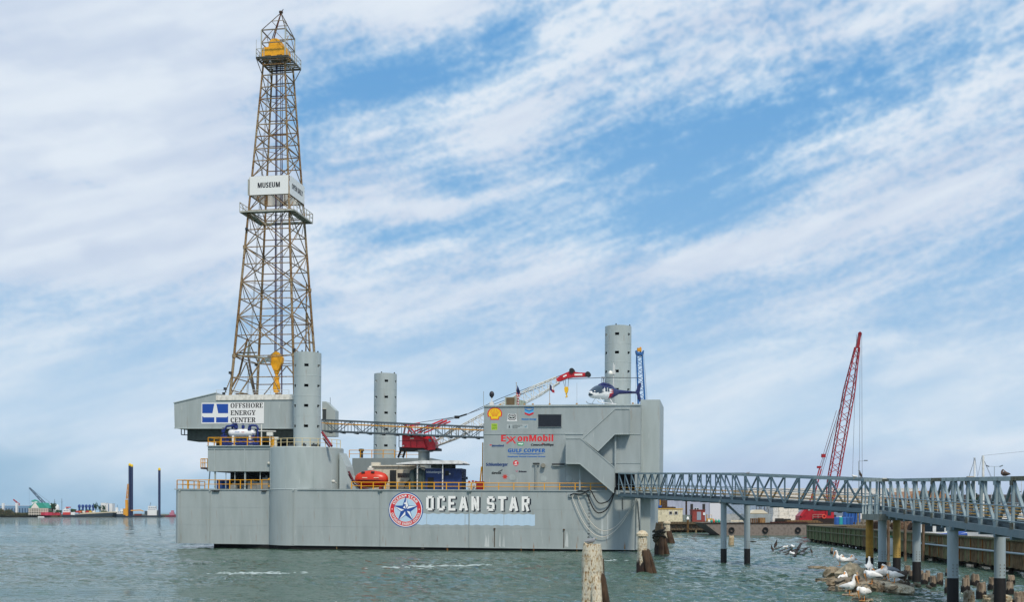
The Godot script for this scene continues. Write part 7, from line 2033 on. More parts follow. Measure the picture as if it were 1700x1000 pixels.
# ---------------------------------------------------------------- town and harbour behind the gangway
func make_quay() -> void:
	var s := S()
	s.prism(PackedVector2Array([Vector2(26.842, 300), Vector2(78.158, 300), Vector2(78.158 + 4, 330), Vector2(240, 330), Vector2(420, 330), Vector2(900, 900), Vector2(300, 1500), Vector2(55.263, 900)]), -2.0, 2.5, Transform3D(Basis(Vector3.RIGHT, Vector3.FORWARD, Vector3.UP), Vector3.ZERO))
	struct("quay_ground", s, mat("8a8478", 0.9, "stone"))
	s = S()
	s.span(Vector3(33.114, 2.1, -299.9), Vector3(78.054, 2.75, -299.2))
	s.span(Vector3(35.479, 0.55, -299.9), Vector3(52.036, 0.95, -298.4))
	struct("quay_kerb", s, mat("8d8069", 0.9, "wood"))
	for i in 15:
		var x: float = lerpf(34.621, 53.505, i / 14.0)
		s = S(); s.tube(Vector3(x, -1, -298.9), Vector3(x, 1.7, -298.9), 0.22, 0.2, 8)
		single("quay_pile", "short dark pile along the low timber quay face behind the dolphins", "pile", s, mat("54473a", 0.9, "wood"), Vector3(x, 0, -298.9), WORLD, "piles along the quay face")
	# far bank of the bay, low and hazy
	s = S()
	s.prism(PackedVector2Array([Vector2(-1400, 1510), Vector2(-760, 1490), Vector2(-700, 1480), Vector2(-480, 1470), Vector2(-470, 1560), Vector2(-300, 3200), Vector2(1200, 3200), Vector2(1200, 3900), Vector2(-1800, 3900)]), -2.0, 2.6, Transform3D(Basis(Vector3.RIGHT, Vector3.FORWARD, Vector3.UP), Vector3.ZERO))
	struct("far_shore_ground", s, mat("7d7a66", 0.9, "stone"))
	s = S()
	for i in 60:
		var x := -760.0 + i * 34.0
		s.box(Vector3(x, 4.0, -3150 - 20.0 * sin(i)), Vector3(36, 8.0 + 4.0 * sin(i * 2.3), 20))
	struct("far_treeline", s, mat("5a6a52", 0.9, "mottle")).set_meta("kind", "stuff")

func block(called: String, label: String, cat: String, x0: float, x1: float, y0: float, y1: float, z: float, deep: float, wall: Material, roof: Material, rise := 0.0, group := "") -> Node3D:   # a plain building: walls, and a roof flat (rise 0) or pitched
	var o := thing(called, label, cat, Vector3((x0 + x1) * 0.5, y0, -z), WORLD, group)
	var s := S()
	s.span(Vector3(x0, y0, -z - deep), Vector3(x1, y1, -z))
	part(o, "wall", s, wall)
	s = S()
	if rise > 0.0: s.prism(PackedVector2Array([Vector2(x0 - 0.3, y1), Vector2(x1 + 0.3, y1), Vector2((x0 + x1) * 0.5 + (x1 - x0) * 0.22, y1 + rise), Vector2((x0 + x1) * 0.5 - (x1 - x0) * 0.22, y1 + rise)]), -z - deep - 0.3, -z + 0.3)
	else: s.span(Vector3(x0 - 0.12, y1 - 0.02, -z - deep - 0.1), Vector3(x1 + 0.12, y1 + 0.25, -z + 0.12))
	part(o, "roof", s, roof)
	return o

func opening(o: Node3D, called: String, x: float, y: float, w: float, h: float, z: float, m: Material) -> void:
	var s := S()
	s.box(Vector3(x, y, -z + 0.03), Vector3(w, h, 0.06))
	part(o, called, s, m)
	s = S()
	for k in [-1.0, 1.0]:
		s.box(Vector3(x + k * (w * 0.5 + 0.05), y, -z + 0.06), Vector3(0.1, h + 0.2, 0.12)); s.box(Vector3(x, y + k * (h * 0.5 + 0.05), -z + 0.055), Vector3(w, 0.1, 0.11))
	if called == "window": part(o, "window_frame", s, mat("c8cacc", 0.6))

func make_town() -> void:
	var glass := mat("2a3238", 0.15)
	var dark := mat("2a2826", 0.7)
	var white := mat("dcdcd8", 0.7, "mottle")
	var gz := 2.5
	# cream site office on the quay
	var o := block("site_office", "long cream site office with a yellow roof edge, left of the red shed", "site office", 36.48, 45.28, gz, 6.02, 304, 6, mat("dcd5b8", 0.7, "mottle"), mat("c8a04a", 0.6))
	for x in [1088.0, 1113.0, 1122.0]: opening(o, "window", (x - 850.0) / 1900.0 * 304, 5.06, 0.7, 0.7, 304, dark)
	opening(o, "door", 40.16, 3.78, 1.0, 2.0, 304, mat("cfc8aa", 0.6))
	# lavender warehouse
	o = block("warehouse", "lavender-grey flat warehouse with tall dark doors behind the cream office", "warehouse", 50.6, 69.2, gz, 9.6, 380, 26, mat("a9b0c4", 0.7, "paint"), mat("c4cad6", 0.6))
	for x in [1148.0, 1168.0]: opening(o, "door", (x - 850.0) / 1900.0 * 380, 6.8, 0.9, 2.6, 380, dark)
	for x in [1113.0, 1120.0]: opening(o, "window", (x - 850.0) / 1900.0 * 380, 6.7, 0.6, 0.9, 380, glass)
	for x in [1154.0, 1158.0]: opening(o, "window", (x - 850.0) / 1900.0 * 380, 6.4, 0.6, 0.6, 380, glass)
	var s := S()
	s.span(Vector3(65.583, gz, -379.95), Vector3(69.182, 9.5, -379.8)); part(o, "end_panel", s, mat("d3d6dc", 0.6))
	# dark timber post, blue tarpaulin, red shed, skip
	s = S(); s.tube(Vector3(50.195, gz, -330), Vector3(50.195, 9.242, -330), 0.28, 0.26, 10)
	single("timber_post", "tall dark brown post in front of the lavender warehouse", "post", s, mat("4a3420", 0.9, "wood"), Vector3(50.195, gz, -330))
	s = S(); s.slab(Vector3(39.575, 6.871, -312), Vector3(2.2, 0.5, 2.0), 0.2); s.span(Vector3(38.754, gz, -313), Vector3(40.396, 6.706, -311.4))
	single("tarpaulin_stack", "stack under a blue tarpaulin beside the rig's stern", "stack", s, mat("2a5fae", 0.6, "mottle"), Vector3(39.575, gz, -312))
	s = S(); s.tube(Vector3(40.831, gz, -316), Vector3(40.831, 9.889, -316), 0.14)
	single("yellow_post", "thin yellow post just right of the rig's stair tower", "post", s, mat("d99a1c", 0.6), Vector3(40.831, gz, -316))
	s = S(); s.slab(Vector3(44.916, 7.584, -340), Vector3(2.2, 2.6, 2.0), 0.3); s.slab(Vector3(46.712, 6.153, -344), Vector3(3.6, 1.6, 2.0), 0.3)
	single("rusty_machine", "brown machinery heap between the rig's stern and the lavender warehouse", "machine", s, mat("7c6a58", 0.8, "rust"), Vector3(44.916, gz, -340))
	o = block("red_shed", "small brick-red shed with a grey door on the quay", "shed", 48.155, 51.537, gz, 5.705, 306, 4, mat("93423c", 0.8, "mottle"), mat("7a3a34", 0.7))
	opening(o, "door", 49.926, 4.256, 1.1, 2.2, 306, mat("8d9aa8", 0.6))
	opening(o, "notice", 51.262, 4.819, 0.5, 0.7, 305.85, mat("e6e8ea", 0.6))
	s = S()
	for i in 5: s.span(Vector3(45.888, gz + i * 0.42, -309), Vector3(48.151, gz + i * 0.42 + 0.34, -307))
	single("pipe_rack", "stack of grey-green racks between the cream office and red shed", "rack", s, mat("7a8c88", 0.7, "mottle"), Vector3(47.019, gz, -307))
	o = thing("forklift", "small yellow forklift parked right of the red shed", "forklift", Vector3(53.861, gz, -312))
	s = S(); s.slab(Vector3(53.861, gz + 0.7, -312), Vector3(1.7, 0.7, 1.1), 0.15); s.beam(Vector3(53.04, gz + 0.2, -312), Vector3(53.04, gz + 2.2, -312), 0.14, 0.8); s.beam(Vector3(53.533, gz + 2.0, -312), Vector3(54.354, gz + 2.0, -312), 1.0, 0.08); part(o, "body", s, mat("d9a818", 0.5))
	for x in [-0.5, 0.6]:
		s = S(); s.tube(Vector3(53.861 + x, gz + 0.33, -312.5), Vector3(53.861 + x, gz + 0.33, -311.5), 0.33, 0.33, 14); part(o, "wheel", s, dark)
	for x in [-0.3, 0.45]: bar(o, "roof_post", Vector3(53.861 + x, gz + 1.0, -311.6), Vector3(53.861 + x, gz + 2.0, -311.6), 0.07, dark)
	# channel marker on the quay edge
	o = thing("marker_pile", "brown marker pile with a pointed white cap before the red shed", "pile", Vector3(45.566, 0, -297))
	s = S(); s.tube(Vector3(45.566, -1, -297), Vector3(45.566, 3.337, -297), 0.3, 0.28, 12); part(o, "shaft", s, mat("8a6a38", 0.8, "wood"))
	s = S(); s.lathe([Vector2(0.36, 0), Vector2(0.36, 0.3), Vector2(0, 0.9)], Vector3(45.566, 3.337, -297), 12); part(o, "cap", s, mat("efefec", 0.5))
	s = S(); s.tube(Vector3(47.676, -1, -297), Vector3(47.676, 0.679, -297), 0.26, 0.24, 10)
	single("quay_pile", "stubby light pile right of the white-capped marker", "pile", s, mat("b0a080", 0.9, "wood"), Vector3(47.676, 0, -297))
	# work barge alongside
	var bz := 258.0
	var by: float = 2.795
	var bg := thing("work_barge", "long rusty grey deck barge with tyre fenders moored along the quay", "barge", Vector3(59.747, 0, -262))
	s = S()
	s.prism(PackedVector2Array([Vector2(43.181, by), Vector2(47.526, -0.5), Vector2(77.4, -0.5), Vector2(77.4, by)]), -bz - 14.0, -bz)
	part(bg, "hull", s, mat("857b74", 0.8, "mottle"))
	s = S(); s.beam(Vector3(42.909, by - 0.1, -bz + 0.06), Vector3(77.4, by - 0.1, -bz + 0.06), 0.14, 0.26); part(bg, "rubbing_strake", s, mat("4d3f36", 0.8, "rust"))
	for x in [1214.0, 1270.0, 1324.0]:
		s = S()
		var p := Vector3((x - 850.0) / 1900.0 * bz, 1.166, -bz + 0.2)
		var ring := PackedVector3Array()
		for i in 19: ring.append(p + Vector3(cos(TAU * i / 18), sin(TAU * i / 18), 0) * 0.5)
		s.rope(ring, 0.2, 8); part(bg, "tyre", s, mat("16171a", 0.8))
	# what the barge carries
	var rib := mat("a3adaf", 0.6, "paint")
	o = thing("ribbed_container", "light grey container with upright ribs on the barge deck", "container", Vector3(57.12, by, -266))
	s = S(); s.span(Vector3(53.9, by, -270), Vector3(60.2, 4.76, -266)); part(o, "body", s, rib)
	for i in 24:
		var x: float = lerpf(54.012, 60.088, i / 23.0)
		bar(o, "rib", Vector3(x, by + 0.1, -265.97), Vector3(x, 4.718, -265.97), 0.12, rib, 0.08)
	o = thing("grey_container", "plain grey container on the barge seen between the slim twin columns", "container", Vector3(51.868, by, -270))
	s = S(); s.span(Vector3(50.447, by, -274), Vector3(54.426, 4.829, -270)); part(o, "body", s, mat("a6acac", 0.7, "mottle"))
	s = S(); s.span(Vector3(50.056, by + 0.2, -264), Vector3(52.952, 3.383, -262)); part(o, "cream_box", s, mat("d9d0ba", 0.7, "mottle"))
	s = S()
	for i in 6: s.span(Vector3(54.085 + i * 0.42, by, -260.5), Vector3(54.085 + i * 0.42 + 0.14, by + 0.95, -259.5))
	s.span(Vector3(54.085, by + 0.9, -260.5), Vector3(55.861, by + 1.0, -259.4))
	single("pallet_stack", "tan slatted pallets on the barge in front of the ribbed container", "pallet", s, mat("b58a5e", 0.9, "wood"), Vector3(54.905, by, -260))
	s = S(); s.span(Vector3(56.105, by, -261.5), Vector3(57.405, by + 1.15, -259.6))
	single("crate", "square tan crate beside the pallets on the barge", "crate", s, mat("c9a574", 0.9, "wood"), Vector3(56.789, by, -260))
	s = S(); s.span(Vector3(59.571, by, -264), Vector3(60.398, 4.211, -262)); single("locker", "narrow pale locker at the ribbed container's right end", "locker", s, white, Vector3(59.984, by, -262))
	s = S(); s.slab(Vector3(61.087, by + 0.5, -262), Vector3(1.8, 1.0, 1.6), 0.2); s.tube(Vector3(60.536, by + 0.4, -262), Vector3(63.018, by + 0.4, -262), 0.3); s.slab(Vector3(62.466, by + 0.5, -262), Vector3(2.4, 0.8, 1.4), 0.2)
	single("barge_winch", "black winch and drum on the barge left of the red crane", "winch", s, mat("26241f", 0.8, "mottle"), Vector3(61.639, by, -262))
	s = S()
	for i in 3: s.span(Vector3(62.024 + 0.1 * i, by + i * 0.2, -263), Vector3(70.339 - 0.5 * i, by + i * 0.2 + 0.17, -259.4))
	single("timber_mats", "layered tan crane mats under the red crane", "timber mats", s, mat("a68a64", 0.9, "wood"), Vector3(66.113, by, -261))
	s = S(); s.beam(Vector3(58.253, by + 0.12, -258.6), Vector3(66.692, by + 0.12, -258.6), 0.3, 0.24)
	single("steel_beam", "rusty red steel beam lying along the barge's edge", "beam", s, mat("6e2f26", 0.8, "rust"), Vector3(61.247, by, -258.6))
	var n := 0
	for q in [[1177.0, "d8d8d0", "white"], [1181.5, "2f9a8c", "teal"], [1185.0, "d05a3c", "orange"], [1188.5, "2a9a76", "green"], [1193.5, "27a08c", "sea-green"]]:
		s = S(); s.ball(Vector3((q[0] - 850.0) / 1900.0 * 258.5, by + 0.35, -258.8), Vector3(0.3, 0.38, 0.3), 10, 7); s.tube(Vector3((q[0] - 850.0) / 1900.0 * 258.5, by + 0.6, -258.8), Vector3((q[0] - 850.0) / 1900.0 * 258.5, by + 0.9, -258.8), 0.07)
		single("mooring_float", q[2] + " float on the barge's raked bow", "float", s, mat(q[1], 0.5), Vector3((q[0] - 850.0) / 1900.0 * 258.5, by, -258.8), WORLD, "floats on the barge's bow")
		n += 1
	# crawler crane with its tall red boom
	var red := mat("a81424", 0.4, "mottle")
	o = thing("crawler_crane", "tall red lattice-boom crawler crane standing on the barge", "crane", Vector3(70.168, by + 1.4, -264))
	s = S(); s.prism(PackedVector2Array([Vector2(65.901, 2.897), Vector2(65.901, 4.347), Vector2(66.73, 5.176), Vector2(67.974, 6.074), Vector2(73.086, 6.282), Vector2(73.638, 5.591), Vector2(73.638, 3.795), Vector2(69.079, 3.657), Vector2(68.941, 2.897)]), -266.5, -262.5); part(o, "house", s, red)
	s = S(); s.prism(PackedVector2Array([Vector2(65.851, 4.486), Vector2(66.817, 5.728), Vector2(67.508, 6.212), Vector2(67.784, 6.073), Vector2(66.403, 4.21)]), -262.45, -262.2); s.span(Vector3(71.925, 6.212, -262.3), Vector3(73.692, 3.658, -262.2)); part(o, "cab", s, mat("b41e2c", 0.4))
	s = S(); s.span(Vector3(72.243, 5.866, -262.2), Vector3(72.974, 4.486, -262.1)); part(o, "cab_window", s, glass)
	for x in [1343.0, 1353.0, 1360.0]:
		s = S(); s.prism(PackedVector2Array([Vector2(-0.3, -0.1), Vector2(0.3, -0.1), Vector2(0, 0.16)]), -0.02, 0.02, Transform3D(Basis.IDENTITY, Vector3((x - 850.0) / 1900.0 * 262.3, 5.728, -262.4))); part(o, "white_marking", s, white)
	s = S(); s.slab(Vector3(71.425, 3.308, -262.6), Vector3(5.0, 1.0, 1.0), 0.3); s.slab(Vector3(71.425, 3.308, -266), Vector3(5.0, 1.0, 1.0), 0.3); s.span(Vector3(69.211, 3.516, -263) + Vector3(0, 0, -2), Vector3(73.778, 3.793, -263)); part(o, "crawler_track", s, mat("241a18", 0.8))
	s = S(); var lb := PackedVector3Array(); for i in 13: lb.append(Vector3(71.361, 4.211, -262) + Vector3(cos(TAU * i / 12), sin(TAU * i / 12), 0) * 0.42)
	s.rope(lb, 0.13, 8); part(o, "life_ring", s, mat("e0503a", 0.5))
	railing(o, [Vector3(68.862, 3.658, -262.2), Vector3(71.208, 3.658, -262.2)], 1.0, 1.0, mat("a88a80", 0.6), 0.05)
	var f := Vector3(72.808, 5.873, -264)
	var tip := Vector3(79.756, 44.778, -264)
	lattice(o, f, Vector3(73.989, 12.542, -264), 1.0, 2.1, 6, 0.27, 0.13, red)
	lattice(o, Vector3(73.989, 12.542, -264), Vector3(77.672, 33.106, -264), 2.1, 2.1, 14, 0.27, 0.13, red)
	lattice(o, Vector3(77.672, 33.106, -264), Vector3(79.547, 43.249, -264), 2.1, 0.9, 7, 0.27, 0.13, red)
	s = S(); s.prism(PackedVector2Array([Vector2(79.2, 43.111), Vector2(79.895, 43.111), Vector2(80.242, 45.473), Vector2(80.451, 46.445), Vector2(80.103, 46.862), Vector2(79.825, 46.167)]), -264.5, -263.5); s.tube(Vector3(79.99, 46.282, -263.4), Vector3(80.355, 46.47, -264.6), 0.45, 0.45, 14); part(o, "boom_head", s, mat("8e1424", 0.5))
	for q in [[Vector3(70.446, 12.264, -264), Vector3(77.533, 35.885, -264)], [Vector3(71.002, 12.681, -264), Vector3(77.672, 35.607, -264)]]: bar(o, "pendant", q[0], q[1], 0.09, mat("5a5660", 0.5))
	for q in [[Vector3(68.64, 7.401, -264), Vector3(70.863, 15.321, -264)], [Vector3(69.196, 7.262, -264), Vector3(71.28, 15.182, -264)], [Vector3(68.084, 6.012, -264), Vector3(68.779, 8.374, -264)], [Vector3(69.057, 8.791, -264), Vector3(70.446, 6.012, -264)]]: bar(o, "gantry_leg", q[0], q[1], 0.24, red, 0.24)
	s = S(); s.slab(Vector3(71.766, 18.239, -264), Vector3(1.0, 0.8, 0.6), 0.15); s.slab(Vector3(70.724, 15.599, -264), Vector3(0.9, 0.5, 0.6), 0.1); part(o, "spreader_bar", s, red)
	for q in [[Vector3(70.863, 15.599, -264), Vector3(71.697, 18.1, -264)], [Vector3(71.28, 15.599, -264), Vector3(71.975, 18.1, -264)], [Vector3(71.697, 18.378, -264), Vector3(74.754, 28.66, -264)], [Vector3(72.114, 18.378, -264), Vector3(75.448, 28.938, -264)]]: bar(o, "stay_rope", q[0], q[1], 0.1, mat("6a3038", 0.5))
	s = S()
	for q in [[1427.0, 1425.0, 872.0], [1429.5, 1430.5, 840.0], [1421.0, 1414.0, 800.0]]: s.tube(Vector3((q[0] - 850.0) / 1900.0 * 264, 46.167, -263.8), Vector3((q[1] - 850.0) / 1900.0 * 264, 4.9 + (853.0 - q[2]) / 1900.0 * 264, -263.8), 0.05, 0.05, 5)
	part(o, "hoist_rope", s, mat("8a92a0", 0.5))
	# big white sheds
	o = block("white_tank_house", "white two-panel building behind the ribbed container", "building", 78.624, 86.25, gz, 7.987, 345, 10, white, mat("e8e8e6", 0.6))
	s = S(); s.span(Vector3(80.235, gz, -344.95), Vector3(86.261, 7.351, -344.8)); part(o, "front_panel", s, mat("ece6da", 0.7, "mottle"))
	o = block("long_white_shed", "very long white shed roof stretching behind the red crane", "shed", 107.284, 184.737, gz, 16.121, 520, 40, mat("dfdeda", 0.7, "mottle"), mat("efece6", 0.7, "mottle"))
	for i in 9: opening(o, "door", lerpf(112.758, 179.263, i / 8.0), gz + 3.4, 5.0, 5.5, 520, mat("8f9aa8", 0.7))
	o = block("long_blue_shed", "low blue-grey shed between the lavender warehouse and the long white shed", "shed", 78.305, 101.842, gz, 10.332, 430, 20, mat("93a6bc", 0.7, "mottle"), mat("b4c0cc", 0.7))
	o = block("brick_house", "brown brick building with a flat roof behind the near gangway", "building", 112.895, 127.137, gz, 9.242, 330, 20, mat("4c4642", 0.8, "mottle"), mat("a5764e", 0.7, "mottle"), 2.2)
	for i in 5: opening(o, "window", lerpf(114.632, 125.4, i / 4.0), 8.547, 1.5, 1.6, 330, glass)
	o = block("dark_house", "dark low building at the right behind the moored boats", "building", 127.484, 158.053, gz, 10.111, 330, 24, mat("4f4a4c", 0.8, "mottle"), mat("6a5a54", 0.7))
	for i in 6: opening(o, "window", lerpf(130.263, 154.579, i / 5.0), 7.158, 1.8, 1.4, 330, mat("9aa4a8", 0.3))
	o = block("tan_hut", "small hut with a pale hipped roof over the ribbed container", "hut", 62.526, 66.947, gz, 4.9, 300.5, 4, mat("b8aa94", 0.8), mat("dcd2bc", 0.8), 1.0)
	n = 0
	for x in [1258.0, 1266.0, 1272.0]:   # lattice gear behind
		o = thing("steel_frame", ["left dark steel frame above the hut", "middle rusty steel frame above the hut", "right rusty steel frame above the hut"][n], "frame", Vector3((x - 850.0) / 1900.0 * 330, gz, -330), WORLD, "steel frames on the quay")
		for k in [-0.5, 0.5]: bar(o, "upright", Vector3((x - 850.0) / 1900.0 * 330 + k, gz, -330), Vector3((x - 850.0) / 1900.0 * 330 + k, 7.505 - n * 0.6, -330), 0.16, mat("5a3a34", 0.8, "rust"))
		for k in 3: bar(o, "cross_brace", Vector3((x - 850.0) / 1900.0 * 330 - 0.5, gz + 1.5 * k, -330), Vector3((x - 850.0) / 1900.0 * 330 + 0.5, gz + 1.5 * k + 1.2, -330), 0.1, mat("5a3a34", 0.8, "rust"))
		n += 1
	# wire fence along the quay
	o = thing("wire_fence", "thin wire fence along the quay in front of the white buildings", "fence", Vector3(72.421, gz, -320))
	for i in 9:
		var x: float = lerpf(58.947, 80, i / 8.0)
		bar(o, "fence_post", Vector3(x, gz, -320), Vector3(x, 5.574, -320), 0.08, mat("9aa0a4", 0.6))
	for k in [849.5, 856.0]: bar(o, "fence_wire", Vector3(58.947, 4.9 + (853.0 - k) / 1900.0 * 320, -320), Vector3(80, 4.9 + (853.0 - k) / 1900.0 * 320, -320), 0.05, mat("9aa0a4", 0.6))
	# pick-up and blue gear by the basin's corner
	o = thing("pickup", "grey-blue pick-up truck parked right of the red crane", "pickup truck", Vector3(78.447, gz, -275))
	s = S(); s.prism(PackedVector2Array([Vector2(-1.9, 0.4), Vector2(2.0, 0.4), Vector2(2.1, 1.0), Vector2(1.1, 1.1), Vector2(0.6, 1.75), Vector2(-0.6, 1.8), Vector2(-0.9, 1.15), Vector2(-1.9, 1.1)]), -0.8, 0.8, Transform3D(Basis.IDENTITY, Vector3(78.447, gz + 1.4, -275))); part(o, "body", s, mat("7a8a9c", 0.35))
	s = S(); s.box(Vector3(78.447, gz + 2.8, -274.18), Vector3(1.0, 0.45, 0.06)); part(o, "window", s, glass)
	for x in [-1.2, 1.3]:
		s = S(); s.tube(Vector3(78.447 + x, gz + 1.75, -275.7), Vector3(78.447 + x, gz + 1.75, -274.15), 0.36, 0.36, 14); part(o, "wheel", s, dark)
	s = S(); s.span(Vector3(77.434, gz, -277), Vector3(79.605, gz + 1.4, -273)); part(o, "ramp", s, mat("7a7468", 0.9, "stone"))
	n = 0
	for q in [[1391.0, 866.0, "2c5da8"], [1397.0, 867.0, "2a9aa0"], [1403.0, 866.5, "2f66b4"], [1409.0, 866.0, "245a9c"], [1414.0, 868.0, "1f4a8c"]]:
		s = S(); s.lathe([Vector2(0.5, 0), Vector2(0.52, 0.1), Vector2(0.52, 1.4), Vector2(0.46, 1.5), Vector2(0, 1.5)], Vector3((q[0] - 850.0) / 1900.0 * 225, 2.7, -226.0), 14)
		single("plastic_drum", ["leftmost blue drum beside the bulkhead's far corner", "teal drum second from the left by the bulkhead's far corner", "mid-blue drum in the middle of the row by the bulkhead", "blue drum second from the right in the row by the bulkhead", "darkest blue drum at the right end of the row by the bulkhead"][n], "drum", s, mat(q[2], 0.5), Vector3((q[0] - 850.0) / 1900.0 * 225, 2.7, -226.0), WORLD, "drums by the bulkhead's corner")
		n += 1
	s = S(); s.prism(PackedVector2Array([Vector2(54.158, 208), Vector2(66.763, 215), Vector2(77.053, 240), Vector2(61.895, 240)]), -1.0, 2.68, Transform3D(Basis(Vector3.RIGHT, Vector3.FORWARD, Vector3.UP), Vector3.ZERO))
	struct("jetty_ground", s, mat("8d8168", 0.9, "stone"))
	o = thing("blue_hoist", "blue boat-hoist frame and machinery behind the blue drums", "hoist", Vector3(69.112, 2.7, -232))
	s = S(); s.slab(Vector3(68.745, 4.2, -232), Vector3(3.2, 2.2, 1.6), 0.2); part(o, "body", s, mat("2c62b0", 0.5, "mottle"))
	for q in [[1407.0, 0.0], [1412.0, 0.6], [1419.0, 1.0], [1424.0, 0.4]]: bar(o, "frame_bar", Vector3((q[0] - 850.0) / 1900.0 * 231, 2.7, -230.8), Vector3((q[0] - 847.0) / 1900.0 * 231, 5.6 + q[1], -230.8), 0.2, mat("2f6ab8", 0.5))
	s = S(); s.span(Vector3(67.355, 2.7, -231), Vector3(67.719, 3.9, -230)); part(o, "yellow_box", s, mat("d8b024", 0.5))
	for q in [[1424.0, 0.0, "pale post beside the blue hoist"], [1432.0, 0.5, "grey post between the blue hoist and the yellow column"]]:
		s = S(); s.tube(Vector3((q[0] - 850.0) / 1900.0 * 222, 2.6, -222), Vector3((q[0] - 850.0) / 1900.0 * 222, 6.2 - q[1] * 2.0, -222), 0.2)
		single("mooring_post", q[2], "post", s, mat("b8b2a4", 0.8, "wood"), Vector3((q[0] - 850.0) / 1900.0 * 222, 2.6, -222))
	# lamp standards
	for q in [[1425.0, 766.0, 290.0, "single-arm street lamp beyond the red crane's ropes"], [1650.0, 775.0, 300.0, "twin-headed floodlight mast behind the near gangway"]]:
		var z: float = q[2]
		var p := Vector3((q[0] - 850.0) / 1900.0 * z, gz, -z)
		var top := Vector3(p.x, 4.9 + (853.0 - q[1]) / 1900.0 * z, p.z)
		o = thing("lamp_standard", q[3], "street lamp", p)
		bar(o, "pole", p, top, 0.16, mat("9aa4a8", 0.5))
		for k in ([1.0] if z < 295 else [-1.0, 1.0]):
			bar(o, "arm", top, top + Vector3(1.6 * k, 0.1, 0), 0.09, mat("8a9498", 0.5))
			s = S(); s.slab(top + Vector3(1.8 * k, 0.15, 0), Vector3(0.9, 0.24, 0.4), 0.1, Basis(Vector3.BACK, 0.4 * k if z > 295 else 0.0)); part(o, "lamp_head", s, mat("6a7478", 0.5))
	make_boats()

func boat(label: String, at: Vector3, length: float, turn: float, colour: String, band: String, cabin: float, tall := 1.0, group := "boats in the basin") -> Node3D:   # +x is the bow
	var o := thing("motor_boat", label, "boat", at, WORLD, group)
	o.transform = Transform3D(Basis(Vector3.UP, turn) * Basis.from_scale(Vector3(1, tall, 1)), at)
	base_of[o] = Vector3.ZERO
	var s := S()
	var rows := []
	for i in 11:
		var t := i / 10.0
		var x := lerpf(-length * 0.5, length * 0.5, t)
		var w := length * 0.15 * (1.0 - pow(maxf(0.0, t - 0.35) / 0.65, 2.2)) + 0.02
		var y := 1.0 + 0.55 * t * t
		rows.append(PackedVector3Array([Vector3(x, y, w), Vector3(x, y, -w), Vector3(x - 0.2 * t, y * 0.5, -w * 0.92), Vector3(x - 0.6 * t, -0.3, -w * 0.45), Vector3(x - 0.6 * t, -0.3, w * 0.45), Vector3(x - 0.2 * t, y * 0.5, w * 0.92)]))
	for i in 10:
		for j in 6:
			var k := (j + 1) % 6
			s.quad(rows[i][k], rows[i][j], rows[i + 1][j], rows[i + 1][k])
	part(o, "hull", s, mat(colour, 0.4))
	s = S()
	for z in [-1.0, 1.0]: s.rope(PackedVector3Array(rows.map(func(r): return Vector3(r[0].x, r[0].y + 0.02, absf(r[0].z) * z * 1.02))), 0.08)
	part(o, "gunwale", s, mat(band, 0.5))
	if cabin > 0.0:
		s = S(); s.prism(PackedVector2Array([Vector2(-length * 0.16, 1.0), Vector2(length * 0.2, 1.0), Vector2(length * 0.16, 1.0 + cabin), Vector2(-length * 0.16, 1.0 + cabin)]), -length * 0.1, length * 0.1); part(o, "cabin", s, mat("e8ebec", 0.5, "mottle"))
		s = S(); s.span(Vector3(-length * 0.2, 1.0 + cabin, -length * 0.12), Vector3(length * 0.19, 1.12 + cabin, length * 0.12)); part(o, "cabin_roof", s, mat("f0f0ee", 0.5))
		for x in [-0.1, 0.0, 0.1]:
			for z in [-1.0, 1.0]:
				s = S(); s.box(Vector3(x * length, 1.0 + cabin * 0.66, z * (length * 0.1 + 0.01)), Vector3(length * 0.07, cabin * 0.36, 0.04)); part(o, "window", s, mat("1c2a33", 0.15))
		bar(o, "mast", Vector3(0, 1.0 + cabin, 0), Vector3(0, 2.6 + cabin, 0), 0.07, mat("c8ccd0", 0.5))
	return o

func car(label: String, at: Vector3, hex: String) -> void:
	var o := thing("parked_car", label, "car", at, WORLD, "cars parked behind the basin")
	var s := S()
	s.prism(PackedVector2Array([Vector2(-2.1, 0.35), Vector2(2.1, 0.35), Vector2(2.15, 0.85), Vector2(1.3, 1.0), Vector2(0.75, 1.5), Vector2(-0.9, 1.52), Vector2(-1.6, 1.02), Vector2(-2.15, 0.95)]), -0.85, 0.85, Transform3D(Basis.IDENTITY, at))
	part(o, "body", s, mat(hex, 0.3))
	for x in [-0.6, 0.35]:
		s = S(); s.box(at + Vector3(x, 1.24, 0.86), Vector3(0.75, 0.38, 0.04)); part(o, "window", s, mat("1f272c", 0.1))
	for x in [-1.3, 1.3]:
		s = S(); s.tube(at + Vector3(x, 0.34, -0.8), at + Vector3(x, 0.34, 0.9), 0.34, 0.34, 14); part(o, "wheel", s, mat("18191a", 0.8))

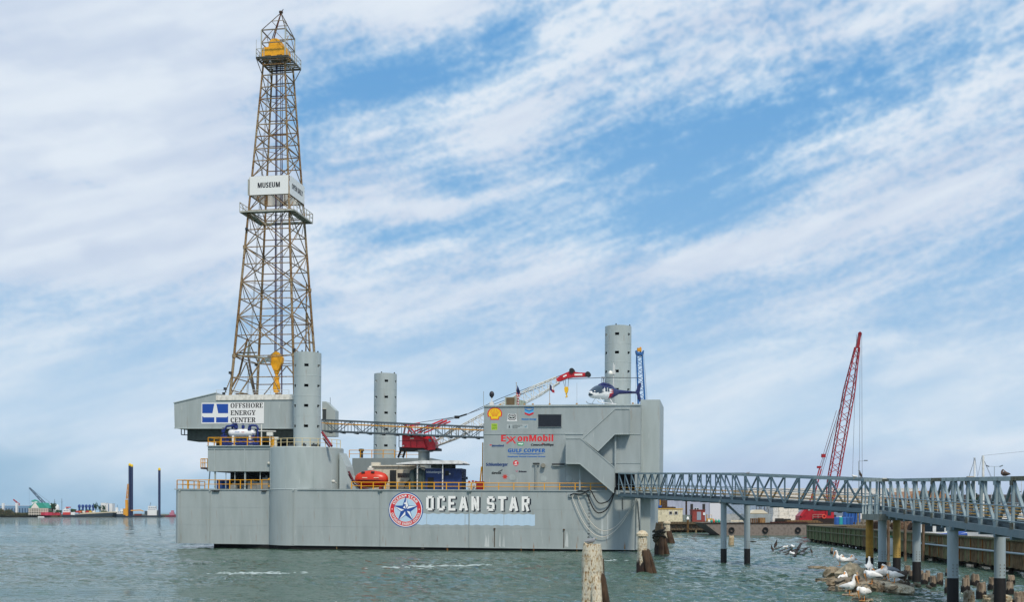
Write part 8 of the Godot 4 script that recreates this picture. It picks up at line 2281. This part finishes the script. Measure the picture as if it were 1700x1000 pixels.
func make_boats() -> void:
	boat("white workboat with a green deck edge and dark cabin windows moored behind the bulkhead", Vector3(50.163, 0, -135), 13.0, 3.0, "e4e8e8", "2f6a4e", 1.9, 1.45)
	boat("small white skiff with a blue rim behind the bulkhead", Vector3(48.928, 0, -122), 7.5, 0.3, "eceeee", "2c4f9a", 0.0, 2.5)
	boat("white motor cruiser at the far right edge behind the bulkhead", Vector3(49.811, 0, -112), 10.0, 2.8, "e8e8e4", "8f8a80", 0.9, 2.3)
	boat("white cabin boat behind the thick grey column", Vector3(63, 0, -190), 8.0, 0.4, "dde2e2", "a84a3c", 1.8)
	boat("low red-trimmed boat between the two near columns", Vector3(58.579, 0, -140), 9.0, 0.1, "d8d4cc", "b0382c", 0.8, 2.2)
	boat("small grey workboat farther along the bulkhead, left of the workboat", Vector3(61.25, 0, -175), 7.0, 0.2, "c8ccd0", "3a4a5c", 1.5)
	boat("dark-hulled boat with a white cabin at the far right, behind the cruiser", Vector3(64.579, 0, -150), 9.0, 0.2, "2c3440", "d8d8d4", 2.2)
	boat("white-hulled boat with a tall cabin behind the trawler", Vector3(77.895, 0, -200), 10.0, 2.9, "dcdcd8", "5a2f2a", 3.0)
	boat("rust-streaked tan boat right of the trawler", Vector3(90.632, 0, -205), 10.0, 0.3, "a08468", "3c3c3c", 2.6)
	var n := 0
	for q in [[1456.0, 176.0, 3.2], [1498.0, 168.0, 3.8], [1524.0, 160.0, 3.0], [1545.0, 190.0, 4.0]]:
		var p := Vector3((q[0] - 850.0) / 1900.0 * q[1], 2.6, -q[1])
		var s2 := S()
		rock(s2, p + Vector3(0, 0.3, 0), Vector3(q[2], 1.7, 1.6), 500 + n)
		single("net_heap", ["brown heap of fishing net between the two yellow columns", "brown net heap right of the half-greyed yellow column", "low net heap left of the workboat's bow", "farther net heap behind the workboat"][n], "net heap", s2, mat(["6a5444", "7a6350", "5a4a40", "80684e"][n], 0.95, "stone"), p, WORLD, "net heaps on the jetty")
		n += 1
	var jt := S()
	jt.prism(PackedVector2Array([Vector2(66.763, 215), Vector2(47.763, 156), Vector2(47.763 + 14, 156), Vector2(77.053 + 16, 240)]), -1.0, 2.55, Transform3D(Basis(Vector3.RIGHT, Vector3.FORWARD, Vector3.UP), Vector3.ZERO))
	struct("inner_jetty_ground", jt, mat("6f6454", 0.9, "stone"))
	n = 0
	for q in [["b03030", 1530.0], ["d8dadc", 1550.0], ["2c3c58", 1572.0], ["8a9098", 1594.0], ["e4e4e0", 1640.0], ["4a4e52", 1664.0]]:
		car("parked " + ["dark red", "white", "navy", "grey", "off-white", "charcoal"][n] + " car in the row behind the boats", Vector3((q[1] - 850.0) / 1900.0 * 322.0, 2.5, -322), q[0])
		n += 1
	# trawler with two tall white outrigger masts
	var p := Vector3(69.253, 0.3, -170)
	var t := thing("trawler", "trawler with two tall white outrigger booms raised and thin rigging", "trawler", p)
	var s := S()
	s.prism(PackedVector2Array([Vector2(p.x - 7, 2.4), Vector2(p.x - 6.4, 0), Vector2(p.x + 7, 0), Vector2(p.x + 9, 3.4)]), -172.4, -167.6); part(t, "hull", s, mat("d8d4ca", 0.6, "rust"))
	s = S(); s.span(Vector3(p.x + 2, 2.4, -171.4), Vector3(p.x + 6, 4.9, -168.6)); part(t, "wheelhouse", s, mat("e0e2e2", 0.5, "mottle"))
	for x in [2.8, 4.0, 5.2]:
		s = S(); s.box(Vector3(p.x + x, 4.2, -168.58), Vector3(0.8, 0.7, 0.05)); part(t, "window", s, mat("20282c", 0.2))
	var m1: float = 68.626
	var m2: float = 69.655
	bar(t, "outrigger_boom", Vector3(m1, 2.4, -170), Vector3(m1, 13.221, -170), 0.3, mat("e9ecee", 0.5))
	bar(t, "outrigger_boom", Vector3(m2, 2.4, -169.4), Vector3(m2, 13.489, -169.4), 0.36, mat("e6e6e2", 0.5, "mottle"))
	for q in [[m1, 760.0, 1604.0, 800.0], [m1, 760.0, 1622.0, 795.0], [m2, 757.0, 1622.0, 790.0], [m2, 757.0, 1646.0, 800.0], [m2, 757.0, 1666.0, 840.0], [m1, 760.0, 1590.0, 850.0], [m2, 757.0, 1698.0, 750.0]]:
		bar(t, "rigging_wire", Vector3(q[0], 4.9 + (853.0 - q[1]) / 1900.0 * 170, -169.8), Vector3((q[2] - 850.0) / 1900.0 * 170, 4.9 + (853.0 - q[3]) / 1900.0 * 170, -169.8), 0.045, mat("7a828c", 0.5))
	s = S(); s.slab(Vector3(m1 - 0.6, 10.179, -170), Vector3(1.1, 0.5, 0.6), 0.15); part(t, "crosstree", s, mat("b0a898", 0.6))
	for q in [[1655.0, 828.0, 1700.0, 816.0], [1660.0, 822.0, 1662.0, 850.0], [1690.0, 815.0, 1692.0, 850.0]]:
		bar(t, "derrick_boom", Vector3((q[0] - 850.0) / 1900.0 * 170, 4.9 + (853.0 - q[1]) / 1900.0 * 170, -171), Vector3((q[2] - 850.0) / 1900.0 * 170, 4.9 + (853.0 - q[3]) / 1900.0 * 170, -171), 0.14, mat("4c5458", 0.6))
	tree("palm_tree", "dark bushy palm standing between the trawler's masts", Vector3(116.458, 2.5, -290), 8.0, 1.7, 0, "2c4a34")
	for q in [[1532.0, 862.0, "9a8470", "brown piling post behind the workboat, left one"], [1502.0, 858.0, "9a8470", "brown piling post left of the workboat"], [1640.0, 862.0, "9a8470", "brown piling post in front of the skiff"], [1650.0, 866.0, "9a8470", "brown piling post beside the rightmost column"], [1474.0, 856.0, "9a8470", "brown piling post between the yellow columns"]]:
		var z := 118.0
		s = S(); pile(s, Vector3((q[0] - 850.0) / 1900.0 * z, -1, -z), Vector3((q[0] - 850.0) / 1900.0 * z, 4.9 + (853.0 - q[1]) / 1900.0 * z, -z), 0.15, int(q[0]), 10)
		single("mooring_pile", q[3], "pile", s, mat(q[2], 0.9, "wood"), Vector3((q[0] - 850.0) / 1900.0 * z, 0, -z))

func tree(called: String, label: String, at: Vector3, high: float, wide: float, kind: int, hex: String, group := "") -> void:   # kind 0: palm or tight crown on a stem; 1: broad crown
	var g := RandomNumberGenerator.new()
	g.seed = hash(label)
	var o := thing(called, label, "tree", at, WORLD, group)
	var s := S()
	s.tube(at, at + Vector3(0.2, high * (0.6 if kind == 0 else 0.45), 0), high * 0.03, high * 0.02, 8)
	if kind == 1:
		for k in 4: s.tube(at + Vector3(0, high * 0.35, 0), at + Vector3(g.randf_range(-1, 1) * wide * 0.6, high * 0.75, g.randf_range(-1, 1) * wide * 0.6), high * 0.015, high * 0.008, 6)
	part(o, "trunk", s, mat("5a4c3c", 0.9, "wood"))
	s = S(hex)
	var c := at + Vector3(0.2, high * 0.72, 0)
	for i in 700 if kind == 1 else 420:
		var d := Vector3(g.randfn(), g.randfn(), g.randfn()).normalized() * pow(g.randf(), 0.45)
		var lump := 0.75 + 0.35 * sin(d.x * 5.0 + d.y * 4.0 + at.x)
		var p := c + d * Vector3(wide, high * 0.3, wide) * lump
		pen(s, hex)
		s.col = s.col * g.randf_range(0.7, 1.35)
		var n := Vector3(g.randfn(), g.randfn() + 0.6, g.randfn()).normalized()
		var x := n.cross(Vector3(0.3, 0.9, 0.2)).normalized() * wide * 0.22
		var y := n.cross(x).normalized() * wide * 0.13
		s.tri(p - x, p + y * 0.8, p + x); s.tri(p - x, p + x, p - y)
	part(o, "crown", s, mat("ffffff", 0.9, "shape"))

# ---------------------------------------------------------------- the far side of the bay
func make_far_shore() -> void:
	var z := 1480.0
	var white := mat("e4e6e6", 0.7)
	var blue := mat("6f94b4", 0.6)
	var glass := mat("3f5f80", 0.3)
	var gy := 2.6
	var o: Node3D
	var s: Shape
	var n := 0
	for q in [[-14.0, 26.0], [9.5, 29.0], [31.0, 52.0]]:
		var x0: float = ([-14.0, 8.5, 31.0][n] - 850.0) / 1900.0 * z
		var x1: float = ([6.0, 28.5, 50.0][n] - 850.0) / 1900.0 * z
		o = block("tank_farm_hall", ["blue-walled hall cut by the picture's left edge", "blue-walled hall between two white towers on the far shore", "blue-walled hall left of the green-roofed building"][n], "hall", x0, x1, gy, 15.026, z, 20, blue, white, 0.0, "blue halls on the far shore")
		for i in 4: opening(o, "window", lerpf(x0 + 2, x1 - 2, i / 3.0), 8.016, 2.2, 8.0, z, glass)
		n += 1
	n = 0
	for x in [7.3, 29.8]:
		s = S(); s.slab(Vector3((x - 850.0) / 1900.0 * z, 11.132, -z + 1.5), Vector3(2.6, 14.5, 4.0), 0.3)
		single("white_stair_tower", ["white tower between the first two blue halls", "white tower between the second and third blue halls"][n], "tower", s, white, Vector3((x - 850.0) / 1900.0 * z, gy, -z))
		n += 1
	# green-roofed pavilion with galleries
	o = block("green_roof_house", "galleried waterside house with a sea-green hipped roof and cupola", "house", -619.721, -595.737, gy, 11.863, 1470, 18, mat("8f8a80", 0.8), mat("2f9480", 0.6), 6.963)
	s = S(); s.span(Vector3(-617.171, 16.545, -1475) + Vector3(0, 0, -8), Vector3(-610.961, 20.426, -1475) + Vector3(0, 0, 2)); part(o, "cupola", s, white)
	s = S(); s.lathe([Vector2(6.0, 0), Vector2(4.0, 1.5), Vector2(0, 3.0)], Vector3(-615.315, 20.302, -1478), 8); part(o, "cupola_roof", s, mat("2a8a76", 0.6))
	s = S(); s.prism(PackedVector2Array([Vector2(-615.72, 11.844), Vector2(-606.461, 11.844), Vector2(-611.091, 18.403)]), -1469.6, -1466.0); part(o, "gable", s, mat("e6dcd4", 0.7))
	for y in [845.5, 849.5, 853.5]:
		bar(o, "gallery", Vector3(-619.228, 4.9 + (853.0 - y) / 1900.0 * 1467, -1467), Vector3(-593.749, 4.9 + (853.0 - y) / 1900.0 * 1467, -1467), 1.0, mat("b4aca0", 0.8), 2.0)
	for i in 9:
		var x: float = lerpf(-618.035, -594.116, i / 8.0)
		bar(o, "gallery_post", Vector3(x, gy, -1466.4), Vector3(x, 11.458, -1466.4), 0.5, mat("d4cec4", 0.8), 0.5)
	# grey-blue lattice boom and small red boom
	o = thing("far_crane", "grey-blue lattice crane boom rising behind the green-roofed house", "crane", Vector3(-607.895, 2.532, -1500))
	lattice(o, Vector3(-607.895, 13.584, -1500), Vector3(-631.974, 38.847, -1500), 3.2, 1.2, 10, 0.7, 0.4, mat("4a6074", 0.6))
	bar(o, "stay_rope", Vector3(-631.579, 38.847, -1500), Vector3(-606.316, 20.689, -1500), 0.3, mat("5a6c7c", 0.6)); bar(o, "stay_rope", Vector3(-606.316, 20.689, -1500), Vector3(-604.737, 10.426, -1500), 0.5, mat("5a6c7c", 0.6)); bar(o, "hoist_rope", Vector3(-631.974, 38.847, -1500), Vector3(-631.974, 16.742, -1500), 0.16, mat("5a6c7c", 0.6))
	s = S(); s.slab(Vector3(-605.526, 8.847, -1500), Vector3(8, 8, 6), 1.0); part(o, "house", s, mat("8a9aa4", 0.6))
	o = thing("far_red_crane", "small red crane boom above the blue halls", "crane", Vector3(-655.2, 15.3, -1520))
	lattice(o, Vector3(-653.6, 16.9, -1520), Vector3(-661.6, 23.7, -1520), 1.6, 1.0, 6, 0.6, 0.4, mat("a84a54", 0.6))
	bar(o, "mast", Vector3(-653.6, 16.9, -1520), Vector3(-653.6, 2.5, -1520), 1.2, mat("a84a54", 0.6))
	# storage tanks
	n = 0
	for q in [[84.0, 836.0, 4.2, "white round tank just left of the dark round tree"], [94.5, 837.0, 4.0, "white round tank just right of the dark round tree"]]:
		s = S(); s.lathe([Vector2(q[2], gy), Vector2(q[2], 12.0), Vector2(q[2] * 0.85, 15.0), Vector2(q[2] * 0.4, 17.0), Vector2(0, 17.4)], Vector3((q[0] - 850.0) / 1900.0 * 1510, 0, -1510), 20)
		single("storage_tank", q[3], "tank", s, white, Vector3((q[0] - 850.0) / 1900.0 * 1510, gy, -1510))
	for q in [[91.5, 829.0, "thin dark mast behind the dark round tree"], [103.5, 828.0, "thin dark mast with a crosspiece above the tug"]]:
		o = thing("signal_mast", q[2], "mast", Vector3((q[0] - 850.0) / 1900.0 * 1500, gy, -1500))
		bar(o, "pole", Vector3((q[0] - 850.0) / 1900.0 * 1500, gy, -1500), Vector3((q[0] - 850.0) / 1900.0 * 1500, 4.9 + (853.0 - q[1]) / 1900.0 * 1500, -1500), 0.5, mat("4a4f58", 0.6))
		bar(o, "yard", Vector3((q[0] - 852.0) / 1900.0 * 1500, 19.9, -1500), Vector3((q[0] - 848.0) / 1900.0 * 1500, 19.9, -1500), 0.3, mat("4a4f58", 0.6))
	# red containers on the bank
	for i in 5:
		s = S(); s.span(Vector3((68.5 + i * 6.4 - 850.0) / 1900.0 * 1462, gy, -1466), Vector3((74.6 + i * 6.4 - 850.0) / 1900.0 * 1462, 6.439 - (0.5 if i > 2 else 0.0), -1462))
		single("red_container", ["leftmost red container on the far bank", "red container second from the left on the far bank", "middle red container of five on the far bank", "red container second from the right, near the tug", "red container half hidden by the tug's bow"][i], "container", s, mat(["b0283a", "c8405a", "b8304a", "a82434", "b4303c"][i], 0.6), Vector3((71 + i * 6.4 - 850.0) / 1900.0 * 1462, gy, -1462), WORLD, "red containers on the far bank")
	# tug
	o = thing("tug", "white and red tug in front of the black barge on the far side", "tug", Vector3(-560.084, 0, -1440))
	s = S(); s.prism(PackedVector2Array([Vector2(-565.389, 0.201), Vector2(-564.632, 3.384), Vector2(-548.716, 3.005), Vector2(-547.958, 0.201)]), -1446, -1438); part(o, "hull", s, mat("26313c", 0.6))
	s = S(); s.span(Vector3(-564.632, 3.384, -1440), Vector3(-555.537, 6.416, -1440) + Vector3(0, 0, -5)); part(o, "red_band", s, mat("c83a34", 0.6))
	s = S(); s.span(Vector3(-565.024, 6.417, -1441), Vector3(-556.681, 10.209, -1441) + Vector3(0, 0, -4)); s.span(Vector3(-562.944, 10.211, -1441.5), Vector3(-559.15, 12.487, -1441.5) + Vector3(0, 0, -3)); part(o, "wheelhouse", s, white)
	s = S(); s.span(Vector3(-560.842, 12.1, -1440), Vector3(-555.916, 13.388, -1440) + Vector3(0, 0, -4)); part(o, "red_roof", s, mat("d0483c", 0.6))
	for x in [107.0, 110.0, 113.0]:
		s = S(); s.box(Vector3((x - 850.0) / 1900.0 * 1440, 8.311, -1440.9), Vector3(1.2, 1.0, 0.1)); part(o, "window", s, glass)
	s = S(); s.slab(Vector3(-551.364, 4.9, -1439), Vector3(5, 3.4, 3), 0.5); part(o, "deck_box", s, white)
	# barge with a pale raked deck
	o = thing("far_barge", "black-hulled barge with a pale sandy deck moored on the far side", "barge", Vector3(-534.211, 0, -1450))
	s = S(); s.prism(PackedVector2Array([Vector2(-554.053, 0.321), Vector2(-552.526, 3.526), Vector2(-503.684, 6.197), Vector2(-506.737, 0.626)]), -1462, -1450); part(o, "hull", s, mat("22323c", 0.6))
	s = S(); s.prism(PackedVector2Array([Vector2(-552.526, 3.526), Vector2(-541.842, 6.045), Vector2(-505.211, 7.342), Vector2(-503.684, 6.197)]), -1461.5, -1450.5); part(o, "deck_load", s, mat("cfc4ac", 0.8, "mottle"))
	n = 0
	for x in [129.0, 134.0, 140.0, 146.0, 151.0, 157.0]:
		s = S(); s.slab(Vector3((x - 850.0) / 1900.0 * 1464, 7.212, -1464), Vector3(3.4, 2.4, 3), 0.5)
		single("deck_cargo", ["red bundle at the left end of the far barge", "orange bundle second along the far barge", "pale bundle third along the far barge", "red bundle fourth along the far barge", "yellow bundle fifth along the far barge", "white bundle sixth along the far barge"][n], "cargo", s, mat(["b83a38", "d06a34", "dcd4c8", "b8343c", "d0a83c", "e2e0da"][n], 0.7), Vector3((x - 850.0) / 1900.0 * 1464, gy, -1464), WORLD, "bundles behind the far barge")
		n += 1
	n = 0
	for x in [132.5, 138.3, 144.0, 149.5, 155.5]:
		s = S(); s.lathe([Vector2(1.2, gy), Vector2(1.2, 12.4), Vector2(1.9, 13.6), Vector2(1.7, 16), Vector2(0, 17)], Vector3((x - 850.0) / 1900.0 * 1500, 0, -1500), 12)
		single("blue_silo", ["leftmost of five dark blue silos", "second of five dark blue silos", "middle one of five dark blue silos", "fourth of five dark blue silos", "rightmost of five dark blue silos, by the palms"][n], "silo", s, mat("27468c", 0.6), Vector3((x - 850.0) / 1900.0 * 1500, gy, -1500), WORLD, "dark blue silos on the far shore")
		n += 1
	o = block("white_silo_block", "tall plain white block right of the palms on the far shore", "building", -534.832, -528.166, gy, 18.624, 1490, 10, white, white)
	o = block("white_silo_block", "narrow white block split by a blue strip on the far shore", "building", -527.065, -519.234, gy, 17.822, 1488, 10, white, white)
	s = S(); s.span(Vector3(-524.289, 17.43, -1487.9), Vector3(-523.322, 5.683, -1487.6)); part(o, "blue_strip", s, mat("4a78a8", 0.6))
	# trees and scrub
	tree("round_tree", "dark round tree between the two white round tanks", Vector3(-594.782, 1.774, -1485), 17.5, 4.2, 1, "35502f")
	tree("palm_tree", "tallest palm left of the white blocks", Vector3(-537.525, 2.566, -1478), 16.5, 3.4, 0, "2f5038", "palms on the far shore")
	tree("palm_tree", "shorter middle palm left of the white blocks", Vector3(-532.08, 2.566, -1478), 13.5, 2.9, 0, "34553a", "palms on the far shore")
	tree("palm_tree", "palm standing right in front of the white block", Vector3(-526.635, 2.566, -1478), 13.5, 2.9, 0, "2f5038", "palms on the far shore")
	for q in [[122.0, 8.5, "low green tree left of the blue silos"], [136.0, 7.0, "low green tree under the blue silos, left"], [147.0, 7.5, "low green tree under the blue silos, right"], [172.0, 6.0, "round bush at the foot of the white block"], [98.0, 7.0, "dark bush beside the right round tank"], [82.0, 6.5, "dark bush under the left round tank"]]:
		tree("shore_tree", q[2], Vector3((q[0] - 850.0) / 1900.0 * 1474, gy, -1474), q[1], 4.6, 1, "44603c", "low trees on the far shore")
	var g := RandomNumberGenerator.new()
	g.seed = 5
	s = S("57633f")
	for i in 2600:
		var x := g.randf_range(-12.0, 64.0)
		var high := 5.5 * exp(-pow((x - 0.0) / 9.0, 2.0)) + 4.6 * exp(-pow((x - 15.0) / 5.0, 2.0)) + 2.6
		var p := Vector3((x - 850.0) / 1900.0 * 1468, gy + g.randf() * high, -1468 - g.randf() * 6.0)
		pen(s, ["57633f", "6a6c48", "4a5738", "7a6a4c"][i % 4])
		var d := Vector3(g.randfn(), g.randfn(), g.randfn()).normalized()
		s.tri(p, p + d * 1.6, p + d.cross(Vector3(0.2, 0.4, 0.9)) * 1.6); s.tri(p, p + d.cross(Vector3(0.2, 0.4, 0.9)) * 1.6, p + d * 1.6)
	struct("shore_scrub", s, mat("ffffff", 0.9, "shape")).set_meta("kind", "stuff")
	s = S(); s.prism(PackedVector2Array([Vector2(-600.605, -0.137), Vector2(-599.842, 1.237), Vector2(-593.737, 1.084), Vector2(-592.592, -0.289)]), -1453, -1450)
	single("white_launch", "tiny white launch lying off the red containers", "boat", s, white, Vector3(-596.789, -0.289, -1450))
	# white supply vessel, lift boat, red ship
	o = thing("supply_vessel", "white supply vessel with a dark hull left of the yellow crane", "ship", Vector3(-501.184, 0, -1465))
	s = S(); s.prism(PackedVector2Array([Vector2(-508.895, 0.428), Vector2(-509.666, 4.129), Vector2(-494.245, 4.514), Vector2(-493.474, 0.428)]), -1473, -1463); part(o, "hull", s, mat("2c3f50", 0.6))
	s = S(); s.span(Vector3(-507.353, 4.283, -1465), Vector3(-495.016, 8.138, -1465) + Vector3(0, 0, -5)); s.span(Vector3(-507.313, 7.986, -1466), Vector3(-504.613, 12.616, -1466) + Vector3(0, 0, -3)); s.span(Vector3(-500.755, 7.986, -1466), Vector3(-498.44, 11.073, -1466) + Vector3(0, 0, -3)); part(o, "superstructure", s, white)
	for x in [198.0, 201.0, 204.0]:
		s = S(); s.box(Vector3((x - 850.0) / 1900.0 * 1464.9, 6.828, -1464.9), Vector3(1.3, 1.0, 0.1)); part(o, "window", s, glass)
	bar(o, "mast", Vector3(-504.998, 12.616, -1466), Vector3(-504.998, 16.088, -1466), 0.4, mat("3a5a5c", 0.6))
	o = thing("lift_boat", "lift boat with three tall navy legs tipped in yellow", "lift boat", Vector3(-467.053, 0, -1450))
	s = S(); s.prism(PackedVector2Array([Vector2(-492.237, 2.458), Vector2(-444.921, 2.305), Vector2(-445.303, 0.397), Vector2(-490.711, 0.397)]), -1462, -1448); part(o, "hull", s, mat("233241", 0.6))
	for q in [[216.0, 773.5], [219.6, 775.0], [265.2, 781.0]]:
		var p := Vector3((q[0] - 850.0) / 1900.0 * 1452, 0, -1452)
		var top: float = 4.9 + (853.0 - q[1]) / 1900.0 * 1452
		s = S(); s.tube(p, Vector3(p.x, top, p.z), 1.5, -1.0, 14); var lg := part(o, "leg", s, mat("1a2a52", 0.6))
		s = S(); s.lathe([Vector2(1.54, top - 0.1), Vector2(1.54, top + 2.0), Vector2(0.7, top + 3.0), Vector2(0, top + 3.2)], Vector3(p.x, 0, p.z), 14); part(lg, "tip", s, mat("f0c818", 0.5))
	s = S(); s.span(Vector3(-462.029, 2.609, -1451), Vector3(-449.81, 9.482, -1451) + Vector3(0, 0, -6)); s.span(Vector3(-461.201, 9.485, -1452), Vector3(-451.266, 14.453, -1452) + Vector3(0, 0, -4)); part(o, "deckhouse", s, white)
	for y in [843.0, 846.0]:
		for i in 4:
			s = S(); s.box(Vector3((248.5 + i * 3.2 - 850.0) / 1900.0 * 1451.9, 4.9 + (853.0 - y) / 1900.0 * 1451, -1451.9 + (0.0 if y < 845 else 1.1)), Vector3(1.4, 1.1, 0.1)); part(o, "window", s, glass)
	bar(o, "mast", Vector3(-458.908, 14.453, -1452), Vector3(-457.762, 19.038, -1452), 0.5, mat("38444c", 0.6))
	s = S(); s.slab(Vector3(-463.237, 5.663, -1450), Vector3(3.0, 5.0, 3.0), 0.5); s.slab(Vector3(-447.974, 5.663, -1450), Vector3(2.4, 6.0, 3.0), 0.5); part(o, "jack_house", s, mat("3c4a54", 0.6))
	s = S(); s.beam(Vector3(-486.94, 1.849, -1449), Vector3(-487.322, 22.441, -1449), 3.0, 3.0); s.slab(Vector3(-489.228, 7.188, -1449), Vector3(4.6, 8, 4), 1.0); part(o, "crane_body", s, mat("dd9a1c", 0.6))
	lattice(o, Vector3(-486.94, 23.203, -1449), Vector3(-485.568, 42.269, -1449), 2.0, 1.2, 7, 0.6, 0.4, mat("d8963a", 0.6))
	s = S(); s.beam(Vector3(-481.983, 8.713, -1449), Vector3(-469.781, 9.247, -1449), 1.2, 1.4); s.beam(Vector3(-469.781, 9.247, -1449), Vector3(-465.968, 7.722, -1449), 1.0, 1.0); part(o, "folded_boom", s, mat("e0a028", 0.6))
	s = S(); s.slab(Vector3(-472.832, 3.375, -1449), Vector3(9, 2.2, 3), 0.5); part(o, "deck_gear", s, mat("b8583c", 0.7, "rust"))
	o = thing("red_ship", "small red and white ship beside the rig's left end, far off", "ship", Vector3(-445.263, 0, -1500))
	s = S(); s.prism(PackedVector2Array([Vector2(-454.737, 1.584), Vector2(-453.947, 0.479), Vector2(-437.368, 0.479), Vector2(-435.789, 3.321), Vector2(-449.211, 2.847)]), -1508, -1500); part(o, "hull", s, mat("7c2c44", 0.6))
	s = S(); s.span(Vector3(-448.72, 2.846, -1501), Vector3(-443.19, 6.48, -1501) + Vector3(0, 0, -4)); s.span(Vector3(-447.043, 6.481, -1502), Vector3(-443.881, 9.011, -1502) + Vector3(0, 0, -3)); part(o, "superstructure", s, mat("b8788c", 0.6))
	# harbour crane boom, bright blue, behind the rig
	o = thing("blue_harbour_crane", "bright blue lattice crane boom standing behind the rig's stair tower", "crane", Vector3(36.058, 2.453, -310))
	lattice(o, Vector3(36.384, 2.779, -310), Vector3(34.508, 47.811, -310), 2.6, 1.5, 40, 0.26, 0.14, mat("2a6db0", 0.5))
	s = S(); s.prism(PackedVector2Array([Vector2(33.366, 48.953), Vector2(33.692, 48.953), Vector2(33.937, 48.463), Vector2(35.079, 48.463), Vector2(35.324, 48.953), Vector2(35.65, 48.953), Vector2(35.487, 48.055), Vector2(34.997, 47.729), Vector2(33.937, 47.729), Vector2(33.529, 48.137)]), -311, -309); part(o, "boom_head", s, mat("1f5c9c", 0.5))
	s = S(); s.slab(Vector3(34.371, 49.207, -309.5), Vector3(1.2, 0.9, 1.0), 0.2); s.beam(Vector3(34.697, 48.556, -309.5), Vector3(34.697, 49.94, -309.5), 0.35, 0.4); part(o, "sheave_bracket", s, mat("dd9a24", 0.5))
	for q in [[1056.0, 584.0, 1054.5, 672.0], [1068.0, 584.0, 1075.0, 672.0], [1068.5, 585.0, 1078.0, 760.0]]: bar(o, "hoist_rope", Vector3((q[0] - 850.0) / 1900.0 * 310, 4.9 + (853.0 - q[1]) / 1900.0 * 310, -310), Vector3((q[2] - 850.0) / 1900.0 * 310, 4.9 + (853.0 - q[3]) / 1900.0 * 310, -310), 0.07, mat("8a98a8", 0.5))
	s = S(); s.slab(Vector3(36.384, 3.432, -310), Vector3(4, 4, 4), 0.5); part(o, "base", s, mat("2a5f9c", 0.6))

func _ready() -> void:
	make_air()
	make_textures()
	make_water()
	make_rig()
	make_derrick()
	make_deck()
	make_quay()
	make_gangway()
	make_timber()
	make_rocks()
	make_birds()
	make_foam()
	make_town()
	make_far_shore()
